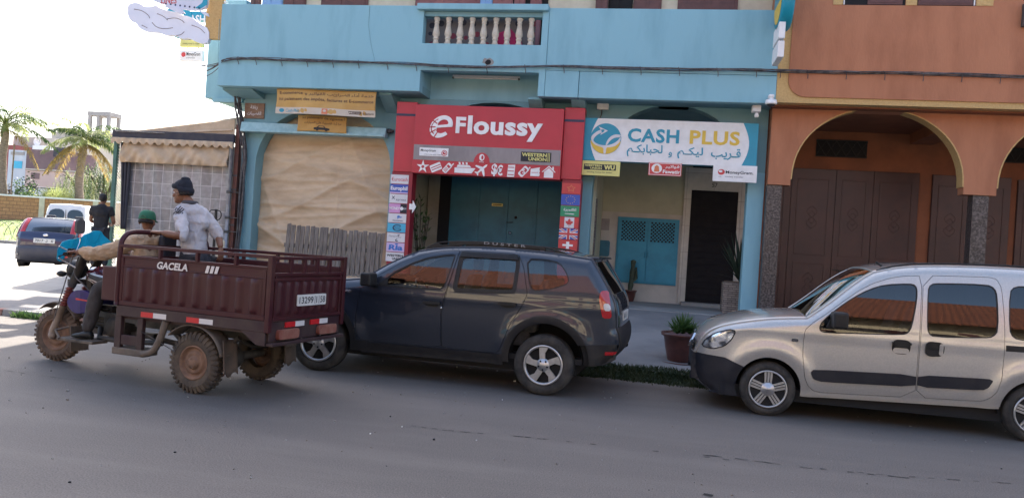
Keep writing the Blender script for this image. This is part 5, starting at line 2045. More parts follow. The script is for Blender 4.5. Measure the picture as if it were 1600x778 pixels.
# ================================================================== cars
M['lamp_red'] = pm('tail_lamp_red', (.42, .008, .012), (.36, .007, .01), 6, .12, coat=1)
M['lamp_clear'] = pm('lamp_clear', (.80, .81, .83), (.10, .11, .13), 9, .16, 1., 7, metal=.75, coat=1, lo=.44, hi=.56, detail=1)  # bright and dark patches paint the sparkle of chrome facets into the colour
M['lamp_white'] = pm('lamp_white', (.6, .58, .56), (.5, .48, .47), 20, .25)
M['lamp_amber'] = pm('lamp_amber', (.55, .22, .03), None, rough=.2, coat=1)
M['plate'] = pm('number_plate', (.68, .67, .63), (.6, .59, .55), 8, .4)
M['cabin'] = pm('cabin_trim', (.035, .035, .038), (.05, .05, .052), 10, .8)
M['far_letter'] = pm('grey_letter', (.24, .24, .25), None, rough=.5)
M['seat_cloth'] = pm('seat_cloth', (.10, .10, .11), (.07, .07, .075), 20, .9)

class Car:
 def __init__(s, root, hw, sections, under, hubs, wr, arch, belt, k1=.16, k2=.12, kb=.22, zb=.55, xf=.0, cf=.26, xr=2.9, cr=.10, er=.09, flare=(), pf=2.3):
  s.root, s.hw, s.under, s.hubs, s.wr, s.arch = root, hw, under, hubs, wr, arch
  s.belt, s.k1, s.k2, s.kb, s.zb, s.xf, s.cf, s.xr, s.cr, s.er, s.flare, s.pf = belt, k1, k2, kb, zb, xf, cf, xr, cr, er, flare, pf
  s.sec = {}
  s.line = []
  for name, pts in sections:
   p = [Vector((a, b, c)) for a, b, c in pts]
   # smooth inside the section, ends kept
   if len(p) > 2:
    p = chaik3(p, 2)
   d = [p[0]]
   for a, b in zip(p, p[1:]):
    k = max(1, math.ceil((b - a).length / .06))
    d += [a.lerp(b, t / k) for t in range(1, k + 1)]
   i0 = len(s.line) - 1 if s.line else 0
   s.line += d if not s.line else d[1:]
   s.sec[name] = (i0, len(s.line) - 1)
  s.x0 = min(p.x for p in s.line)
  s.x1 = max(p.x for p in s.line)
  s.poly = [(p.x, p.y) for p in s.line] + under
  s.rows = [p for e in (.012, .03, .055, .085) for p in resample(offset(s.poly, -e), .05)]
  s.seg = [(s.line[i].x, s.line[i].y, s.line[i + 1].x - s.line[i].x, s.line[i + 1].y - s.line[i].y) for i in range(len(s.line) - 1)]

 def dist(s, x, z):
  best = 9
  for ax, az, dx, dz in s.seg:
   l = dx * dx + dz * dz
   t = ((x - ax) * dx + (z - az) * dz) / l if l else 0
   t = 0 if t < 0 else 1 if t > 1 else t
   q = (x - ax - t * dx) ** 2 + (z - az - t * dz) ** 2
   if q < best:
    best = q
  return math.sqrt(best)

 def F(s, x, z, d=None):
  y = s.hw
  if z > s.belt:
   q = z - s.belt
   y -= q * s.k1 + q * q * s.k2
  if z < s.zb:
   y -= (s.zb - z) ** 2 * s.kb
  if x < s.xf:
   y -= s.cf * ((s.xf - x) / (s.xf - s.x0)) ** s.pf
  if x > s.xr:
   y -= s.cr * ((x - s.xr) / (s.x1 - s.xr)) ** 2.2
  for (fx, fz, fr, fa, fw_) in s.flare:
   q = math.hypot(x - fx, z - fz)
   y += fa * math.exp(-((q - fr) / fw_) ** 2)
  y -= .006 * math.exp(-((z - .30 - .02 * x) / .05) ** 2)
  # a soft shoulder crease below the windows
  y += .010 * math.exp(-((z - s.belt + .10) / .05) ** 2)
  if d is None:
   d = s.dist(x, z)
  if d < s.er:
   y -= s.er * .55 * (1 - d / s.er) ** 2.2
  return y

 def patch(s, name, inc, exc=(), off=0., mat=None, parent=None, step=.05, side=-1, flange=.018, z_off=None):
  """a body panel: the side view outline laid on the car's flank, with its edges turned in"""
  pv, pe = [], []
  for poly in list(inc) + list(exc):
   q = resample(poly, step)
   b = len(pv)
   pv += q
   pe += [(b + i, b + (i + 1) % len(q)) for i in range(len(q))]
  xs = [p[0] for P in inc for p in P]
  zs = [p[1] for P in inc for p in P]
  nx, nz = int((max(xs) - min(xs)) / step) + 1, int((max(zs) - min(zs)) / step) + 1
  for i in range(nx + 1):
   for j in range(nz + 1):
    x, z = min(xs) + i * step + (j % 2) * step * .5, min(zs) + j * step
    if any(inside(P, x, z) for P in inc) and not any(inside(P, x, z) for P in exc):
     pv.append(Vector((x, z)))
  if step < .08:
   pv += [p for p in s.rows if any(inside(P, p[0], p[1]) for P in inc) and not any(inside(P, p[0], p[1]) for P in exc)]
  r = delaunay_2d_cdt(pv, pe, [], 0, 1e-5)
  V, Fs = r[0], r[2]
  keep = []
  for f in Fs:
   cx = sum(V[i][0] for i in f) / 3
   cy = sum(V[i][1] for i in f) / 3
   if any(inside(P, cx, cy) for P in inc) and not any(inside(P, cx, cy) for P in exc):
    keep.append(f)
  used = sorted({i for f in keep for i in f})
  if not used:
   return None
  ix = {v: k for k, v in enumerate(used)}
  vs, ns = [], []
  for i in used:
   x, z = V[i][0], V[i][1]
   y = s.F(x, z)
   h = .012
   gx = (s.F(x + h, z) - s.F(x - h, z)) / (2 * h)
   gz = (s.F(x, z + h) - s.F(x, z - h)) / (2 * h)
   gx = max(-3, min(3, gx))
   gz = max(-3, min(3, gz))
   n = Vector((-gx, 1, -gz)).normalized()
   vs.append(Vector((x, y, z)) + n * off)
   ns.append(n)
  n0 = len(vs)
  fs = [tuple(ix[i] for i in f) for f in keep]
  ed = {}
  for f in fs:
   for i in range(3):
    ed[(f[i], f[(i + 1) % 3])] = 1
  fl = []
  if flange:
   vs += [v - n * flange for v, n in zip(vs[:n0], ns)]
   fl = [(b, a, a + n0, b + n0) for (a, b) in ed if (b, a) not in ed]
  sg = side
  vs = [Vector((v.x, v.y * sg, v.z)) for v in vs]
  ns = [Vector((n.x, n.y * sg, n.z)) for n in ns]
  # CDT faces are counter-clockwise in (x, z), so they face -y
  allf = fs + fl
  if sg > 0:
   allf = [f[::-1] for f in allf]
  me = bpy.data.meshes.new(name)
  me.from_pydata(vs, [], allf)
  me.materials.append(mat)
  nl = []
  for p in me.polygons:
   p.use_smooth = True
   for li in p.loop_indices:
    vi = me.loops[li].vertex_index
    nl.append(ns[vi] if p.index < len(fs) else p.normal.copy())
  me.normals_split_custom_set(nl)
  return link(name, me, parent if parent is not None else s.root)

 def both(s, name, inc, exc=(), off=0., mat=None, parent=None, **kw):
  return [s.patch(name, inc, exc, off, mat, (parent[k] if isinstance(parent, list) else parent), side=sg, **kw) for k, sg in enumerate((-1, 1))]

 def skin(s, name, a, b=None, t0=-1., t1=1., mat=None, off=0., parent=None, nt_=18, thick=.012, k0=0., k1=1.):
  """the car's upper surface between two points of its side outline"""
  i0, i1 = s.sec[a][0], s.sec[b or a][1]
  n = i1 - i0
  j0, j1 = i0 + round(n * k0), i0 + round(n * k1)
  rows = []
  for i in range(j0, j1 + 1):
   p = s.line[i]
   q0, q1 = s.line[max(0, i - 1)], s.line[min(len(s.line) - 1, i + 1)]
   d = Vector((q1.x - q0.x, q1.y - q0.y))
   nn = Vector((-d.y, d.x)).normalized()
   yh = s.F(p.x, p.y, 0)
   row = []
   for j in range(nt_ + 1):
    t = t0 + (t1 - t0) * j / nt_
    c = p.z * (1 - abs(t) ** 2.4) + off
    row.append(Vector((p.x + nn.x * c, t * yh, p.y + nn.y * c)))
   rows.append(row)
  q = MB()
  m = nt_ + 1
  q.add([v for r_ in rows for v in r_], [(i * m + j, i * m + j + 1, (i + 1) * m + j + 1, (i + 1) * m + j) for i in range(len(rows) - 1) for j in range(nt_)], True)
  o = q.build(name, mat, parent if parent is not None else s.root)
  if thick:
   sd_ = o.modifiers.new('thick', 'SOLIDIFY')
   sd_.thickness = thick
   sd_.offset = -1
  return o

 def lamp_inset(s): pass

def wheel(root, x, z, y, R, rimR, wd, style, side, steer=0., knob=False, tyremat=None, rimmat=None, dust=None):
 """wheel = tyre + rim; outward is side * y, outer face at y"""
 w = bpy.data.objects.new('wheel', None)
 COL.objects.link(w)
 w.parent = root
 w.location = (x, y, z)
 w.rotation_euler = (0, 0, steer)
 w.empty_display_size = .1
 ORG[w] = Vector((0, 0, 0))
 o = -side          # depth grows inwards
 def D(d): return o * d
 q = MB()
 sh = .022
 prof = [(rimR - .005, .03), (rimR + .004, .012), (rimR + .02, .006), ((rimR + R) / 2, -.006), (R - .035, .004), (R - .016, .014), (R - .004, .03), (R, .05)]
 for k in range(1, 5):                       # tread grooves
  c = .05 + (wd - .1) * k / 5
  prof += [(R, c - .006), (R - .008, c - .004), (R - .008, c + .004), (R, c + .006)]
 prof += [(R, wd - .05), (R - .004, wd - .03), (R - .035, wd - .004), ((R + rimR) / 2, wd + .006), (rimR, wd - .03)]
 q.lathe([(r, D(d)) for r, d in prof], (0, 0, 0), 'y', 48)
 if knob:
  for k in range(34):
   a = 2 * PI * k / 34
   for (d0, d1, dz) in ((.012, wd * .42, 0), (wd * .58, wd - .012, PI / 34)):
    aa = a + dz
    ca, sa = math.cos(aa), math.sin(aa)
    T = Matrix(((ca, 0, sa, 0), (0, 1, 0, 0), (-sa, 0, ca, 0), (0, 0, 0, 1)))
    q.T = T
    q.add([(-.016, D(d0), R - .012), (.016, D(d0), R - .012), (.016, D(d1), R - .012), (-.016, D(d1), R - .012), (-.013, D(d0 + .006), R + .009), (.013, D(d0 + .006), R + .009), (.013, D(d1), R + .009), (-.013, D(d1), R + .009)],
      [(0, 1, 2, 3), (4, 5, 6, 7), (0, 4, 5, 1), (1, 5, 6, 2), (2, 6, 7, 3), (3, 7, 4, 0)])
    q.add([(-.016, D(-.006), R - .065), (.016, D(-.006), R - .065), (.016, D(d0 + .012), R - .004), (-.016, D(d0 + .012), R - .004), (-.013, D(-.012), R - .06), (.013, D(-.012), R - .06), (.013, D(d0), R + .006), (-.013, D(d0), R + .006)],
      [(0, 1, 2, 3), (4, 5, 6, 7), (0, 4, 5, 1), (1, 5, 6, 2), (2, 6, 7, 3), (3, 7, 4, 0)]) if d0 < .02 else None
    q.T = None
 q.build('tyre', tyremat or M['rubber'], w)
 q = MB()
 rm = rimmat or M['alu']
 q.mat(rm)
 fr = lambda u, v, d: Vector((u, D(d), v))
 if style == 'swirl':
  q.lathe([(rimR + .004, D(.004)), (rimR - .004, D(-.004)), (rimR - .022, D(.004)), (rimR - .026, D(.03))], (0, 0, 0), 'y', 44)
  for k in range(5):
   a = 90 + k * 72
   def pp(r, t): return (r * math.cos(rad(a + t)), r * math.sin(rad(a + t)))
   q.flat([[pp(.045, -38), pp(.07, -20), pp(rimR * .62, -6), pp(rimR - .015, -14), pp(rimR - .012, 2), pp(rimR - .012, 15), pp(rimR * .66, 20), pp(.075, 34), pp(.05, 44)]], fr, .008, .03)
  q.lathe([(.001, D(.002)), (.03, D(.002)), (.034, D(.005)), (.07, D(.006)), (.078, D(.02))], (0, 0, 0), 'y', 24)
  q.mat(M['black'])
  for k in range(5):
   a = rad(54 + k * 72)
   q.lathe([(.001, D(.0)), (.011, D(.0)), (.011, D(.01))], (.052 * math.cos(a), 0, .052 * math.sin(a)), 'y', 8)
  q.mat(M['dark'])
  q.lathe([(.001, D(.055)), (rimR, D(.055))], (0, 0, 0), 'y', 32)
 elif style == 'cap':
  q.lathe([(rimR + .006, D(.006)), (rimR, D(-.006)), (rimR - .012, D(-.004)), (rimR - .016, D(.02))], (0, 0, 0), 'y', 44)
  for k in range(5):
   a = 90 + k * 72
   for t in (-1, 0, 1):
    def pp(r, t_, w_):
     ca, sa = math.cos(rad(a)), math.sin(rad(a))
     x_ = t_ * .026 * (1 + .25 * (r / rimR)) + w_
     return (r * ca - x_ * sa, r * sa + x_ * ca)
    q.flat([[pp(.05, t, -.0092), pp(rimR - .008, t, -.0112), pp(rimR - .008, t, .0112), pp(.05, t, .0092)]], fr, -.002 + .004 * abs(t), .02)
  q.lathe([(.001, D(-.009)), (.02, D(-.009)), (.022, D(-.006)), (.066, D(-.006)), (.074, D(.002)), (.074, D(.02))], (0, 0, 0), 'y', 28)
  q.mat(M['dark'])
  q.lathe([(.001, D(.024)), (rimR, D(.024))], (0, 0, 0), 'y', 32)
 elif style == 'steel':
  q.lathe([(rimR + .006, D(.008)), (rimR - .004, D(.0)), (rimR - .014, D(.012)), (rimR - .022, D(.032)), (rimR * .72, D(.036)), (rimR * .66, D(.02)), (rimR * .60, D(.012)), (rimR * .5, D(.016)), (.062, D(.022)), (.058, D(-.004)), (.03, D(-.012)), (.001, D(-.012))], (0, 0, 0), 'y', 40)
  for k in range(6):
   a = rad(k * 60 + 20)
   q.lathe([(.001, D(-.012)), (.009, D(-.012)), (.009, D(.02))], (.045 * math.cos(a), 0, .045 * math.sin(a)), 'y', 6)
 q.build('rim', rm if not q.mats else None, w)
 return w

def well(q, x, z, R, sg, y):
 A_ = [rad(-8 + 196 * i / 20) for i in range(21)]
 q.add([(x + R * math.cos(a), sg * w_, z + R * math.sin(a)) for a in A_ for w_ in (y, .5)] + [(x, sg * .5, z)], [(2 * i, 2 * i + 1, 2 * i + 3, 2 * i + 2) for i in range(20)] + [(2 * i + 1, 42, 2 * i + 3) for i in range(20)], True)

def seat(root, x, y, w_=.48, mat=None, h=.62):
 q = MB()
 q.box(x - .25, x + .27, y - w_ / 2, y + w_ / 2, .50, .68)
 q.add([(x + .18, y - w_ / 2, .66), (x + .34, y - w_ / 2, .66), (x + .34, y + w_ / 2, .66), (x + .18, y + w_ / 2, .66), (x + .36, y - w_ * .42, .66 + h), (x + .45, y - w_ * .42, .66 + h), (x + .45, y + w_ * .42, .66 + h), (x + .36, y + w_ * .42, .66 + h)],
   [(0, 3, 2, 1), (4, 5, 6, 7), (0, 1, 5, 4), (1, 2, 6, 5), (2, 3, 7, 6), (3, 0, 4, 7)])
 if w_ < .8:
  q.box(x + .39, x + .47, y - .12, y + .12, .70 + h, .88 + h)
 q.build('seat', mat or M['seat_cloth'], root, bevel=.035, seg=3)

def cabin(root, hw, x0, x1, wheelx):
 q = MB()
 q.box(x0 - .2, x1, -hw + .12, hw - .12, .36, .42)
 q.build('cabin_floor', M['cabin'], root)
 q = MB()
 q.add([(x0 - .35, -hw + .14, .8), (x0 + .25, -hw + .14, .75), (x0 + .25, hw - .14, .75), (x0 - .35, hw - .14, .8), (x0 - .35, -hw + .16, 1.06), (x0 + .18, -hw + .16, 1.02), (x0 + .18, hw - .16, 1.02), (x0 - .35, hw - .16, 1.06)],
   [(0, 3, 2, 1), (4, 5, 6, 7), (0, 1, 5, 4), (1, 2, 6, 5), (2, 3, 7, 6), (3, 0, 4, 7)])
 q.build('dashboard', M['cabin'], root, bevel=.03)
 q = MB()
 c = Vector((wheelx, -.36, 1.02))
 ax = Vector((-.85, 0, -.5)).normalized()
 e1 = Vector((0, 1, 0))
 e2 = ax.cross(e1)
 q.tube([c + e1 * .18 * math.cos(t * PI / 12) + e2 * .18 * math.sin(t * PI / 12) for t in range(25)], .014, 8)
 q.bar(c - e1 * .17, c + e1 * .17, .03, .02)
 q.bar(c, c + ax * .3, .05, .05)
 q.build('steering_wheel', M['black'], root)

def number_plate(root, fr, body, u0, v0, u1, v1, parts):
 q = MB()
 q.mat(M['plate'])
 q.flat([rrect(u0, v0, u1, v1, .01)], fr, -.006, .004)
 q.mat(M['ink'])
 for s_, a, b in parts:
  text(q, s_, (u0 + (u1 - u0) * a, v0 + (v1 - v0) * .22, u0 + (u1 - u0) * b, v0 + (v1 - v0) * .8), fr, -.0075, .012)
 return q.build('number_plate', None, root)

# ------------------------------------------------------------------ dark blue grey off-roader
DA = math.atan2(8.751 - 8.918, -1.105 + 3.80)
dn = Vector((-math.sin(DA), math.cos(DA), 0))
dloc = Vector((-3.80, 8.918, 0)) + dn * .885
sv = thing('parked_car', dloc, 'dark blue grey off-road car with black roof rails parked in front of the red portal', 'car', rz=DA, world=False)
M['dpaint'] = carpaint('blue_grey_paint', (.014, .022, .039), (.010, .016, .028), .25, .4, (.075, .066, .06), .15)
M['clad'] = pm('dusty_cladding', (.013, .013, .015), (.036, .032, .028), 3.5, .55, .1, 70, spec=.35, lo=.45, hi=.78)
dsec = [('bumper', [(-.60, .30, .02), (-.76, .38, .08), (-.81, .52, .10), (-.82, .66, .10)]),
  ('grille', [(-.82, .66, .10), (-.81, .80, .09), (-.78, .92, .07)]),
  ('hood', [(-.78, .92, .07), (-.70, .99, .05), (-.45, 1.05, .05), (-.1, 1.09, .045), (.2, 1.115, .04), (.42, 1.15, .04)]),
  ('windscreen', [(.42, 1.15, .04), (.60, 1.28, .06), (.82, 1.41, .06), (1.06, 1.515, .04)]),
  ('roof', [(1.06, 1.515, .04), (1.3, 1.565, .035), (1.6, 1.595, .035), (1.95, 1.61, .035), (2.31, 1.605, .035), (2.66, 1.59, .035), (2.9, 1.57, .03), (3.10, 1.55, .03)]),
  ('rear_window', [(3.10, 1.55, .03), (3.19, 1.42, .02), (3.28, 1.28, .02), (3.345, 1.17, .02)]),
  ('tailgate', [(3.345, 1.17, .02), (3.39, 1.08, .02), (3.415, .95, .02), (3.42, .80, .02)]),
  ('rear_bumper', [(3.42, .80, .02), (3.455, .74, .025), (3.465, .60, .025), (3.42, .5, .02), (3.31, .40, .02)])]
dunder = [(3.18, .36), (3.1, .36), (2.25, .31), (.40, .29), (-.45, .28)]
d = Car(sv, .90, dsec, dunder, (-.12, 2.65), .343, .42, 1.10, k1=.14, k2=.12, kb=.13, zb=.98, xf=.05, cf=.22, xr=2.85, cr=.14, er=.10,
  flare=((-.11, .36, .50, .035, .10), (2.665, .36, .50, .035, .10)))
inset = lambda P, e: offset(P, -e)
dfd = chaikin([(.46, 1.15), (.40, 1.01), (.37, .88), (.36, .68), (.38, .50), (.42, .42), (1.435, .42), (1.42, .61), (1.415, .84), (1.44, .98), (1.495, 1.22), (1.55, 1.48), (1.57, 1.56), (1.36, 1.545), (1.1, 1.475), (.88, 1.38), (.68, 1.25), (.55, 1.175)], 1, k=.12)
drd = chaikin([(1.58, 1.56), (2.27, 1.565), (2.35, 1.42), (2.40, 1.22), (2.425, 1.12), (2.37, .98), (2.25, .77), (2.18, .57), (2.14, .46), (2.08, .42), (1.445, .42), (1.43, .61), (1.425, .84), (1.45, .98), (1.505, 1.22), (1.56, 1.48)], 1, k=.12)
dfw = chaikin([(.665, 1.105), (.71, 1.155), (.82, 1.25), (1.02, 1.365), (1.19, 1.435), (1.40, 1.482), (1.51, 1.495), (1.505, 1.45), (1.46, 1.25), (1.42, 1.11), (1.2, 1.10), (.9, 1.09)], 1, k=.15)
drw = chaikin([(1.625, 1.50), (2.25, 1.49), (2.255, 1.42), (2.245, 1.18), (2.235, 1.155), (1.60, 1.125), (1.59, 1.14)], 1, k=.12)
dqw = chaikin([(2.385, 1.51), (2.60, 1.515), (2.75, 1.49), (2.83, 1.40), (2.875, 1.31), (2.85, 1.265), (2.70, 1.205), (2.52, 1.17), (2.46, 1.19), (2.43, 1.28)], 1, k=.2)
arF, arR = circ(-.11, .39, .415, 40), circ(2.665, .39, .425, 40)
caF, caR = circ(-.11, .40, .485, 40), circ(2.665, .40, .495, 40)
sil = [(.2, .26), (.2, .40), (.42, .405), (2.12, .415), (2.45, .43), (2.45, .26)]
dtl = chaikin([(3.235, 1.215), (3.31, 1.22), (3.33, 1.14), (3.355, 1.03), (3.37, .92), (3.28, .915), (3.255, 1.0), (3.225, 1.12)], 1, k=.2)
dhl = chaikin([(-.74, .80), (-.60, .79), (-.42, .86), (-.32, .97), (-.45, 1.0), (-.66, .96)], 1)
dbl = [(2.9, .34), (2.98, .60), (3.62, .63), (3.62, .34)]
dbf = [(-.9, .25), (-.9, .66), (-.52, .64), (-.36, .5), (-.2, .25)]
DOORS = [offset(dfd, .002), offset(drd, .002)]
WIN = [dfw, drw, dqw]
d.both('body_lining', [d.poly], WIN + [arF, arR], -.045, M['dark'], step=.09, flange=0)
d.both('body_side', [d.poly], DOORS + [offset(dqw, .012), caF, caR, sil, dtl, dhl, dbl, dbf], 0, M['dpaint'])
fdo = d.both('front_door', [inset(dfd, .003)], [offset(dfw, .018), sil, caF], .001, M['dpaint'])
rdo = d.both('rear_door', [inset(drd, .003)], [offset(drw, .05), caR, sil], .001, M['dpaint'])
d.both('window_seal', [offset(dfw, .019)], [dfw], -.004, M['black'], fdo, flange=.01)
d.both('window', [dfw], (), -.012, GL, fdo, flange=0)
d.both('window_seal', [offset(drw, .051)], [drw], -.004, M['black'], rdo, flange=.01)
d.both('window', [drw], (), -.012, GL, rdo, flange=0)
d.both('window_seal', [offset(dqw, .013)], [dqw], -.004, M['black'], flange=.01)
d.both('window', [dqw], (), -.010, GL, flange=0)
d.both('wheel_arch_trim', [caF, [(.3, .28), (.3, .43), (.50, .415), (.50, .28)]], [arF, [(-.9, -.3), (-.9, .30), (1, .30), (1, -.3)]], .014, M['clad'])
d.both('wheel_arch_trim', [caR], [arR, [(1.5, -.3), (1.5, .34), (3.6, .34), (3.6, -.3)], dbl], .014, M['clad'])
d.both('sill_trim', [[(.44, .28), (.44, .40), (2.12, .412), (2.24, .43), (2.26, .30)]], [caR], .012, M['clad'])
d.both('rear_bumper_corner', [[(2.98, .36), (3.02, .60), (3.44, .63), (3.44, .46), (3.32, .39)]], [caR], .008, M['clad'])
d.both('front_bumper_corner', [[(-.85, .30), (-.81, .655), (-.52, .635), (-.36, .5), (-.2, .28)]], [arF], .004, M['clad'])
tl = d.both('tail_light', [dtl], (), .010, M['lamp_red'])
d.both('reverse_lens', [chaikin([(3.275, 1.085), (3.335, 1.075), (3.355, 1.0), (3.285, 1.0)], 1)], (), .018, M['lamp_white'], tl, flange=.006)
d.both('headlight', [dhl], (), .006, M['lamp_clear'])
d.both('reflector', [[(3.32, .545), (3.44, .55), (3.44, .515), (3.32, .51)]], (), .016, M['lamp_red'], flange=.01)
d.both('side_repeater', [rrect(.20, .985, .28, 1.01, .012)], (), .012, M['lamp_clear'], flange=.012)
d.both('wind_deflector', [[(1.60, 1.54), (2.265, 1.545), (2.275, 1.49), (1.585, 1.485)]], (), .022, M['black'], rdo, flange=.012)
d.skin('bumper', 'bumper', mat=M['clad'])
d.skin('grille', 'grille', mat=M['black'])
d.skin('bonnet', 'hood', mat=M['dpaint'])
d.skin('windscreen', 'windscreen', t0=-.9, t1=.9, mat=GL, thick=0)
d.skin('windscreen_pillar', 'windscreen', t0=-1, t1=-.9, mat=M['dpaint'], nt_=3)
d.skin('windscreen_pillar', 'windscreen', t0=.9, t1=1, mat=M['dpaint'], nt_=3)
d.skin('roof', 'roof', mat=M['dpaint'])
d.skin('rear_window', 'rear_window', t0=-.84, t1=.84, mat=GLD, thick=0)
d.skin('rear_pillar', 'rear_window', t0=-1, t1=-.84, mat=M['dpaint'], nt_=3)
d.skin('rear_pillar', 'rear_window', t0=.84, t1=1, mat=M['dpaint'], nt_=3)
d.skin('tailgate', 'tailgate', mat=M['dpaint'])
d.skin('rear_bumper', 'rear_bumper', mat=M['clad'])
q = MB()
q.box(2.96, 3.17, -.62, .62, 1.555, 1.585)
q.build('spoiler', M['dpaint'], sv, bevel=.012)
number_plate(sv, lambda u, v, dd: Vector((3.45 + dd * -1, u, v)), '', -.26, .86, .26, .97, (('60', .05, .22), ('1', .45, .5), ('A', .3, .38), ('6', .7, .8)))
q = MB()
q.box(-.55, 3.0, -.74, .74, .23, .36)
q.build('underbody', M['dark'], sv)
for x in (-.12, 2.65):
 for sg in (-1, 1):
  q = MB()
  well(q, x, .39, .43, sg, .84)
  q.build('wheel_well', M['dark'], sv)
  wheel(sv, x, .340, sg * .885, .343, .222, .215, 'swirl', sg, steer=(.10 if x < 0 else 0))
cabin(sv, .86, .75, 3.2, 1.0)
seat(sv, 1.25, -.37)
seat(sv, 1.25, .37)
seat(sv, 2.15, 0, 1.3)
# door handles, mirrors, rails
for k, sg in enumerate((-1, 1)):
 for (x, z, pr) in ((1.305, .935, fdo[k]), (2.205, .995, rdo[k])):
  y = d.F(x, z)
  q = MB()
  q.flat([chaikin([(x - .10, z - .012), (x - .06, z - .045), (x + .06, z - .045), (x + .10, z - .012), (x + .1, z + .02), (x - .1, z + .02)], 2)], lambda u, v, dd: Vector((u, sg * (d.F(u, v) + .003 - dd), v)), 0, .004, .03)
  q.bar((x - .105, sg * (y + .032), z), (x + .105, sg * (y + .032), z), .022, .032)
  q.bar((x - .09, sg * (y + .012), z), (x - .06, sg * (y + .012), z), .04, .028)
  q.bar((x + .06, sg * (y + .012), z), (x + .09, sg * (y + .012), z), .04, .028)
  q.build('handle', M['black'], pr, bevel=.006)
 x, z = 1.415, .885
 q = MB()
 q.lathe([(.001, -.004), (.010, -.004), (.012, .006)], (x, sg * (d.F(x, z) + .002), z), 'y', 12)
 q.build('lock', M['chrome'], fdo[k])
 x, z = .57, 1.14
 y = d.F(x, z)
 q = MB()
 q.box(x - .09, x + .05, min(sg * (y + .04), sg * (y + .24)), max(sg * (y + .04), sg * (y + .24)), z - .06, z + .095)
 q.bar((x + .04, sg * (y - .01), z - .06), (x, sg * (y + .12), z - .03), .05, .06)
 q.build('mirror', M['black'], sv, bevel=.035, seg=4)
 q = MB()
 q.flat([[(.60, 1.08), (.735, 1.095), (.735, 1.17), (.71, 1.16), (.665, 1.13)]], lambda u, v, dd: Vector((u, sg * (d.F(u, v) + .004 - dd), v)), 0, .01)
 q.build('mirror_base', M['black'], sv)
 yr_ = d.F(1.9, 1.57) - .07
 rail = chaikin([(1.08, 1.535), (1.20, 1.625), (1.40, 1.665), (1.82, 1.685), (2.35, 1.675), (2.65, 1.655), (2.92, 1.575), (2.80, 1.575), (2.60, 1.60), (2.5, 1.635), (1.62, 1.64), (1.5, 1.60), (1.2, 1.55)], 1)
 q = MB()
 q.mat(M['black'])
 frr = lambda u, v, dd: Vector((u, sg * (yr_ - dd), v))
 q.flat([rail, [(1.28, 1.63), (1.40, 1.645), (1.40, 1.62), (1.3, 1.61)], [(2.56, 1.645), (2.68, 1.63), (2.66, 1.61), (2.56, 1.62)]], frr, 0, .05)
 q.flat([[(1.6, 1.59), (2.5, 1.595), (2.5, 1.64), (1.6, 1.645)]], lambda u, v, dd: Vector((u, sg * (yr_ - dd), v)), .012, .03)
 ro = q.build('roof_rail', None, sv, bevel=.006)
 q = MB()
 text(q, 'D U S T E R', (1.83, 1.645, 2.33, 1.676), (lambda u, v, dd: Vector((u, sg * (yr_ - dd), v - (u - 2.08) * .016))) if sg < 0 else (lambda u, v, dd: Vector((4.16 - u, sg * (yr_ - dd), v + (u - 2.08) * .016))), -.002, .012)
 q.build('lettering', M['far_letter'], ro)

# ------------------------------------------------------------------ champagne silver van-bodied car
KA = math.atan2(8.80 - 8.85, 3.88 - 1.285)
kn = Vector((-math.sin(KA), math.cos(KA), 0))
kloc = Vector((1.285, 8.85, 0)) + kn * .80
kv = thing('parked_car', kloc, 'champagne silver high roofed car with dark bumper parked by the brown garage doors', 'car', rz=KA, world=False)
M['kpaint'] = carpaint('champagne_paint', (.54, .52, .485), (.46, .445, .415), .5, .33, (.30, .26, .21), .55)
M['kbump'] = pm('navy_grey_bumper', (.011, .013, .020), (.022, .022, .028), 5, .5, .08, 90, spec=.35)
ksec = [('bumper', [(-.58, .20, .02), (-.70, .26, .04), (-.755, .40, .05), (-.765, .585, .05)]),
  ('grille', [(-.765, .585, .05), (-.735, .67, .05), (-.70, .755, .05)]),
  ('hood', [(-.70, .755, .05), (-.645, .835, .05), (-.54, .905, .05), (-.36, .965, .05), (-.12, 1.02, .05), (.08, 1.05, .045), (.36, 1.075, .045)]),
  ('windscreen', [(.36, 1.075, .045), (.55, 1.22, .07), (.79, 1.44, .07), (.93, 1.555, .055), (1.02, 1.61, .05)]),
  ('roof', [(1.02, 1.61, .05), (1.16, 1.655, .04), (1.36, 1.695, .03), (1.7, 1.725, .025), (2.2, 1.742, .025), (2.7, 1.742, .025), (3.03, 1.73, .03)]),
  ('rear_window', [(3.03, 1.73, .03), (3.12, 1.69, .03), (3.16, 1.4, .02), (3.19, 1.05, .02)]),
  ('tailgate', [(3.19, 1.05, .02), (3.21, .8, .02), (3.22, .62, .02)]),
  ('rear_bumper', [(3.22, .62, .02), (3.25, .55, .04), (3.24, .40, .04), (3.1, .30, .02)])]
kunder = [(2.9, .30), (2.15, .30), (.36, .24), (-.4, .20)]
k = Car(kv, .83, ksec, kunder, (0, 2.6), .293, .34, 1.02, k1=.14, k2=.10, kb=.12, zb=.85, xf=.0, cf=.24, xr=2.85, cr=.07, er=.085,
  flare=((0, .29, .43, .028, .085), (2.6, .30, .43, .028, .085)))
kfd = chaikin([(.335, .96), (.325, .82), (.33, .66), (.36, .46), (.40, .37), (.46, .32), (.55, .305), (1.462, .345), (1.458, .86), (1.482, 1.615), (1.31, 1.60), (1.16, 1.565), (1.0, 1.50), (.87, 1.42), (.71, 1.29), (.55, 1.15), (.42, 1.05)], 1, k=.15)
ksd = chaikin([(1.495, 1.62), (2.13, 1.645), (2.20, 1.625), (2.24, 1.54), (2.262, 1.19), (2.265, .82), (2.255, .63), (2.22, .49), (2.16, .415), (2.08, .37), (1.475, .348), (1.47, .86)], 1, k=.15)
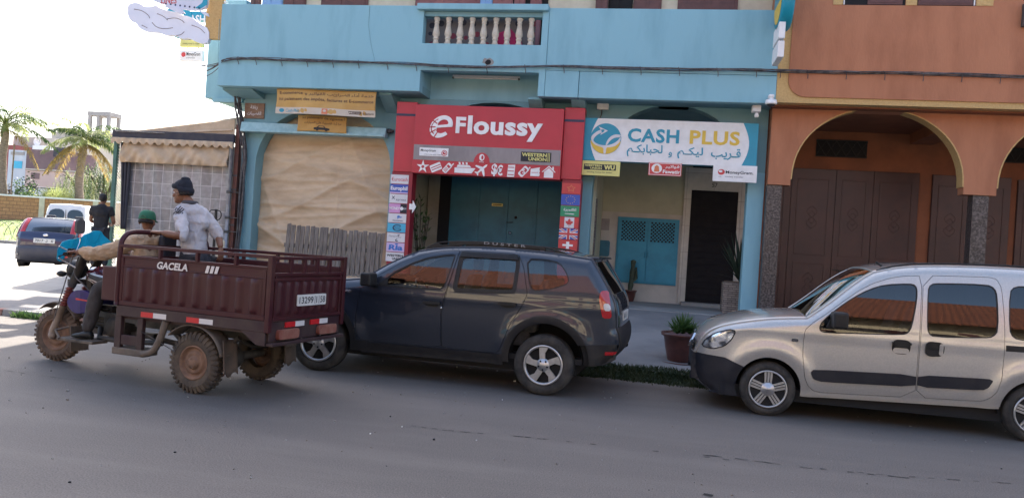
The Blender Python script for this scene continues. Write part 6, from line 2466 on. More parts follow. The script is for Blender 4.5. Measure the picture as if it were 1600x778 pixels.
kfw = chaikin([(.485, 1.0), (.51, 1.06), (.65, 1.20), (.81, 1.33), (.97, 1.43), (1.13, 1.49), (1.36, 1.515), (1.415, 1.505), (1.43, 1.44), (1.415, 1.29), (1.38, 1.09), (1.35, 1.02), (1.29, .995), (.92, .975), (.55, .955), (.495, .965)], 1)
krw = chaikin([(1.545, 1.46), (1.57, 1.525), (1.65, 1.54), (2.10, 1.56), (2.17, 1.53), (2.19, 1.45), (2.195, 1.11), (2.15, 1.045), (2.07, 1.03), (1.60, 1.0), (1.55, 1.03), (1.54, 1.12)], 1)
ktw = chaikin([(2.32, 1.50), (2.37, 1.56), (2.5, 1.565), (2.88, 1.56), (2.95, 1.50), (2.97, 1.15), (2.92, 1.06), (2.8, 1.045), (2.44, 1.035), (2.345, 1.05), (2.31, 1.13)], 1)
kaF, kaR = circ(0, .30, .335, 40), circ(2.6, .30, .335, 40)
khl = chaikin([(-.705, .68), (-.67, .75), (-.58, .83), (-.43, .89), (-.375, .88), (-.41, .79), (-.48, .71), (-.6, .665)], 1, k=.18)
kbf = [(-.9, .15), (-.9, .60), (-.46, .585), (-.24, .50), (-.20, .15)]
krl = [(2.275, .965), (2.95, .975), (2.95, .915), (2.275, .905)]
ksi = [(.30, .15), (.30, .262), (.46, .272), (2.15, .335), (2.4, .33), (2.4, .15)]
ktl = [(3.06, 1.0), (3.06, .68), (3.18, .68), (3.18, 1.0)]
KD = [offset(kfd, .002), offset(ksd, .002)]
k.both('body_lining', [k.poly], [kfw, krw, ktw, kaF, kaR], -.045, M['dark'], step=.09, flange=0)
k.both('body_side', [k.poly], KD + [offset(ktw, .012), kaF, kaR, khl, kbf, ksi, ktl, krl], 0, M['kpaint'])
kf_ = k.both('front_door', [inset(kfd, .003)], [offset(kfw, .012)], .001, M['kpaint'])
ks_ = k.both('sliding_door', [inset(ksd, .003)], [offset(krw, .012), kaR], .001, M['kpaint'])
k.both('sill', [[(.30, .245), (.36, .245), (2.15, .305), (2.30, .31), (2.30, .33), (2.15, .333), (.46, .272), (.34, .262)]], [kaF, kaR], -.012, M['kpaint'])
for W_, P_ in ((kfw, kf_), (krw, ks_), (ktw, None)):
 k.both('window_seal', [offset(W_, .013)], [W_], -.003, M['black'], P_, flange=.01)
 k.both('window', [W_], (), -.008, GLD, P_, flange=0)
k.both('front_bumper_corner', [[(-.82, .18), (-.80, .59), (-.46, .58), (-.255, .50), (-.2, .18)]], [kaF, [(-.9, .1), (-.9, .3), (-.76, .3), (-.6, .205), (-.6, .1)]], .006, M['kbump'])
k.both('side_strip', [chaikin([(.42, .515), (.445, .55), (1.455, .588), (1.455, .462), (.54, .425), (.45, .445)], 1, k=.15)], (), .016, M['kbump'], kf_)
k.both('side_strip', [chaikin([(1.475, .588), (2.14, .612), (2.18, .595), (2.14, .52), (2.09, .49), (1.475, .463)], 1, k=.15)], (), .016, M['kbump'], ks_)
k.both('door_rail', [krl], (), -.006, M['black'])
hl_ = k.both('headlight', [khl], (), .004, M['lamp_clear'])
k.both('lamp_seal', [offset(khl, .012)], [khl], .002, M['black'], hl_, flange=.008)
k.both('side_repeater', [rrect(.205, .825, .275, .86, .015)], (), .010, M['lamp_clear'], flange=.01)
k.both('tail_light', [inset(ktl, .004)], (), .006, M['lamp_red'])
k.skin('bumper', 'bumper', mat=M['kbump'])
k.skin('grille', 'grille', mat=M['kpaint'])
k.skin('bonnet', 'hood', mat=M['kpaint'])
k.skin('windscreen', 'windscreen', t0=-.9, t1=.9, mat=GL, thick=0)
k.skin('windscreen_pillar', 'windscreen', t0=-1, t1=-.9, mat=M['kpaint'], nt_=3)
k.skin('windscreen_pillar', 'windscreen', t0=.9, t1=1, mat=M['kpaint'], nt_=3)
k.skin('roof', 'roof', mat=M['kpaint'])
k.skin('rear_window', 'rear_window', t0=-.8, t1=.8, mat=GLD, thick=0)
k.skin('rear_pillar', 'rear_window', t0=-1, t1=-.8, mat=M['kpaint'], nt_=3)
k.skin('rear_pillar', 'rear_window', t0=.8, t1=1, mat=M['kpaint'], nt_=3)
k.skin('tailgate', 'tailgate', mat=M['kpaint'])
k.skin('rear_bumper', 'rear_bumper', mat=M['kbump'])
for sg in (-1, 1):
 q = MB()
 q.grid(lambda u, v: Vector((-.768 + .05 * v - .05 * (1 - (.10 + u * .35) ** 2) - .014, sg * (.10 + u * .35), .60 + v * .12)), 10, 6)
 for z in (.625, .655, .685):
  q.bar((-.835 + (z - .6) * .4, sg * .10, z), (-.82 + (z - .6) * .4, sg * .45, z), .012, .01)
 o = q.build('grille_slot', M['black'], kv)
q = MB()
q.flat([[(0, .60), (.06, .68), (0, .76), (-.06, .68)], [(0, .635), (.033, .68), (0, .725), (-.033, .68)]], lambda u, v, dd: Vector((-.835 + (v - .6) * .42 + dd, u, v)), -.012, .012)
q.build('badge', M['chrome'], kv)
q = MB()
q.box(-.5, 3.0, -.72, .72, .17, .30)
q.build('underbody', M['dark'], kv)
for x in (0, 2.6):
 for sg in (-1, 1):
  q = MB()
  well(q, x, .30, .345, sg, .78)
  q.build('wheel_well', M['dark'], kv)
  wheel(kv, x, .290, sg * .80, .293, .198, .18, 'cap', sg, rimmat=M['alu'])
cabin(kv, .80, .62, 3.0, .92)
seat(kv, 1.15, -.36)
seat(kv, 1.15, .36)
seat(kv, 2.0, 0, 1.25)
for j, sg in enumerate((-1, 1)):
 for (x, z, pr, sl_) in ((1.292, .862, kf_[j], 0), (1.615, .868, ks_[j], 1)):
  q = MB()
  ff = lambda u, v, dd: Vector((u, sg * (k.F(u, v) + .004 - dd), v))
  q.mat(M['black'])
  outl = chaikin(rrect(x - .09, z - .075, x + .09, z + .075, .06), 1)
  if not sl_:
   q.flat([outl], ff, -.001, .004)
   q.flat([[p for p in chaikin(rrect(x - .092, z - .005, x + .092, z + .077, .06), 1)]], ff, -.022, .0)
   q.mat(M['kpaint'])
   q.flat([chaikin(rrect(x - .078, z - .068, x + .078, z - .01, .03), 1)], ff, -.003, .0)
  else:
   q.flat([outl], ff, -.001, .004)
   q.flat([chaikin(rrect(x - .092, z - .077, x + .035, z + .077, .05), 1)], ff, -.022, .0)
   q.mat(M['kpaint'])
   q.flat([chaikin(rrect(x + .04, z - .06, x + .08, z + .06, .02), 1)], ff, -.003, .0)
  q.build('handle', None, pr, bevel=.004)
 x, z = .64, 1.08
 y = k.F(x, z)
 q = MB()
 q.box(x - .07, x + .075, min(sg * (y + .05), sg * (y + .27)), max(sg * (y + .05), sg * (y + .27)), z - .065, z + .105)
 q.add([(x - .12, sg * (y + .005), z - .10), (x + .0, sg * (y + .005), z - .10), (x - .02, sg * (y + .005), z + .06), (x - .06, sg * (y + .005), z + .02), (x - .07, sg * (y + .12), z - .05), (x + .03, sg * (y + .12), z - .05), (x + .03, sg * (y + .12), z + .04), (x - .05, sg * (y + .12), z + .04)],
   [(0, 1, 2, 3), (4, 5, 6, 7), (0, 4, 5, 1), (1, 5, 6, 2), (2, 6, 7, 3), (3, 7, 4, 0)])
 q.build('mirror', M['black'], kv, bevel=.03, seg=4)
 q = MB()
 q.tube([(x_, sg * (k.F(x_, z_, 0) - .02), z_ + .006) for x_, z_ in ((1.05, 1.63), (1.2, 1.685), (1.4, 1.725), (1.8, 1.755), (2.3, 1.77), (2.8, 1.765))], .010, 6)
 q.build('roof_gutter', M['black'], kv)
 q = MB()
 q.bar((.40, sg * .1, 1.135), (.52, sg * .55, 1.235), .014, .014)
 q.build('wiper', M['black'], kv)
q = MB()
q.tube([(1.12, -.55, 1.69), (1.06, -.55, 1.73)], .012, 6)
q.build('aerial', M['black'], kv)
# ================================================================== far parked cars on the side street
def simple_car(name, label, rear_c, fwd, spec):
 a = math.atan2(-fwd[1], -fwd[0])
 r_ = Vector((rear_c[0], rear_c[1], 0)) - Vector((-fwd[0], -fwd[1], 0)) * spec['x1']
 t = thing(name, (r_.x, r_.y, ground_z(rear_c[0], rear_c[1]) + .006), label, 'car' if name == 'parked_car' else 'van', rz=a, world=False)
 return t
fdir = Vector((-.36, .93)).normalized()
fc = at(69, 400, 18.35)
ft = simple_car('parked_car', 'navy blue hatchback seen from behind in the sunny side street', (fc.x, fc.y), fdir, {'x1': 3.12})
M['npaint'] = carpaint('navy_paint', (.020, .026, .075), (.015, .02, .06), .35, .3, (.16, .14, .12))
M['nbump'] = pm('navy_bumper', (.045, .05, .075), (.06, .062, .08), 5, .5)
fsec = [('bumper', [(-.6, .22, .03), (-.74, .3, .1), (-.79, .45, .12), (-.78, .62, .1)]),
  ('hood', [(-.78, .62, .1), (-.66, .76, .07), (-.3, .88, .05), (.1, .95, .05), (.3, .99, .05)]),
  ('windscreen', [(.3, .99, .05), (.7, 1.20, .06), (1.05, 1.36, .04)]),
  ('roof', [(1.05, 1.36, .04), (1.5, 1.40, .03), (2.1, 1.40, .03), (2.65, 1.365, .03)]),
  ('rear_window', [(2.65, 1.365, .03), (2.82, 1.22, .05), (2.96, 1.0, .06)]),
  ('tailgate', [(2.96, 1.0, .06), (3.03, .90, .07), (3.06, .78, .07), (3.07, .62, .07)]),
  ('rear_bumper', [(3.07, .62, .07), (3.12, .58, .08), (3.12, .42, .08), (3.0, .28, .04)])]
fcar = Car(ft, .83, fsec, [(2.9, .24), (.4, .22), (-.5, .2)], (0, 2.49), .29, .33, .95, k1=.22, k2=.16, xr=2.4, cr=.13, er=.10, flare=((0, .28, .4, .025, .08), (2.49, .28, .4, .025, .08)))
faF, faR = circ(0, .29, .33, 30), circ(2.49, .29, .33, 30)
fw1 = chaikin([(.55, 1.0), (1.0, 1.28), (1.25, 1.34), (1.65, 1.35), (1.62, .99)], 1)
fw2 = chaikin([(1.72, .99), (1.74, 1.35), (2.2, 1.33), (2.45, 1.2), (2.5, 1.06), (2.3, 1.01)], 1)
ftl = chaikin([(2.60, 1.36), (2.68, 1.34), (2.93, .98), (2.97, .86), (2.84, .86), (2.74, 1.02)], 1)
fcar.both('body_lining', [fcar.poly], [fw1, fw2, faF, faR], -.045, M['dark'], step=.12, flange=0)
fcar.both('body_side', [fcar.poly], [fw1, fw2, faF, faR, ftl, [(2.4, .2), (2.7, .58), (3.3, .6), (3.3, .2)]], 0, M['npaint'], step=.09)
fcar.both('rear_bumper_corner', [[(2.82, .27), (2.72, .56), (3.1, .60), (3.14, .42), (3.0, .28)]], [faR], .004, M['nbump'], step=.09)
fcar.both('window', [fw1], (), -.006, GLD, step=.12, flange=0)
fcar.both('window', [fw2], (), -.006, GLD, step=.12, flange=0)
fcar.both('tail_light', [ftl], (), .008, M['lamp_red'], step=.06)
for nm, mt_ in (('bumper', 'nbump'), ('hood', 'npaint'), ('roof', 'npaint'), ('tailgate', 'npaint'), ('rear_bumper', 'nbump')):
 fcar.skin({'hood': 'bonnet'}.get(nm, nm), nm, mat=M[mt_])
fcar.skin('windscreen', 'windscreen', mat=GL, thick=0)
fcar.skin('rear_window', 'rear_window', t0=-.80, t1=.80, mat=GLR, thick=0)
for sg in (-1, 1):
 fcar.skin('rear_lamp_strip', 'rear_window', t0=min(sg * .80, sg), t1=max(sg * .80, sg), mat=M['lamp_red'], nt_=3)
 wheel(ft, 0, .285, sg * .80, .29, .18, .17, 'cap', sg)
 wheel(ft, 2.49, .285, sg * .80, .29, .18, .17, 'cap', sg)
def rearplane(x0, z0, slope):
 return lambda u, v, d: Vector((x0 - (v - z0) * slope - d, u, v))
number_plate(ft, rearplane(3.148, .80, .25), '', -.27, .74, .25, .86, (('7017', .06, .46), (arabic('د'), .56, .66), ('6', .82, .92)))
q = MB()
q.ball((3.12, 0, .95), (.02, .065, .035), 14, 8)
q.build('badge', M['chrome'], ft)
q = MB()
q.ball((3.15, .55, .42), (.02, .05, .045), 10, 6)
q.build('fog_lamp', M['lamp_red'], ft)
q = MB()
q.box(-.5, 3.0, -.7, .7, .2, .36)
q.build('underbody', M['dark'], ft)
seat(ft, 1.35, -.36)
seat(ft, 1.35, .36)
q = MB()
q.flat([rrect(-.42, 1.08, .28, 1.24, .02)], rearplane(2.86, 1.1, .75), 0, .01)
q.build('parcel_shelf_sheet', M['white'], ft)

vdir = Vector((-.40, .92)).normalized()
vc = at(102, 350, 28.3)
vt = simple_car('parked_van', 'white small van with two rear windows parked beyond the navy hatchback', (vc.x, vc.y), vdir, {'x1': 3.3})
M['vpaint'] = carpaint('white_van_paint', (.62, .63, .65), (.56, .57, .6), .0, .35, (.4, .36, .3))
vsec = [('bumper', [(-.6, .25, .03), (-.75, .35, .1), (-.78, .6, .12)]),
  ('hood', [(-.78, .6, .12), (-.6, .85, .08), (-.1, 1.02, .06), (.3, 1.1, .05)]),
  ('windscreen', [(.3, 1.1, .05), (.75, 1.5, .07), (1.05, 1.7, .05)]),
  ('roof', [(1.05, 1.7, .05), (1.6, 1.79, .04), (2.4, 1.80, .04), (3.0, 1.79, .04), (3.15, 1.76, .03)]),
  ('tailgate', [(3.15, 1.76, .03), (3.22, 1.5, .03), (3.27, 1.0, .03), (3.28, .6, .03)]),
  ('rear_bumper', [(3.28, .6, .03), (3.31, .5, .03), (3.25, .3, .03)])]
vcar = Car(vt, .84, vsec, [(2.9, .28), (.4, .26), (-.5, .24)], (0, 2.7), .3, .34, 1.05, k1=.10, k2=.08, xr=2.9, cr=.05, er=.09)
vaF, vaR = circ(0, .3, .34, 24), circ(2.7, .3, .34, 24)
vw1 = chaikin([(.55, 1.08), (1.0, 1.5), (1.45, 1.55), (1.42, 1.05)], 1)
vcar.both('body_side', [vcar.poly], [vw1, vaF, vaR], 0, M['vpaint'], step=.12)
vcar.both('body_lining', [vcar.poly], [vw1, vaF, vaR], -.045, M['dark'], step=.15, flange=0)
vcar.both('window', [vw1], (), -.006, GLD, step=.15, flange=0)
for nm, mt_ in (('bumper', 'black'), ('hood', 'vpaint'), ('roof', 'vpaint'), ('tailgate', 'vpaint'), ('rear_bumper', 'black')):
 vcar.skin({'hood': 'bonnet'}.get(nm, nm), nm, mat=M[mt_])
vcar.skin('windscreen', 'windscreen', mat=GLD, thick=0)
for sg in (-1, 1):
 wheel(vt, 0, .295, sg * .8, .3, .18, .17, 'cap', sg)
 wheel(vt, 2.7, .295, sg * .8, .3, .18, .17, 'cap', sg)
 c_ = chaikin([(sg * .06, 1.12), (sg * .06, 1.62), (sg * .62, 1.60), (sg * .66, 1.12)], 2)
 q = MB()
 q.flat([[tuple(p) for p in c_]], rearplane(3.335, 1.1, .15), 0, .012)
 q.build('rear_window', GLD, vt)
 q = MB()
 q.flat([[(sg * .72, .75), (sg * .80, .75), (sg * .80, 1.15), (sg * .72, 1.15)]], rearplane(3.30, 1.0, .1), -.01, .02)
 q.build('tail_light', M['lamp_red'], vt)
q = MB()
q.box(3.295, 3.335, -.006, .006, .62, 1.60)
q.build('door_seam', M['black'], vt)
q = MB()
q.box(-.5, 3.1, -.7, .7, .2, .36)
q.build('underbody', M['dark'], vt)

# ================================================================== verge, block wall and hoop fence
g = MB()
def vg(u, v):
 x, y = -60 + u * 42, 29.2 + v * 14
 return (x, y, ground_z(x, y) + .08 + .55 * sstep(29.4, 42, y) + .03 * math.sin(x * 2.1 + y))
g.grid(vg, 60, 20)
tag(g.build('verge_grass', M['verge']), 'sunny grass verge before the block wall', None, None, 'stuff')
sp = []
rr2 = random.Random(11)
for _ in range(420):
 x, y = rr2.uniform(-36, -20), rr2.uniform(29.4, 40)
 sp.append((x, y, ground_z(x, y) + .1 + .55 * sstep(29.4, 42, y), .12, .12))
grass_blades('verge_grass', sp, .16, .012, M['leaf_pale'], 12, 'tufts of long grass on the sunny verge')
g = MB()
A, B = Vector((-52, 28.9)), Vector((-18, 28.9))
x = A.x
while x < B.x:
 z = ground_z(x, 29)
 g.box(x, x + .98, 28.9, 29.15, z - .1, z + .14)
 x += 1.
structure(g.build('verge_kerb', M['concrete'], bevel=.015))
M['block'] = brickmat('hollow_block_wall', (.50, .26, .12), (.43, .215, .10), (.25, .14, .075), .42, .21, .018, .6, .9)
w0, w1 = at(0, 303, 40.5), at(185, 321, 41.5)
dx = (w1 - w0)
bw = thing('block_wall', (w0.x, w0.y, 1), 'tan hollow block wall with a pale coping behind the grass verge', 'wall')
p0, p1 = w0 - dx * 2, w1 + dx * .3
q = MB()
nrm = Vector((-dx.y, dx.x, 0)).normalized() * .22
def wallbox(q, a, b, z0, z1a, z1b, th, fr_=0):
 n_ = Vector((-(b - a).y, (b - a).x, 0)).normalized()
 a0, b0 = Vector((a.x, a.y, 0)) - n_ * fr_, Vector((b.x, b.y, 0)) - n_ * fr_
 a1, b1 = a0 + n_ * th, b0 + n_ * th
 q.add([a0 + Vector((0, 0, z0)), b0 + Vector((0, 0, z0)), b1 + Vector((0, 0, z0)), a1 + Vector((0, 0, z0)), a0 + Vector((0, 0, z1a)), b0 + Vector((0, 0, z1b)), b1 + Vector((0, 0, z1b)), a1 + Vector((0, 0, z1a))],
   [(0, 3, 2, 1), (4, 5, 6, 7), (0, 1, 5, 4), (1, 2, 6, 5), (2, 3, 7, 6), (3, 0, 4, 7)])
wallbox(q, p0, p1, .3, w0.z - .1, w0.z - .1, .22)
q.build('wall', M['block'], bw)
q = MB()
wallbox(q, p0, p1, w0.z - .098, w0.z, w0.z, .30, .04)
q.build('coping', M['white'], bw)
for px in (-60, 66, 150):
 c = at(px, 320, 40.5 + px / 185)
 q = MB()
 d_ = dx.normalized()
 wallbox(q, c - d_ * .16, c + d_ * .16, .3, w0.z - .102, w0.z - .102, .3, .05)
 q.build('pilaster', M['cream'], bw)
hf = thing('hoop_fence', at(30, 355, 31), 'low fence of overlapping bent wire hoops along the grass verge', 'fence')
for k in range(9):
 X0 = at(-20 + k * 13, 372, 30.3)
 z = ground_z(X0.x, 30.3) + .1
 q = MB()
 q.tube([(X0.x + .62 * (1 - math.cos(PI * t / 14)) , 30.3 + .02 * (k % 2), z + .78 * math.sin(PI * t / 14)) for t in range(15)], .012, 6)
 q.build('hoop', M['grey_plastic'], hf)

# ================================================================== distant buildings
def fb(name, label, boxes, cat='building'):
 """boxes: part, px rectangle, Y, depth, material"""
 first = boxes[0]
 a = at(first[1][0], first[1][3], first[2])
 t = thing(name, (a.x, first[2], 0), label, cat)
 for part, (x0, y0, x1, y1), Y, dep, m_, down in boxes:
  u0, u1, v0, v1 = rect(x0, y0, x1, y1, Y)
  q = MB()
  q.box(u0, u1, Y, Y + dep, -.04 if down else v0, v1)
  q.build(part, m_, t)
 return t
M['far_beige'] = pm('far_beige', (.48, .43, .37), (.42, .38, .33), .4, .9)
M['far_white'] = pm('far_white', (.52, .56, .60), (.46, .50, .55), .5, .9)
M['far_maroon'] = pm('far_maroon', (.12, .075, .085), (.19, .13, .13), .35, .9)
M['far_pink'] = pm('far_pink', (.50, .38, .34), (.44, .33, .30), .5, .9)
M['far_grey'] = pm('far_grey', (.36, .34, .32), (.30, .28, .27), .6, .9)
fb('apartment_block', 'beige flat roofed block standing highest behind the feathery palm', [('wall', (81, 206, 122, 300), 96, 10, M['far_beige'], 1), ('roof_room', (92, 200, 112, 207), 97, 6, M['far_beige'], 0)])
fb('apartment_block', 'long beige block with a satellite dish on its roof behind the maroon wall', [('wall', (21, 213, 80, 300), 92, 8, M['far_beige'], 1), ('parapet', (51, 227, 74, 236), 89, 1, M['white'], 0)])
fb('house', 'white house with a bright blue window left of the maroon wall', [('wall', (14, 234, 42, 300), 80, 8, M['far_white'], 1), ('window', (21.5, 251.5, 34, 263.5), 79.95, .04, M['sky_sticker'], 0), ('window', (17, 237, 38, 243), 79.95, .04, M['far_grey'], 0)])
fb('unfinished_house', 'dark maroon stained party wall on a flat roof above the pink house', [('wall', (42, 233, 101, 268), 78, 5, M['far_maroon'], 1), ('wall_patch', (84, 230, 101.5, 246), 77.9, .08, M['navy_canvas'], 0)])
fb('house', 'pale pink house with one small dark window under the maroon wall', [('wall', (40, 266, 122, 312), 74, 3.5, M['far_pink'], 1), ('window', (48.5, 270, 61, 280), 73.95, .04, M['far_maroon'], 0), ('roof_edge', (39, 265, 123, 267.5), 73.8, 3.9, M['far_beige'], 0), ('window', (92, 292, 104, 300), 73.95, .04, M['far_maroon'], 0)])
fb('house', 'low pale blue walled house behind the bushes by the block wall', [('wall', (30, 293, 90, 320), 62, 4, M['far_white'], 1), ('roof_edge', (29, 291, 91, 294), 61.8, 4.4, M['white'], 0)])
fb('house', 'red walled house behind the bare palm trunk', [('wall', (-40, 224, 20, 320), 88, 6, pm('far_red', (.30, .10, .09), (.25, .08, .07), .5, .9), 1)])
fb('house', 'cream house far behind the weeping tree and the kiosk', [('wall', (122, 285, 240, 330), 84, 8, M['far_beige'], 1), ('roof_edge', (121, 283, 241, 286), 83.8, 8.4, M['white'], 0)])
tw = thing('water_tower', at(154, 230, 105), 'square concrete tower with open frames at the top above the palms', 'tower')
u0, u1, v0, v1 = rect(138, 174, 170, 206, 105)
q = MB()
q.box(u0, u1, 105, 107.6, -.04, v0)
q.build('shaft', M['far_grey'], tw)
for (a, b) in ((0, .14), (.40, .52), (.86, 1)):
 for y_ in (105, 107.2):
  q = MB()
  q.box(u0 + a * (u1 - u0), u0 + b * (u1 - u0), y_, y_ + .4, v0 + .002, v1 - .6)
  q.build('frame_post', M['far_grey'], tw)
q = MB()
q.box(u0 - .05, u1 + .05, 104.95, 107.65, v1 - .598, v1)
q.build('roof_slab', M['far_grey'], tw)
c = at(60, 222, 91)
dsh = thing('satellite_dish', at(60, 228, 91), 'small white satellite dish on the roof of the long beige block', 'satellite dish')
q = MB()
q.lathe([(.001, .0), (.3, -.05), (.55, -.2), (.56, -.2), (.3, -.02), (.001, .03)], (c.x, 91, c.z), 'y', 20)
q.build('dish', M['white'], dsh)
q = MB()
q.tube([(c.x, 91.05, c.z), (c.x, 91.2, c.z - 1.2)], .06, 8)
q.build('mast', M['far_grey'], dsh)
c = at(126, 201, 97)
c2 = at(123, 172, 97)
q = MB()
q.tube([(c.x, 97, c.z - .8), (c2.x, 97, c2.z)], .04, 6)
o = q.build('aerial', M['grey_plastic'])
tag(o, 'thin tall aerial mast rising behind the feathery palm', 'aerial')

# ================================================================== trees
def frond(q, base, az, L_, lift, droop, rnd, wmat, leafl=.34, nl=56, bw_=.045):
 """an arching feather frond with two rows of hanging leaflets"""
 h = Vector((math.cos(az), math.sin(az), 0))
 pts = []
 for i in range(13):
  t = i / 12
  pts.append(base + h * (L_ * (t * math.cos(lift * (1 - t * .4)))) + Vector((0, 0, L_ * (math.sin(lift) * t * 1.1 - droop * t * t))))
 q.tube(pts, [.028 * (1 - .8 * i / 12) + .004 for i in range(13)], 5)
 side = Vector((-h.y, h.x, 0))
 for k in range(nl):
  t = .12 + .88 * k / nl
  i = min(11, int(t * 12))
  p = pts[i].lerp(pts[i + 1], t * 12 - i)
  d = (pts[i + 1] - pts[i]).normalized()
  for sg in (-1, 1):
   ll = leafl * (math.sin(PI * min(1, t * .85 + .12)) ** .6) * rnd.uniform(.7, 1.2)
   v = (side * sg * rnd.uniform(.6, 1) + d * rnd.uniform(.35, .8) + Vector((0, 0, rnd.uniform(-.75, .15)))).normalized()
   e = p + v * ll + Vector((0, 0, -.25 * ll))
   n_ = v.cross(Vector((0, 0, 1))).normalized() * bw_ if abs(v.z) < .99 else side * bw_
   m_ = p.lerp(e, .5) + Vector((0, 0, .03))
   q.add([p, m_ + n_ * .6, e, m_ - n_ * .6], [(0, 1, 2, 3)])

def palm(label, base, top, nf, L_, seed, dry=4, leafl=.5):
 rnd = random.Random(seed)
 t = thing('palm_tree', base, label, 'palm tree')
 base, top = Vector(base), Vector(top)
 q = MB()
 pts = [base.lerp(top, i / 8) + Vector((.10 * math.sin(i * .9), 0, 0)) for i in range(9)]
 q.tube(pts, [.30 - .012 * i + .03 * (i % 2) for i in range(9)], 12)
 for i in range(14):
  z = i / 14
  p = base.lerp(top, z)
 q.build('trunk', M['trunk'], t)
 q = MB()
 q.tube([top - Vector((0, 0, .4)), top + Vector((0, 0, .1)), top + Vector((0, 0, .9))], [.22, .24, .06], 10)
 q.build('crown_shaft', M['leaf_pale'], t)
 q = MB()
 q.mat(M['leaf'])
 for k in range(nf):
  q.mat(M['leaf_pale'] if k % 3 else M['leaf'])
  lift = rnd.uniform(.25, 1.25)
  frond(q, top + Vector((0, 0, .4)), 2 * PI * k / nf * 2.4 + rnd.uniform(-.3, .3), L_ * rnd.uniform(.8, 1.1), lift, rnd.uniform(.45, .8), rnd, None, leafl)
 q.build('crown', None, t)
 q = MB()
 for k in range(dry):
  frond(q, top + Vector((0, 0, .1)), 2 * PI * k / dry + rnd.uniform(-.5, .5), L_ * .8, .1, 1.1, rnd, None, leafl * .8)
 q.build('dry_fronds', M['palm_dry'], t)
 return t
def pbase(px, py0, py1, Y, px1=None):
 a, b = at(px, py0, Y), at(px1 or px, py1, Y)
 return (a.x, Y, .8), (b.x, Y, b.z)
b_, t_ = pbase(1, 345, 206, 45, 8)
palm('feather palm with a bare grey trunk standing before the red walled house', b_, t_, 17, 3.2, 5, 3, .66)
b_, t_ = pbase(122, 320, 228, 47, 130)
palm('feather palm with yellow hanging fronds standing before the beige block', b_, t_, 18, 2.9, 9, 7, .66)
def fanpalm(label, base, n, r, seed, mat):
 rnd = random.Random(seed)
 t = thing('fan_palm', base, label, 'palm')
 base = Vector(base)
 q = MB()
 q.tube([base, base + Vector((0, 0, r * .5))], [.25, .2], 10)
 q.build('trunk', M['trunk'], t)
 q = MB()
 for k in range(n):
  az, el = rnd.uniform(0, 2 * PI), rnd.uniform(.1, 1.4)
  d = Vector((math.cos(az) * math.cos(el), math.sin(az) * math.cos(el), math.sin(el)))
  c_ = base + Vector((0, 0, r * .45)) + d * r * rnd.uniform(.35, .6)
  q.tube([base + Vector((0, 0, r * .45)), c_], .012, 4)
  s1 = d.cross(Vector((0, 0, 1))).normalized()
  u_ = s1.cross(d).normalized()
  for j in range(17):
   a = rad(-95 + j * 12)
   v = (d * math.cos(a) + s1 * math.sin(a) + u_ * .12).normalized()
   l = r * rnd.uniform(.42, .55)
   w_ = v.cross(u_).normalized() * .028
   q.add([c_, c_ + v * l * .6 + w_, c_ + v * l, c_ + v * l * .6 - w_], [(0, 1, 2, 3)])
 q.build('fan_leaves', mat, t)
 return t
c = at(88, 318, 46)
fanpalm('bushy bright green fan palm behind the block wall', (c.x, 46, .8), 42, 2.1, 4, M['leaf_pale'])
c = at(105, 318, 48)
fanpalm('dull dark fan palm tucked close behind the bright fan palm', (c.x, 48, .8), 30, 1.9, 14, M['leaf_dark'])
def weeping(label, base, h, r, seed, mats, n=260):
 rnd = random.Random(seed)
 t = thing('weeping_tree', base, label, 'tree')
 base = Vector(base)
 q = MB()
 q.tube([base, base + Vector((.1, 0, h * .5)), base + Vector((-.05, 0, h * .8))], [.22, .16, .06], 8)
 for k in range(7):
  a = rnd.uniform(0, 2 * PI)
  q.tube([base + Vector((.05, 0, h * .45)), base + Vector((math.cos(a) * r * .4, math.sin(a) * r * .4, h * .75)), base + Vector((math.cos(a) * r * .8, math.sin(a) * r * .8, h * rnd.uniform(.75, .95)))], [.09, .05, .02], 5)
 q.build('trunk', M['bark'], t)
 q = MB()
 for k in range(n):
  a, rr_ = rnd.uniform(0, 2 * PI), r * math.sqrt(rnd.random())
  top = base + Vector((math.cos(a) * rr_, math.sin(a) * rr_, h * (1 - .3 * (rr_ / r) ** 2) * rnd.uniform(.8, 1.02)))
  L_ = rnd.uniform(.3, .62) * h
  q.mat(mats[k % len(mats)])
  for j in range(26):
   p = top + Vector((.12 * math.sin(j * .3 + k), .1 * math.cos(j * .4 + k), -L_ * j / 26))
   for s_ in range(2):
    d = Vector((rnd.uniform(-1, 1), rnd.uniform(-1, 1), rnd.uniform(-1.2, -.2))).normalized() * rnd.uniform(.10, .2)
    w_ = Vector((-d.y, d.x, 0)).normalized() * .022
    q.add([p, p + d * .5 + w_, p + d, p + d * .5 - w_], [(0, 1, 2, 3)])
 q.build('crown', None, t)
c = at(160, 330, 52)
weeping('weeping green tree with hanging sprays beside the kiosk curtain', (c.x, 52, .8), 5.4, 2.2, 8, [M['leaf'], M['leaf_pale'], M['leaf'], M['leaf_dark']])
c = at(123, 330, 60)
weeping('pale weeping tree behind the feather palm by the beige block', (c.x, 60, .8), 5.6, 2.0, 18, [M['leaf_pale'], M['leaf']], 150)
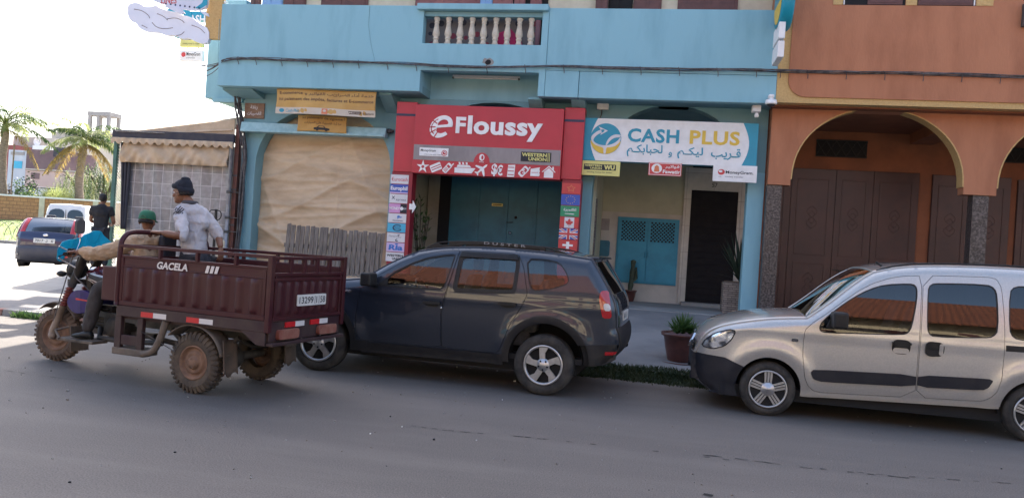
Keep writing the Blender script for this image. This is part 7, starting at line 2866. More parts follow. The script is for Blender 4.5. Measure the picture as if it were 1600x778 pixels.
def bush(name, label, base, r, h, seed, mats, n=900, leaf=.10, cat='bush'):
 rnd = random.Random(seed)
 t = thing(name, base, label, cat)
 base = Vector(base)
 q = MB()
 for k in range(6):
  a = rnd.uniform(0, 2 * PI)
  q.tube([base, base + Vector((math.cos(a) * r * .3, math.sin(a) * r * .3, h * .4)), base + Vector((math.cos(a) * r * .7, math.sin(a) * r * .7, h * .8))], [.05, .035, .012], 5)
 q.build('stem', M['bark'], t)
 q = MB()
 cl = [(rnd.uniform(-.6, .6) * r, rnd.uniform(-.6, .6) * r, rnd.uniform(.3, .85) * h, rnd.uniform(.25, .5)) for _ in range(11)]
 for k in range(n):
  cx_, cy_, cz_, cr_ = cl[k % len(cl)]
  v = Vector((rnd.gauss(0, 1), rnd.gauss(0, 1), rnd.gauss(0, 1))).normalized() * (rnd.random() ** .4)
  p = base + Vector((cx_ + v.x * cr_ * r, cy_ + v.y * cr_ * r, cz_ + v.z * cr_ * h * .7))
  d = Vector((rnd.uniform(-1, 1), rnd.uniform(-1, 1), rnd.uniform(-.6, 1))).normalized() * leaf * rnd.uniform(.6, 1.4)
  w_ = d.cross(Vector((rnd.uniform(-1, 1), rnd.uniform(-1, 1), .3))).normalized() * leaf * .3
  q.mat(mats[(k % len(cl)) % len(mats)])
  q.add([p, p + d * .5 + w_, p + d, p + d * .5 - w_], [(0, 1, 2, 3)])
 q.build('foliage', None, t)
c = at(25, 318, 46)
bush('shrub', 'tall grey green loose shrub behind the block wall', (c.x, 46, .8), 1.1, 3.6, 21, [M['leaf_dark'], M['bark'], M['leaf']], 1300, .16)
c = at(40, 320, 45)
bush('shrub', 'small mid green shrub peeping over the block wall beside the grey green one', (c.x, 45, .8), 1.2, 2.7, 22, [M['leaf'], M['leaf_pale']], 1000, .15)
c = at(52, 310, 50)
fanpalm('small feathery fan palm in front of the pink house', (c.x, 50, .8), 22, 1.7, 31, M['leaf'])
c = at(15, 330, 44)
q = MB()
q.tube([(c.x, 44, .6), (c.x + .05, 44, 6.2)], .045, 6)
o = q.build('iron_pole', M['trunk'])
tag(o, 'thin brown pole beside the leaning palm trunk', 'pole')

# ================================================================== potted plants
def pot(q, c, r, h, mat):
 q.lathe([(.001, 0), (r * .62, 0), (r * .70, h * .1), (r * .84, h * .5), (r * .93, h * .86), (r * 1.06, h * .9), (r * 1.08, h), (r * .98, h), (r * .9, h * .93), (r * .85, h * .86), (.001, h * .86)], c, 'z', 28)
c = gp(1063, 581, .0)
pz = .12
pv = thing('potted_plant', (c.x, c.y, pz), 'spiky green plant in a big dark red pot on the kerb between the two cars', 'potted plant')
q = MB()
q.lathe([(.001, 0), (.29, 0), (.33, .045), (.32, .05), (.28, .02), (.001, .02)], (c.x, c.y, pz - .01), 'z', 28)
q.build('saucer', M['terracotta'], pv)
q = MB()
pot(q, (c.x, c.y, pz + .015), .285, .43, M['terracotta'])
q.build('pot', M['terracotta'], pv)
q = MB()
q.lathe([(.001, .012), (.12, .016), (.245, .0)], (c.x, c.y, pz + .39), 'z', 20)
for k in range(40):
 q.ball((c.x + rr.uniform(-.16, .16), c.y + rr.uniform(-.16, .16), pz + .375), rr.uniform(.008, .02), 6, 4)
q.build('soil', M['soil'], pv)
def rosette(q, c, n, L_, wd, rnd, up=.2):
 for k in range(n):
  az, el = rnd.uniform(0, 2 * PI), rnd.uniform(up, 1.35)
  d = Vector((math.cos(az) * math.cos(el), math.sin(az) * math.cos(el), math.sin(el)))
  s_ = d.cross(Vector((0, 0, 1))).normalized() * wd
  l = L_ * rnd.uniform(.7, 1.1)
  m1, m2 = c + d * l * .4 + Vector((0, 0, .02)), c + d * l * .75 + Vector((0, 0, -.01))
  e = c + d * l + Vector((0, 0, -.07 * l * math.cos(el)))
  q.add([c - s_ * .6, c + s_ * .6, m1 + s_, m2 + s_ * .7, e, m2 - s_ * .7, m1 - s_, ], [(0, 1, 2, 6), (6, 2, 3, 5), (5, 3, 4)])
rnd = random.Random(5)
q = MB()
for (dx_, dy_, n_, L_) in ((0, 0, 90, .34), (.10, .03, 50, .26), (-.08, -.05, 50, .28)):
 rosette(q, Vector((c.x + dx_, c.y + dy_, pz + .43)), n_, L_, .014, rnd)
q.build('foliage', M['leaf'], pv)
# cactus by the cupboard
c = at(983, 466, YW - .35)
cz = ZF + .012
ct_ = thing('potted_cactus', (c.x, YW - .35, cz), 'tall thin cactus in a brown glazed pot before the blue cupboard', 'cactus')
q = MB()
pot(q, (c.x, YW - .35, cz), .16, .26, None)
q.build('pot', M['terracotta'], ct_)
q = MB()
top = at(991, 406, YW - .35)
P_ = [Vector((c.x, YW - .35, cz + .2)), Vector((c.x + .03, YW - .35, cz + .5)), Vector((c.x + .05, YW - .35, top.z))]
P_ = chaik3(P_, 2)
q.tube(P_, [.055 + .012 * math.sin(i * 2.1) for i in range(len(P_) - 1)] + [.02], 8)
q.tube([(c.x + .04, YW - .35, cz + .45), (c.x + .13, YW - .36, cz + .55), (c.x + .12, YW - .36, cz + .8)], [.03, .04, .02], 8)
q.build('stem', pm('cactus_green', (.03, .05, .03), (.06, .07, .04), 20, .7, .8, 60), ct_)
# stone clad planter with a long leaved plant beside the right pillar
u0, u1, v0, v1 = rect(1131, 440, 1156, 494, YA + .5)
pt = thing('stone_planter', ((u0 + u1) / 2, YA + .7, cz), 'square planter clad in pale split stone with a long leaved plant beside the blue pillar', 'planter')
M['split_stone'] = brickmat('split_stone', (.34, .27, .22), (.24, .19, .16), (.10, .08, .07), .16, .045, .006, 1., .9, noise=1.)
q = MB()
zt3 = at(1140, 441, YA + .5).z
q.box(u0, u1 + .22, YA + .5, YA + 1.0, cz, zt3)
q.build('box', M['split_stone'], pt, bevel=.01)
q = MB()
q.box(u0 + .04, u1 + .18, YA + .54, YA + .96, zt3 + .001, zt3 + .02)
q.build('soil', M['soil'], pt)
q = MB()
cc_ = Vector((u1 - .02, YA + .72, zt3 + .02))
rosette(q, cc_, 26, 1.15, .028, random.Random(3), .75)
rosette(q, cc_, 16, .6, .03, random.Random(4), .2)
q.build('foliage', pm('dusky_leaf', (.014, .028, .016), (.03, .045, .025), 6, .6), pt)
# leafy shrub at the left side of the portal
c = at(657, 392, YS + .9)
rnd = random.Random(77)
ol = thing('oleander', (c.x, YS + .9, cz), 'thin leafy shrub growing inside the red portal beside the sticker column', 'shrub')
q = MB()
q2 = MB()
for k in range(7):
 a = rnd.uniform(0, 2 * PI)
 h = rnd.uniform(1.3, 2.05)
 P_ = [Vector((c.x, YS + .9, cz)), Vector((c.x + math.cos(a) * .12, YS + .9 + math.sin(a) * .12, cz + h * .5)), Vector((c.x + math.cos(a) * .34, YS + .9 + math.sin(a) * .3, cz + h))]
 P_ = chaik3(P_, 2)
 q.tube(P_, .011, 5)
 for p in P_[len(P_) // 3:]:
  for _ in range(4):
   d = Vector((rnd.uniform(-1, 1), rnd.uniform(-1, 1), rnd.uniform(-.1, 1))).normalized() * rnd.uniform(.10, .2)
   w_ = d.cross(Vector((0, 0, 1))).normalized() * .022
   q2.add([p, p + d * .5 + w_, p + d, p + d * .5 - w_], [(0, 1, 2, 3)])
q.build('stem', M['bark'], ol)
q2.build('foliage', M['leaf'], ol)
# ================================================================== cargo tricycle
TA = rad(170.1)
tf = Vector((math.cos(TA), math.sin(TA), 0))
tl_ = Vector((-tf.y, tf.x, 0))
TM = Vector((-4.28, 7.58, 0))
def tk(s_, t_, z_):
 return TM + tf * s_ + tl_ * t_ + Vector((0, 0, z_))
tr = thing('cargo_tricycle', TM, 'maroon motor tricycle with a railed cargo box driving past the parked cars', 'tricycle', rz=TA, world=False)
M['maroon'] = pm('maroon_paint', (.050, .008, .012), (.066, .026, .022), 2.6, .5, .03, 10, coat=.1, spec=.3, lo=.46, hi=.8)
M['maroon_dirty'] = pm('maroon_dirty', (.030, .008, .013), (.065, .042, .033), 3.5, .6, .1, 30, lo=.42, hi=.75)
M['dust_metal'] = pm('dusty_metal', (.17, .13, .10), (.10, .08, .065), 6, .7, .2, 40)
M['mud_tyre'] = pm('muddy_tyre', (.060, .048, .040), (.12, .09, .065), 6, .92, .4, 40)
M['mud_rim'] = pm('muddy_rim', (.24, .135, .085), (.15, .085, .055), 8, .75, .3, 40)
M['frame_black'] = pm('dusty_black_frame', (.020, .019, .019), (.06, .05, .042), 6, .65, .2, 30)
M['refl_red'] = pm('reflector_red', (.55, .02, .025), None, rough=.3)
M['refl_white'] = pm('reflector_white', (.66, .62, .60), None, rough=.3)
HW_ = .62
S0, S1 = -.90, .945
ZB, ZT, ZR = .80, 1.295, 1.41
def ribs(q, fr, u0, u1, v0, v1, n, dep=.022):
 """pressed upright ribs in a sheet metal panel"""
 def fn(a, b):
  u, v = u0 + a * (u1 - u0), v0 + b * (v1 - v0)
  e = max(0, min(1, min(b, 1 - b) * 9))
  r_ = max(0, math.sin(a * n * 2 * PI - PI / 2) * .9 + .1) * e
  return fr(u, v, -dep * min(1, r_ * 1.6))
 q.grid(fn, n * 12, 14, True)
for sg in (1, -1):
 frs = lambda u, v, d_, sg=sg: Vector((u, sg * (HW_ - d_), v))
 q = MB()
 # framed side: bottom beam, top band with ribs between
 q.box(S0 + .03, S1 - .03, min(sg * (HW_ - .035), sg * (HW_ - .004)), max(sg * (HW_ - .035), sg * (HW_ - .004)), ZB + .0, ZT)
 ribs(q, frs, S0 + .09, S1 - .06, ZB + .05, ZB + .385, 10)
 for z0, z1 in ((ZB, ZB + .045), (ZT - .015, ZT + .01), (ZB + .388, ZB + .40)):
  q.box(S0 + .04, S1 - .03, min(sg * (HW_ - .03), sg * (HW_ + .006)), max(sg * (HW_ - .03), sg * (HW_ + .006)), z0, z1)
 for s_ in (S0 + .045, S1 - .06):
  q.box(s_, s_ + .035, min(sg * (HW_ - .03), sg * (HW_ + .005)), max(sg * (HW_ - .03), sg * (HW_ + .005)), ZB + .046, ZT - .016)
 sp_ = q.build('side_panel', M['maroon'], tr, bevel=.004)
 q = MB()
 q.bar((S0, sg * HW_, ZR - .012), (S1, sg * HW_, ZR - .012), .034, .034)
 for s_ in (S0 + .40, S0 + .86, S0 + 1.32):
  q.bar((s_, sg * HW_, ZT), (s_, sg * HW_, ZR - .02), .03, .04, (0, 1, 0))
 q.build('rail', M['maroon'], tr, bevel=.004)
 q = MB()
 q.bar((S0, sg * (HW_ - .005), .69), (S0, sg * (HW_ - .005), ZR + .005), .05, .055, (0, 1, 0))
 q.build('corner_post', M['maroon'], tr, bevel=.005)
 q = MB()
 q.box(S0 + .02, S1, min(sg * (HW_ - .05), sg * HW_), max(sg * (HW_ - .05), sg * HW_), .69, ZB - .003)
 q.build('frame_beam', M['maroon_dirty'], tr, bevel=.004)
 q = MB()
 q.add([(S0 + .02, sg * (HW_ + .004), .69), (S0 + .30, sg * (HW_ + .004), .69), (S0 + .12, sg * (HW_ + .004), .57), (S0 + .02, sg * (HW_ + .004), .565), (S0 + .02, sg * (HW_ - .012), .69), (S0 + .30, sg * (HW_ - .012), .69), (S0 + .12, sg * (HW_ - .012), .57), (S0 + .02, sg * (HW_ - .012), .565)],
   [(0, 1, 2, 3), (4, 7, 6, 5), (0, 4, 5, 1), (1, 5, 6, 2), (2, 6, 7, 3), (3, 7, 4, 0)])
 q.build('gusset', M['maroon_dirty'], tr)
 # red and white reflector stickers
 for s_ in (.62, .05):
  q = MB()
  q.mat(M['refl_red'])
  q.flat([[(s_, .705), (s_ - .155, .705), (s_ - .155, .755), (s_, .755)]], lambda u, v, d_, sg=sg: Vector((u, sg * (HW_ + .002 - d_), v)), 0, .003)
  q.mat(M['refl_white'])
  q.flat([[(s_ - .156, .705), (s_ - .32, .705), (s_ - .32, .755), (s_ - .156, .755)]], lambda u, v, d_, sg=sg: Vector((u, sg * (HW_ + .002 - d_), v)), 0, .003)
  q.build('reflector_sticker', None, sp_)
 # lettering on the top band: reads from the front of the box to its tail on the left side
 q = MB()
 fl = (lambda u, v, d_: Vector((-u, HW_ + .006 - d_, v))) if sg > 0 else (lambda u, v, d_: Vector((u, -HW_ - .006 + d_, v)))
 b0 = -.455 if sg > 0 else .05
 text(q, 'GACELA', (b0, 1.195, b0 + .40, 1.268), fl, -.002, .035, 1.0, .16)
 for k in range(3):
  x_ = b0 + .60 + k * .055
  q.flat([[(x_, 1.197), (x_ + .036, 1.197), (x_ + .056, 1.268), (x_ + .02, 1.268)]], fl, -.003, -.0005)
 q.build('lettering', M['refl_white'], sp_)
# tailgate
frt = lambda u, v, d_: Vector((S0 - .012 + d_, u, v))
q = MB()
q.box(S0 - .002, S0 + .03, -HW_ + .06, HW_ - .06, ZB + .02, 1.24)
ribs(q, lambda u, v, d_: Vector((S0 - .006 + d_, u, v)), -HW_ + .08, HW_ - .08, ZB + .05, ZB + .37, 8, .02)
for z in (ZB + .01, ZB + .385, 1.235):
 q.bar((S0 - .004, -HW_ + .04, z), (S0 - .004, HW_ - .04, z), .035, .03)
for y in (-HW_ + .07, HW_ - .07):
 q.bar((S0 - .004, y, ZB), (S0 - .004, y, 1.24), .03, .03, (0, 1, 0))
tg = q.build('tailgate', M['maroon'], tr, bevel=.004)
q = MB()
q.bar((S0, -HW_, ZR - .02), (S0, HW_, ZR - .02), .034, .03)
for y in (-.34, -.12, .1, .32):
 q.bar((S0 - .0, y, 1.25), (S0 - .0, y, ZR - .03), .05, .03, (1, 0, 0))
q.build('rail', M['maroon'], tr, bevel=.004)
q = MB()
q.box(S0 + .0, S0 + .03, -HW_ + .03, HW_ - .03, .60, ZB - .01)
q.bar((S0 - .02, -HW_ + .01, .578), (S0 - .02, HW_ - .01, .578), .07, .03)
q.build('rear_beam', M['maroon_dirty'], tr, bevel=.004)
q = MB()
q.mat(M['plate'])
fpl = lambda u, v, d_: Vector((S0 - .035 + d_, -u, v))
q.flat([rrect(-.23, .925, .26, 1.035, .012)], fpl, -.002, .008)
q.mat(M['ink'])
text(q, '13299', (-.20, .947, .035, 1.013), fpl, -.004, .012)
text(q, arabic('ا'), (.085, .947, .10, 1.013), fpl, -.004, .006)
for u in (.06, .13):
 q.flat([[(u, .94), (u + .006, .94), (u + .006, 1.02), (u, 1.02)]], fpl, -.004, -.0025)
text(q, '58', (.155, .947, .24, 1.013), fpl, -.004, .012)
q.build('number_plate', None, tg)
for sg in (1, -1):
 q = MB()
 q.flat([rrect(sg * .33 - .16, .615, sg * .33 + .16, .71, .03)], frt, -.03, .012)
 q.build('tail_lamp', pm('faded_lamp', (.22, .07, .05), (.30, .15, .11), 8, .4), tr, bevel=.012)
 q = MB()
 u0 = .36 if sg > 0 else -.05
 q.mat(M['refl_red'])
 q.flat([[(-u0, .725), (-u0 + .15, .725), (-u0 + .15, .775), (-u0, .775)]], fpl, .02, .034)
 q.mat(M['refl_white'])
 q.flat([[(-u0 + .151, .725), (-u0 + .30, .725), (-u0 + .30, .775), (-u0 + .151, .775)]], fpl, .02, .034)
 q.build('reflector_sticker', None, tr)
# bed and headboard hoop
q = MB()
q.box(S0 + .031, S1 - .02, -HW_ + .051, HW_ - .051, .66, .69)
q.build('bed_floor', M['maroon_dirty'], tr)
q = MB()
q.box(S1 - .02, S1 + .01, -HW_ + .05, HW_ - .05, .70, ZT)
q.build('headboard', M['maroon'], tr, bevel=.004)
q = MB()
hp = [(S1, HW_, ZB), (S1, HW_, 1.40), (S1, HW_ - .03, 1.48), (S1, HW_ - .11, 1.54), (S1, .3, 1.545), (S1, -.3, 1.545), (S1, -HW_ + .11, 1.54), (S1, -HW_ + .03, 1.48), (S1, -HW_, 1.40), (S1, -HW_, ZB)]
q.tube(chaik3([Vector(p) for p in hp], 2), .026, 10)
q.bar((S1, HW_ - .03, 1.40), (S1, -HW_ + .03, 1.40), .025, .025)
q.build('hoop_rail', M['maroon'], tr)
q = MB()
q.box(S1 + .012, S1 + .10, -.17, .03, 1.20, 1.525)
q.build('backrest', pm('navy_backrest', (.012, .014, .028), (.02, .022, .035), 6, .7), tr, bevel=.03, seg=3)
# maroon locker beside the driver's seat, front frame
q = MB()
q.box(S1 + .012, 1.17, HW_ - .27, HW_ - .01, .83, 1.175)
q.build('locker', M['maroon'], tr, bevel=.008)
q = MB()
q.box(S1 - .06, S1 + .02, HW_ - .06, HW_ - .012, .37, .69)
q.box(S1 - .34, S1 - .27, HW_ - .06, HW_ - .012, .37, .69)
q.box(S1 - .27, S1 - .06, HW_ - .055, HW_ - .02, .40, .50)
q.build('front_support', M['maroon_dirty'], tr, bevel=.006)
q = MB()
q.box(S1 - .06, S1 + .02, -HW_ + .012, -HW_ + .06, .37, .69)
q.build('front_support', M['maroon_dirty'], tr, bevel=.006)
q = MB()
q.box(S1 - .36, S1 + .04, HW_ - .22, HW_ - .008, .30, .37)
q.build('side_step', M['dust_metal'], tr, bevel=.01)
q = MB()
q.tube(chaik3([Vector((S1 - .62, HW_ - .03, .69)), Vector((S1 - .56, HW_ - .03, .5)), Vector((S1 - .48, HW_ - .03, .36)), Vector((S1 - .34, HW_ - .03, .33))], 2), .035, 8)
q.build('stay', M['dust_metal'], tr)
q = MB()
for sg in (1, -1):
 q.bar((-.85, sg * .28, .60), (1.0, sg * .28, .60), .06, .10)
 q.bar((.95, sg * .2, .58), (1.9, sg * .09, .62), .05, .06)
 q.tube(chaik3([Vector((-.42, sg * .40, .58)), Vector((-.2, sg * .40, .42)), Vector((0, sg * .40, .36)), Vector((.2, sg * .40, .42)), Vector((.42, sg * .40, .58))], 2), .028, 6)
q.bar((1.0, 0, .42), (1.9, 0, .40), .10, .06)
q.bar((1.88, 0, .40), (2.02, 0, 1.05), .07, .07)
q.bar((1.2, 0, .72), (1.95, 0, .86), .06, .06)
q.tube([(0, -.5, .30), (0, .5, .30)], .045, 10)
q.ball((0, 0, .30), (.14, .12, .13), 14, 8)
q.tube([(.1, 0, .30), (1.2, 0, .42)], .03, 8)
q.build('chassis', M['frame_black'], tr)
for sg in (1, -1):
 wheel(tr, 0, .305, sg * .555, .292, .165, .14, 'steel', sg, knob=True, tyremat=M['mud_tyre'], rimmat=M['mud_rim'])
 # grey mudguard and torn flap
 q = MB()
 def mg(u, v, sg=sg):
  a = rad(168 - u * 128)
  return Vector((.375 * math.cos(a), sg * (.40 + v * .20), .33 + .35 * math.sin(a)))
 q.grid(mg, 20, 4)
 o = q.build('mudguard', M['dust_metal'], tr)
 o.modifiers.new('thick', 'SOLIDIFY').thickness = .008
 q = MB()
 q.grid(lambda u, v, sg=sg: Vector((-.37 - .035 * u + .03 * math.sin(v * 3), sg * (.38 + v * .2), .56 - .34 * u + .025 * math.sin(v * 9) * u)), 8, 8)
 o = q.build('mud_flap', M['mud_rim'] if False else pm('muddy_flap', (.13, .085, .06), (.08, .06, .045), 6, .85, .2, 30), tr)
 o.modifiers.new('thick', 'SOLIDIFY').thickness = .008
# front wheel, fork, mudguard
wheel(tr, 2.42, .305, .062, .292, .18, .125, 'steel', 1, steer=.13, knob=True, tyremat=pm('muddy_front_tyre', (.16, .11, .08), (.09, .065, .05), 6, .92, .4, 40), rimmat=M['mud_rim'])
q = MB()
M['fork_dust'] = pm('dusty_fork', (.34, .27, .22), (.24, .18, .14), 6, .5, .1, 30)
for sg in (1, -1):
 q.tube([(2.42, sg * .105, .30), (2.405, sg * .105, .36), (2.27, sg * .105, .66)], [.034, .04, .036], 10)
 q.ball((2.42, sg * .105, .30), (.045, .035, .045), 10, 6)
q.build('fork_leg', M['fork_dust'], tr)
q = MB()
for sg in (1, -1):
 for k in range(7):
  z = .66 + k * .032
  q.lathe([(.03, -.016), (.05, 0), (.03, .016)], (2.27 - (z - .66) * .43, sg * .105, z), 'z', 12)
q.build('fork_boot', pm('red_rubber_boot', (.19, .03, .025), (.13, .03, .025), 8, .6), tr)
q = MB()
for sg in (1, -1):
 q.tube([(2.17, sg * .105, .88), (2.0, sg * .105, 1.22)], .045, 10)
q.bar((2.16, -.13, .93), (2.16, .13, .93), .09, .05)
q.bar((2.0, -.13, 1.20), (2.0, .13, 1.20), .10, .04)
q.build('fork_crown', M['frame_black'], tr)
q = MB()
q.grid(lambda u, v: Vector((2.40 - .38 * math.cos(rad(38 + u * 92)) * -1 * -1 if False else 2.42 + .36 * math.cos(rad(48 + u * 100)), -.085 + .17 * v, .305 + .36 * math.sin(rad(48 + u * 100)) + .02 * math.sin(v * PI))), 16, 6)
o = q.build('front_mudguard', M['dust_metal'], tr)
o.modifiers.new('thick', 'SOLIDIFY').thickness = .008
q = MB()
q.grid(lambda u, v: Vector((2.13 - .02 * u, -.12 + .24 * v, .42 - .28 * u + .012 * (int(v * 12) % 2))), 8, 12, False)
o = q.build('mud_flap', M['dust_metal'], tr)
o.modifiers.new('thick', 'SOLIDIFY').thickness = .008
# engine shroud, engine block, exhaust clutter
q = MB()
sh_ = chaikin([(2.22, .70), (2.10, .84), (1.88, .86), (1.70, .78), (1.68, .70), (1.86, .60), (2.08, .58)], 2)
for sg in (1, -1):
 q.flat([[tuple(p) for p in sh_]], lambda u, v, d_, sg=sg: Vector((u, sg * (.17 - d_ - .05 * max(0, (u - 1.95)) * 3), v)), 0, .07)
q.build('engine_shroud', pm('violet_blue_plastic', (.014, .008, .085), (.026, .011, .13), 6, .35, spec=.3), tr, bevel=.02, seg=3)
q = MB()
for sg in (1, -1):
 q.flat([[(2.02, .76), (1.78, .745), (1.78, .735), (2.02, .74)]], lambda u, v, d_, sg=sg: Vector((u, sg * (.176 - d_ - .05 * max(0, (u - 1.95)) * 3), v)), -.004, .003)
q.build('shroud_stripe', M['refl_red'], tr)
q = MB()
q.box(1.32, 1.62, -.14, .14, .40, .62)
q.lathe([(.001, -.17), (.11, -.17), (.12, -.14), (.12, .16), (.10, .18), (.001, .18)], (1.45, 0, .48), 'y', 20)
for k in range(7):
 q.box(1.62 + .0, 1.84, -.10, .10, .46 + k * .032, .474 + k * .032)
q.box(1.60, 1.82, -.06, .06, .45, .70)
q.tube([(1.7, .1, .45), (1.6, .2, .36), (1.2, .22, .36), (.7, .24, .40)], .03, 8)
q.build('engine', M['frame_black'], tr, bevel=.006)
q = MB()
q.box(1.48, 2.0, -.40, -.20, .315, .345)
q.box(1.48, 2.0, .20, .40, .315, .345)
q.bar((1.7, -.4, .33), (1.7, .4, .33), .05, .03)
q.tube([(1.95, .40, .34), (2.02, .40, .42), (2.02, .24, .44)], .014, 6)
q.build('footboard', M['dust_metal'], tr, bevel=.006)
# tank and saddle
q = MB()
def tank(u, v):
 a = 2 * PI * v
 s_ = 1.36 + .60 * u
 w_ = (.10 + .055 * math.sin(PI * min(1, u * 1.05)) ** .7)
 h = .07 + .085 * math.sin(PI * (u * .8 + .12)) ** .8
 return Vector((s_, w_ * math.cos(a), .965 + .09 * (u - .5) + h * (math.sin(a) if math.sin(a) > 0 else .8 * math.sin(a))))
q.grid(tank, 18, 24)
tk_ = q.build('fuel_tank', pm('wine_tank', (.07, .010, .018), (.05, .008, .014), 4, .2, coat=1), tr)
for lay, (m_, off_, z0, z1) in enumerate(((M['refl_white'], .003, -.03, -.018), (M['ink'], .0035, -.012, .03), (M['alu'], .003, .036, .05))):
 q = MB()
 for sg in (0, PI):
  def band(u, v, sg=sg):
   uu = .45 + u * .5
   a = (z0 + (z1 - z0) * v) / .12
   a = a if sg == 0 else PI - a
   s_ = 1.36 + .60 * uu
   w_ = (.10 + .055 * math.sin(PI * min(1, uu * 1.05)) ** .7) + off_
   h = .07 + .085 * math.sin(PI * (uu * .8 + .12)) ** .8
   return Vector((s_, w_ * math.cos(a), .965 + .09 * (uu - .5) + h * math.sin(a) * (1 if a > 0 or sg else .8)))
  q.grid(band, 12, 2)
 o = q.build('tank_stripe', m_, tk_)
q = MB()
q.ball((1.20, 0, .93), (.26, .15, .07), 18, 10)
q.box(1.0, 1.3, -.12, .12, .84, .93)
q.build('saddle', M['black'], tr, bevel=.02)
# handlebar, lamp, indicators, mirrors
q = MB()
q.tube(chaik3([Vector((1.90, .44, 1.25)), Vector((1.99, .30, 1.27)), Vector((2.0, .12, 1.23)), Vector((2.0, -.12, 1.23)), Vector((1.99, -.30, 1.27)), Vector((1.90, -.44, 1.25))], 2), .014, 8)
q.box(1.98, 2.06, -.10, .10, 1.24, 1.31)
for sg in (1, -1):
 q.tube([(1.985, sg * .31, 1.27), (1.90, sg * .44, 1.25)], .021, 10)
 q.tube([(2.02, sg * .29, 1.26), (2.0, sg * .40, 1.23), (1.97, sg * .45, 1.22)], .007, 6)
 q.box(1.97, 2.02, sg * .28 - .03, sg * .28 + .03, 1.24, 1.31)
q.build('handlebar', M['black'], tr, bevel=.006)
q = MB()
q.lathe([(.001, -.16), (.06, -.15), (.10, -.09), (.115, -.01), (.11, .0)], (2.26, 0, 1.06), 'x', 20)
hl2 = q.build('headlight', M['black'], tr)
q = MB()
q.lathe([(.108, .002), (.06, .03), (.001, .04)], (2.26, 0, 1.06), 'x', 20)
q.build('lens', M['lamp_clear'], hl2)
for sg in (1, -1):
 q = MB()
 q.tube([(2.18, sg * .10, 1.02), (2.18, sg * .19, 1.02)], .010, 6)
 q.ball((2.18, sg * .23, 1.02), (.05, .05, .035), 12, 8)
 ind = q.build('indicator', M['black'], tr)
 q = MB()
 q.ball((2.205, sg * .23, 1.02), (.035, .042, .028), 12, 8)
 q.build('lens', M['lamp_amber'], ind)
 if sg < 0:
  continue
 q = MB()
 q.tube(chaik3([Vector((1.98, .24, 1.28)), Vector((2.0, .17, 1.40)), Vector((1.99, .20, 1.49))], 2), .006, 6)
 mm = q.build('mirror_stalk', M['chrome'], tr)
 q = MB()
 q.flat([rrect(.15, 1.475, .26, 1.635, .04)], lambda u, v, d_: Vector((1.965 + d_, u, v)), 0, .035)
 q.build('mirror', M['grey_plastic'], mm, bevel=.014, seg=3)
# windscreen wrapped in blue plastic sheet
bl = [(-.37, 1.31), (-.30, 1.385), (-.22, 1.46), (-.13, 1.52), (-.05, 1.515), (.02, 1.47), (.08, 1.435), (.15, 1.42), (.24, 1.405), (.34, 1.38), (.405, 1.335), (.41, 1.29), (.37, 1.24), (.345, 1.175), (.30, 1.155), (.27, 1.18), (.24, 1.225), (.12, 1.245), (0, 1.25), (-.15, 1.265), (-.28, 1.28)]
q = MB()
q.flat([[tuple(p) for p in chaikin(bl, 1)]], lambda u, v, d_: Vector((2.17 - .55 * u * u - (v - 1.2) * .32 + .012 * math.sin(u * 26 + v * 9) + .008 * math.sin(u * 50 - v * 30) + d_, u, v)), 0, .006, .03)
q.build('windscreen_cover', leafmat('blue_plastic_sheet', (.02, .50, .70), (.02, .58, .78), 7, .35), tr)
q = MB()
q.tube([(2.02, .42, 1.33), (2.03, .25, 1.265), (2.03, .15, 1.25)], .008, 6)
q.tube([(2.04, .40, 1.20), (2.02, .2, 1.10)], .008, 6)
q.build('windscreen_stay', M['white'], tr)
# cable slanting to the near wheel
q = MB()
q.tube([(.62, HW_ - .01, .56), (.2, .585, .40)], .005, 5)
q.build('control_cable', M['cable'], tr)
q = MB()
q.tube(chaik3([Vector((1.98, .2, 1.22)), Vector((2.1, .16, 1.0)), Vector((1.9, .15, .9)), Vector((1.7, .12, .7))], 2), .008, 5)
q.tube(chaik3([Vector((2.0, .25, 1.24)), Vector((2.2, .17, .9)), Vector((2.36, .14, .5)), Vector((2.42, .12, .34))], 2), .006, 5)
q.build('control_cable', M['cable'], tr)

# ================================================================== people
def skinmesh(nodes, edges, root, sub=2):
 """a limb skeleton grown into one skinned surface; nodes: name -> (point, radius or (rx, ry))"""
 names = list(nodes)
 me = bpy.data.meshes.new('skeleton')
 me.from_pydata([nodes[n_][0] for n_ in names], [(names.index(a), names.index(b)) for a, b in edges], [])
 o = bpy.data.objects.new('skeleton', me)
 COL.objects.link(o)
 sk_ = o.modifiers.new('skin', 'SKIN')
 sk_.use_smooth_shade = True
 sv_ = me.skin_vertices[0].data
 for i, n_ in enumerate(names):
  r_ = nodes[n_][1]
  sv_[i].radius = r_ if isinstance(r_, tuple) else (r_, r_)
  sv_[i].use_root = (n_ == root)
 if sub:
  ss = o.modifiers.new('sub', 'SUBSURF')
  ss.levels = ss.render_levels = sub
 dg = bpy.context.evaluated_depsgraph_get()
 m2 = bpy.data.meshes.new_from_object(o.evaluated_get(dg))
 vs = [v.co.copy() for v in m2.vertices]
 fs = [tuple(p.vertices) for p in m2.polygons]
 bpy.data.objects.remove(o)
 bpy.data.meshes.remove(m2)
 return vs, fs

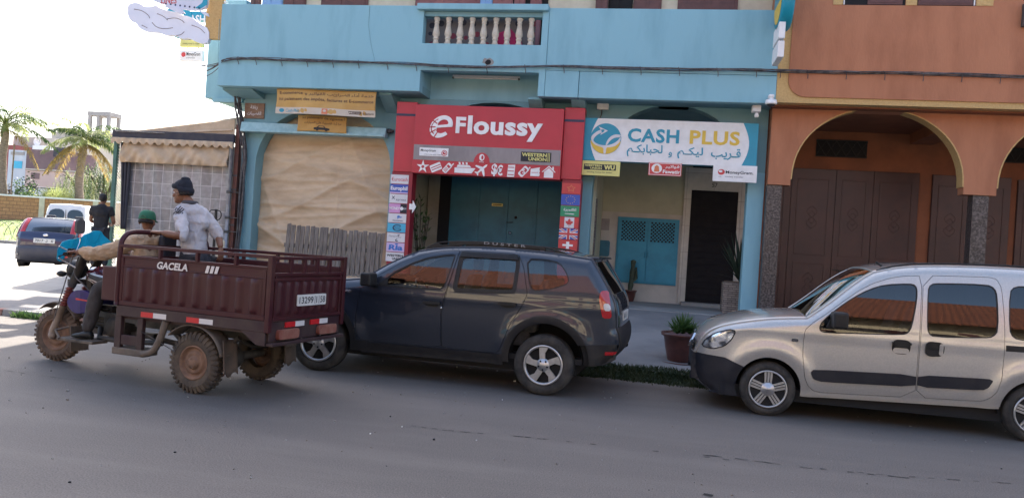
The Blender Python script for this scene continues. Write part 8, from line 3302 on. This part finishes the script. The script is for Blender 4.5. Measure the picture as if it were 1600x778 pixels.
def fuse(mb, name, mat, parent, vox=.006, smooth=4):
 """merge overlapping shapes into one continuous surface"""
 o = mb.build('fuse', None, None)
 r_ = o.modifiers.new('remesh', 'REMESH')
 r_.mode = 'VOXEL'
 r_.voxel_size = vox
 r_.use_smooth_shade = True
 if smooth:
  s_ = o.modifiers.new('smooth', 'SMOOTH')
  s_.iterations = smooth
  s_.factor = .5
 dg = bpy.context.evaluated_depsgraph_get()
 me = bpy.data.meshes.new_from_object(o.evaluated_get(dg))
 bpy.data.objects.remove(o)
 me.materials.clear()
 me.materials.append(mat)
 org = ORG.get(parent)
 if org is not None and org.length:
  me.transform(Matrix.Translation(-org))
 for p in me.polygons:
  p.use_smooth = True
 me.name = name
 return link(name, me, parent)

def frame_of(fwd, up=Vector((0, 0, 1))):
 f_ = Vector(fwd).normalized()
 r_ = f_.cross(up).normalized()
 u_ = r_.cross(f_).normalized()
 return r_, f_, u_

def head(mb, c, fwd, k=1., up=Vector((0, 0, 1))):
 """skull, jaw, brow, nose, lips, ears; c is the middle of the head"""
 r_, f_, u_ = frame_of(fwd, up)
 def P(x, y, z): return c + (r_ * x + f_ * y + u_ * z) * k
 def ell(x, y, z, rx, ry, rz, n=16, m=12):
  vs, fs = [], []
  for i in range(m + 1):
   p = PI * i / m
   for j in range(n):
    t = 2 * PI * j / n
    vs.append(P(x + rx * math.sin(p) * math.cos(t), y + ry * math.sin(p) * math.sin(t), z + rz * math.cos(p)))
  for i in range(m):
   for j in range(n):
    fs.append((i * n + j, (i + 1) * n + j, (i + 1) * n + (j + 1) % n, i * n + (j + 1) % n))
  mb.add(vs, fs, True)
 ell(0, -.008, .028, .074, .096, .088)
 ell(0, .025, -.035, .060, .066, .075)
 ell(0, .058, -.085, .036, .036, .028)
 ell(0, .068, .018, .056, .026, .016)
 ell(0, .098, -.018, .012, .016, .030)
 ell(0, .108, -.034, .017, .018, .013)
 ell(0, .088, -.060, .026, .014, .008)
 ell(0, .086, -.070, .023, .014, .008)
 for sg in (-1, 1):
  ell(sg * .077, -.008, -.012, .010, .022, .034)
  ell(sg * .042, .062, -.025, .022, .022, .02)
 return P

def hand(mb, w_, d_, n_, curl=1.2, k=1., side=1):
 """palm, four bent fingers and a thumb; d_: wrist to knuckles, n_: the way the palm faces"""
 d_ = Vector(d_).normalized()
 n_ = (Vector(n_) - d_ * Vector(n_).dot(d_)).normalized()
 s_ = d_.cross(n_).normalized() * side
 w_ = Vector(w_)
 def P(a, b, c_): return w_ + (d_ * a + s_ * b + n_ * c_) * k
 vs, fs = [], []
 for a, hw, th in ((0, .026, .018), (.03, .036, .017), (.075, .041, .015), (.09, .040, .013)):
  for t in range(10):
   q_ = 2 * PI * t / 10
   vs.append(P(a, hw * math.cos(q_), th * math.sin(q_)))
 for i in range(3):
  for t in range(10):
   fs.append((i * 10 + t, i * 10 + (t + 1) % 10, (i + 1) * 10 + (t + 1) % 10, (i + 1) * 10 + t))
 mb.add(vs, fs + [tuple(range(10)), tuple(range(30, 40))[::-1]], True)
 for i, (b, l) in enumerate(((.030, .072), (.010, .080), (-.010, .075), (-.029, .060))):
  p, a = [(.08, b, 0)], 0.
  x, z = .08, 0.
  for seg_, f_ in ((.45, .55), (.3, .8), (.25, .65)):
   a += curl * f_ * .8
   x += l * seg_ * math.cos(a)
   z += l * seg_ * math.sin(a)
   p.append((x, b * (1.05 - .0 * i), z))
  mb.tube([P(*q_) for q_ in p], [.0095 * k, .009 * k, .0085 * k, .006 * k], 8)
 mb.tube([P(.02, .028, .006), P(.045, .052, .02), P(.07, .052, .038), P(.09, .042, .05)], [.012 * k, .011 * k, .010 * k, .007 * k], 8)

def eyes(parent, P):
 for sg in (-1, 1):
  q = MB()
  c_ = P(sg * .031, .067, .004)
  q.ball(c_, .0125, 10, 8)
  q.mat(M['white'])
  q.build('eye', M['off_white'], parent)
  q = MB()
  q.ball(P(sg * .031, .076, .004), .006, 8, 6)
  q.build('pupil', M['ink'], parent)
  q = MB()
  q.tube([P(sg * .012, .090, .022), P(sg * .03, .086, .028), P(sg * .05, .072, .024)], .005, 6)
  q.build('eyebrow', M['hair'], parent)

def garment(name, nodes, edges, root, mat, parent, vox=.007, smooth=2, wr_=0., extra=()):
 q = MB()
 vs, fs = skinmesh(nodes, edges, root)
 q.add(vs, fs, True)
 for c_, r_ in extra:
  q.ball(c_, r_, 16, 10)
 o = fuse(q, name, mat, parent, vox, smooth)
 if wr_:
  tx = bpy.data.textures.new('folds', 'CLOUDS')
  tx.noise_scale = .09
  tx.noise_depth = 2
  dm = o.modifiers.new('folds', 'DISPLACE')
  dm.texture = tx
  dm.strength = wr_
  dm.mid_level = .5
 return o

# -- the rider standing in the cargo box, back to the street, head turned to the left
Ys = 7.86
pz_ = at(304, 402, Ys)
ps_ = thing('person', tk(.68, -.14, .69), 'standing man in dark knitted cap and light grey sweater holding the cargo box rail', 'person')
W_ = {}
W_['pelvis'] = at(307, 410, Ys)
W_['waist'] = at(305, 385, Ys)
W_['chest'] = at(301, 347, Ys)
W_['neck'] = at(297, 318, Ys - .02)
W_['headb'] = at(289, 305, Ys - .02)
W_['ls'] = at(281, 331, Ys - .12)
W_['rs'] = at(320, 335, Ys + .06)
W_['le'] = at(287, 371, Ys - .33)
W_['re'] = at(341, 366, Ys + .13)
hand_l = tk(S1 - .005, .235, 1.545)
W_['lw'] = hand_l + Vector((.105, .02, .005))
W_['rw'] = at(345, 388, Ys + .02)
W_['lk'] = tk(.78, -.03, .98)
W_['rk'] = tk(.74, -.30, .98)
W_['lh'] = tk(.64, -.05, 1.24)
W_['rh'] = tk(.62, -.26, 1.24)
W_['la'] = tk(.58, -.04, .735)
W_['ra'] = tk(.52, -.30, .735)
body = MB()
bn = {'pelvis': (W_['pelvis'] - Vector((0, 0, .05)), (.13, .10)), 'waist': (W_['waist'], (.125, .095)), 'chest': (W_['chest'], (.155, .105)), 'neck': (W_['neck'], .058), 'headb': (W_['headb'], .055),
  'ls': (W_['ls'], .062), 'rs': (W_['rs'], .062), 'le': (W_['le'], .052), 're': (W_['re'], .046), 'lw': (W_['lw'], .037), 'rw': (W_['rw'], .032),
  'lh': (W_['lh'], .09), 'rh': (W_['rh'], .09), 'lk': (W_['lk'], .065), 'rk': (W_['rk'], .065), 'la': (W_['la'], .045), 'ra': (W_['ra'], .045)}
be = [('pelvis', 'waist'), ('waist', 'chest'), ('chest', 'neck'), ('neck', 'headb'), ('chest', 'ls'), ('chest', 'rs'), ('ls', 'le'), ('le', 'lw'), ('rs', 're'), ('re', 'rw'), ('pelvis', 'lh'), ('pelvis', 'rh'), ('lh', 'lk'), ('lk', 'la'), ('rh', 'rk'), ('rk', 'ra')]
body.add(*skinmesh(bn, be, 'pelvis'), True)
hc_ = at(285.5, 301, Ys - .02)
hf_ = Vector((-.97, .12, -.06))
P = head(body, hc_, hf_, 1.06)
hand(body, W_['lw'], hand_l - W_['lw'] + Vector((-.02, 0, .01)), (0, .1, -1), 1.35, 1.12, -1)
hand(body, W_['rw'], (.15, -.1, -1), (-1, .3, 0), .7, 1., 1)
bo = fuse(body, 'body', M['skin'], ps_, .0055, 3)
eyes(bo, P)
M['sweater'] = pm('light_grey_sweater', (.50, .48, .50), (.43, .41, .43), 5, .9, .5, 120)
gn = {'pelvis': (W_['pelvis'] + Vector((0, 0, -.0)), (.165, .13)), 'waist': (W_['waist'], (.165, .125)), 'chest': (W_['chest'], (.19, .132)), 'neck': (W_['neck'] - Vector((0, 0, .015)), .07),
  'ls': (W_['ls'], .085), 'rs': (W_['rs'], .085), 'le': (W_['le'], .066), 'lc': (W_['le'].lerp(W_['lw'], .16), .060), 're': (W_['re'], .070), 'rc': (W_['re'].lerp(W_['rw'], .45), .062)}
ge = [('pelvis', 'waist'), ('waist', 'chest'), ('chest', 'neck'), ('chest', 'ls'), ('chest', 'rs'), ('ls', 'le'), ('le', 'lc'), ('rs', 're'), ('re', 'rc')]
ex_ = [(W_['neck'].lerp(W_[a], t) - Vector((0, 0, .025 + .02 * t)), (.09, .09, .075)) for a in ('ls', 'rs') for t in (.25, .55)] + [(W_['neck'] - Vector((0, 0, .03)), (.088, .088, .05)), (W_['neck'].lerp(W_['chest'], .5), (.15, .12, .12)), (W_['chest'], (.19, .135, .13))]
sw = garment('sweater', gn, ge, 'pelvis', M['sweater'], ps_, .008, 3, .04, ex_)
q = MB()
q.lathe([(.074, -.02), (.090, -.005), (.084, .02), (.066, .03)], W_['neck'] + Vector((0, 0, .0)), 'z', 24)
q.build('collar', M['navy_canvas'], sw)
q = MB()
for k_ in range(3):
 a_ = at(277.5 + 2.6 * k_, 325 + 2 * k_, Ys - .205)
 q.tube([a_ + Vector((-.03, .0, -.03)), a_ + Vector((-.01, -.006, 0)), a_ + Vector((.012, -.004, -.01)), a_ + Vector((.035, .004, .02))], .006, 6)
 q.tube([a_ + Vector((-.04, -.005, -.065)), a_ + Vector((-.015, -.012, -.04)), a_ + Vector((.012, -.012, -.05)), a_ + Vector((.03, -.006, -.02))], .006, 6)
q.build('shoulder_stripes', M['navy_canvas'], sw)
M['trousers'] = pm('dark_trousers', (.022, .022, .028), (.035, .034, .04), 8, .9, .4, 80)
tn = {'pelvis': (W_['pelvis'] - Vector((0, 0, .045)), (.155, .12)), 'lh': (W_['lh'], .105), 'rh': (W_['rh'], .105), 'lk': (W_['lk'], .085), 'rk': (W_['rk'], .085), 'la': (W_['la'] + Vector((0, 0, .06)), .07), 'ra': (W_['ra'] + Vector((0, 0, .06)), .07)}
te = [('pelvis', 'lh'), ('pelvis', 'rh'), ('lh', 'lk'), ('lk', 'la'), ('rh', 'rk'), ('rk', 'ra')]
garment('trousers', tn, te, 'pelvis', M['trousers'], ps_, .01, 2, .015)
def shoe(parent, a, d_, mat):
 q = MB()
 d_ = Vector(d_).normalized()
 s_ = Vector((-d_.y, d_.x, 0))
 vs, fs = [], []
 for i, (l, w_, h) in enumerate(((-.08, .03, .07), (-.05, .04, .10), (.02, .045, .09), (.10, .05, .06), (.17, .045, .045), (.20, .02, .03))):
  for t in range(8):
   q_ = 2 * PI * t / 8
   vs.append(a + d_ * l + s_ * w_ * math.cos(q_) + Vector((0, 0, h * .5 + h * .5 * math.sin(q_) - .045)))
 for i in range(5):
  for t in range(8):
   fs.append((i * 8 + t, i * 8 + (t + 1) % 8, (i + 1) * 8 + (t + 1) % 8, (i + 1) * 8 + t))
 q.add(vs, fs + [tuple(range(8))[::-1], tuple(range(40, 48))], True)
 q.build('shoe', mat, parent)
shoe(ps_, W_['la'], (-.5, .8, 0), M['black'])
shoe(ps_, W_['ra'], (-.3, .9, 0), M['black'])
def cap_knit(parent, P, mat, name='knitted_cap'):
 q = MB()
 def fn(u, v):
  a = 2 * PI * u
  z = .035 + .105 * v
  r_ = math.sqrt(max(.0, 1 - ((v - .12) / .95) ** 2)) if v > .12 else 1
  rib = 1 + .012 * math.cos(a * 26)
  back = .0 if math.sin(a) > 0 else -.02
  return P(.083 * r_ * math.cos(a) * rib, -.006 + .103 * r_ * math.sin(a) * rib - .03 * v * v, z - .018 * (1 - v) * math.sin(a) * -1 * 1 + back * (1 - v) + .0)
 q.grid(fn, 60, 14)
 def roll(u, v):
  a, b = 2 * PI * u, 2 * PI * v
  rib = 1 + .012 * math.cos(a * 26)
  back = 0 if math.sin(a) > 0 else -.02
  return P((.085 + .012 * math.cos(b)) * math.cos(a) * rib, -.006 + (.105 + .012 * math.cos(b)) * math.sin(a) * rib, .052 + .026 * math.sin(b) + .018 * math.sin(a) + back)
 q.grid(roll, 60, 10)
 q.ball(P(0, -.035, .138), (.05, .05, .026), 14, 8)
 o = q.build(name, mat, parent)
 return o
cap_knit(ps_, P, pm('navy_knit', (.011, .014, .024), (.018, .022, .034), 20, .95, .8, 140))
q = MB()
for k_ in range(16):
 a = PI + PI * k_ / 15
 q.ball(P(.066 * math.cos(a), -.004 + .092 * math.sin(a), -.012 + .006 * (k_ % 2)), .024, 8, 6)
q.build('hair', M['hair'], ps_)

# -- the driver on the saddle
pd = thing('person', tk(1.2, 0, .97), 'driver in a green cap and tan jacket seated with both hands on the handlebar', 'person')
J = {'pelvis': tk(1.16, 0, 1.02), 'waist': tk(1.14, 0, 1.16), 'chest': tk(1.19, 0, 1.36), 'neck': tk(1.21, 0, 1.52), 'headb': tk(1.225, 0, 1.58),
  'ls': tk(1.20, .185, 1.445), 'rs': tk(1.22, -.185, 1.445), 'le': tk(1.50, .335, 1.27), 're': tk(1.52, -.335, 1.27), 'lw': tk(1.835, .365, 1.285), 'rw': tk(1.845, -.365, 1.285),
  'lh': tk(1.22, .11, 1.0), 'rh': tk(1.22, -.11, 1.0), 'lk': tk(1.60, .25, .92), 'rk': tk(1.60, -.25, .92), 'la': tk(1.68, .30, .43), 'ra': tk(1.68, -.30, .43)}
body = MB()
bn = {k_: (J[k_], r_) for k_, r_ in dict(pelvis=(.13, .11), waist=(.12, .10), chest=(.15, .10), neck=.056, headb=.054, ls=.06, rs=.06, le=.045, re=.045, lw=.032, rw=.032, lh=.085, rh=.085, lk=.062, rk=.062, la=.042, ra=.042).items()}
body.add(*skinmesh(bn, be, 'pelvis'), True)
hcd = tk(1.24, 0, 1.665)
hfd = tf * .35 - tl_ * .9 + Vector((0, 0, -.1))
P = head(body, hcd, hfd, 1.0)
hand(body, J['lw'], tf * 1 + Vector((0, 0, -.15)), (0, 0, -1), 1.4, 1., -1)
hand(body, J['rw'], tf * 1 + Vector((0, 0, -.15)), (0, 0, -1), 1.4, 1., 1)
bo = fuse(body, 'body', M['skin'], pd, .0055, 3)
eyes(bo, P)
M['jacket'] = pm('tan_jacket', (.44, .31, .20), (.36, .25, .16), 4, .85, .35, 60)
jn = {'pelvis': (J['pelvis'], (.165, .14)), 'waist': (J['waist'], (.165, .135)), 'chest': (J['chest'], (.19, .14)), 'neck': (J['neck'] - Vector((0, 0, .02)), .078), 'ls': (J['ls'], .09), 'rs': (J['rs'], .09),
  'le': (J['le'], .096), 're': (J['re'], .096), 'lc': (J['le'].lerp(J['lw'], .90), .056), 'rc': (J['re'].lerp(J['rw'], .90), .056)}
ex_ = [(J['neck'].lerp(J[a], t) - Vector((0, 0, .03 + .02 * t)), (.085, .085, .07)) for a in ('ls', 'rs') for t in (.25, .55)] + [(J['neck'].lerp(J['chest'], .45), (.14, .14, .12))]
q = MB()
q.lathe([(.082, -.035), (.088, -.01), (.080, .03), (.070, .035)], J['neck'], 'z', 24)
q.build('collar', M['jacket'], pd)
garment('jacket', jn, ge, 'pelvis', M['jacket'], pd, .008, 2, .055, ex_)
M['greytrousers'] = pm('grey_trousers', (.040, .036, .038), (.065, .058, .056), 5, .9, .4, 60)
tn = {'pelvis': (J['pelvis'] - Vector((0, 0, .03)), (.15, .13)), 'lh': (J['lh'], .10), 'rh': (J['rh'], .10), 'lk': (J['lk'], .092), 'rk': (J['rk'], .092), 'la': (J['la'] - Vector((0, 0, .02)), .07), 'ra': (J['ra'] - Vector((0, 0, .02)), .07)}
garment('trousers', tn, te, 'pelvis', M['greytrousers'], pd, .01, 2, .025)
shoe(pd, J['la'] + Vector((0, 0, -.035)), tf, M['black'])
shoe(pd, J['ra'] + Vector((0, 0, -.035)), tf, M['black'])
M['green_cap'] = pm('green_cap', (.012, .105, .055), (.016, .13, .07), 6, .75, .2, 60)
q = MB()
def capf(u, v):
 a = 2 * PI * u
 r_ = math.cos(v * PI / 2) ** .55
 return P(.086 * r_ * math.cos(a), -.006 + .106 * r_ * math.sin(a), .012 + .105 * math.sin(v * PI / 2) ** .9)
q.grid(capf, 40, 12)
cp_ = q.build('cap', M['green_cap'], pd)
q = MB()
q.grid(lambda u, v: P(.075 * math.sin((u - .5) * 2.4), .085 + .075 * v * math.cos((u - .5) * 2.2), .02 - .012 * v - .03 * (u - .5) ** 2), 14, 6)
o = q.build('cap_peak', M['green_cap'], cp_)
o.modifiers.new('thick', 'SOLIDIFY').thickness = .004
q = MB()
q.ball(P(0, -.006, .118), .008, 8, 6)
q.tube([P(-.03, -.1095, .03), P(0, -.1135, .045), P(.03, -.1095, .03)], .004, 5)
q.build('cap_button', M['leaf_dark'], cp_)
q = MB()
for k_ in range(16):
 a = PI + PI * k_ / 15
 q.ball(P(.062 * math.cos(a), -.008 + .086 * math.sin(a), -.012), .022, 8, 6)
q.build('hair', M['hair'], pd)

# -- man standing by the kiosk, seen from behind
gx = at(156, 380, 15.5)
gz_ = ground_z(gx.x, 15.5)
pk = thing('person', (gx.x, 15.5, gz_), 'man in a black T-shirt standing with his back turned beside the kiosk curtain', 'person')
def mk(r_, f_, z):
 fx_, fy_ = -.25, .97
 return Vector((gx.x + r_ * fy_ + f_ * fx_, 15.5 - r_ * fx_ + f_ * fy_, gz_ + z))
Hh = at(157, 303, 15.5).z - gz_
kk_ = Hh / 1.72
J = {'pelvis': mk(0, 0, .93 * kk_), 'waist': mk(0, -.01, 1.10 * kk_), 'chest': mk(0, -.01, 1.30 * kk_), 'neck': mk(0, .0, 1.46 * kk_), 'headb': mk(0, .02, 1.53 * kk_), 'ls': mk(-.185, 0, 1.39 * kk_), 'rs': mk(.185, 0, 1.39 * kk_),
  'le': mk(-.25, .05, 1.10 * kk_), 're': mk(.25, .05, 1.10 * kk_), 'lw': mk(-.12, .24, 1.06 * kk_), 'rw': mk(.12, .24, 1.02 * kk_), 'lh': mk(-.10, 0, .88 * kk_), 'rh': mk(.10, 0, .88 * kk_), 'lk': mk(-.11, .03, .48 * kk_), 'rk': mk(.12, .02, .48 * kk_),
  'la': mk(-.12, 0, .08), 'ra': mk(.13, 0, .08)}
body = MB()
bn = {k_: (J[k_], r_) for k_, r_ in dict(pelvis=(.13, .10), waist=(.12, .09), chest=(.15, .10), neck=.056, headb=.054, ls=.06, rs=.06, le=.044, re=.044, lw=.031, rw=.031, lh=.085, rh=.085, lk=.06, rk=.06, la=.042, ra=.042).items()}
body.add(*skinmesh(bn, be, 'pelvis'), True)
hh_ = mk(0, .03, 1.61 * kk_)
P = head(body, hh_, Vector((-.35, .93, -.15)), 1.0)
hand(body, J['lw'], (.5, .7, .2), (0, -.3, 1), .9, 1., 1)
hand(body, J['rw'], (-.7, .6, .2), (0, -.3, 1), .9, 1., -1)
fuse(body, 'body', M['skin'], pk, .007, 3)
M['tshirt'] = pm('black_tshirt', (.014, .014, .017), (.022, .021, .025), 6, .9, .3, 50)
jn = {'pelvis': (J['pelvis'] + Vector((0, 0, -.08)), (.17, .135)), 'waist': (J['waist'], (.155, .115)), 'chest': (J['chest'], (.185, .125)), 'neck': (J['neck'] - Vector((0, 0, .02)), .068), 'ls': (J['ls'], .085), 'rs': (J['rs'], .085),
  'le': (J['ls'].lerp(J['le'], .6), .075), 're': (J['rs'].lerp(J['re'], .6), .075)}
garment('shirt', jn, [('pelvis', 'waist'), ('waist', 'chest'), ('chest', 'neck'), ('chest', 'ls'), ('chest', 'rs'), ('ls', 'le'), ('rs', 're')], 'pelvis', M['tshirt'], pk, .01, 3, .02, [(J['neck'].lerp(J[a], t) - Vector((0, 0, .03 + .02 * t)), (.09, .09, .07)) for a in ('ls', 'rs') for t in (.2, .55)] + [(J['neck'] - Vector((0, 0, .035)), (.08, .08, .06)), (J['neck'].lerp(J['chest'], .5), (.15, .125, .12)), (J['chest'], (.19, .135, .13))])
tn = {'pelvis': (J['pelvis'] - Vector((0, 0, .03)), (.15, .115)), 'lh': (J['lh'], .10), 'rh': (J['rh'], .10), 'lk': (J['lk'], .08), 'rk': (J['rk'], .08), 'la': (J['la'] + Vector((0, 0, .03)), .065), 'ra': (J['ra'] + Vector((0, 0, .03)), .065)}
garment('trousers', tn, te, 'pelvis', M['trousers'], pk, .012, 2, .015)
shoe(pk, J['la'] - Vector((0, 0, .03)), (-.25, .97, 0), M['black'])
shoe(pk, J['ra'] - Vector((0, 0, .03)), (-.25, .97, 0), M['black'])
q = MB()
q.grid(lambda u, v: P(.080 * math.sin(v * PI) * math.cos(2 * PI * u), -.022 + .096 * math.sin(v * PI) * math.sin(2 * PI * u), .028 + .096 * math.cos(v * PI)), 30, 16)
o = q.build('hair', M['hair'], pk)
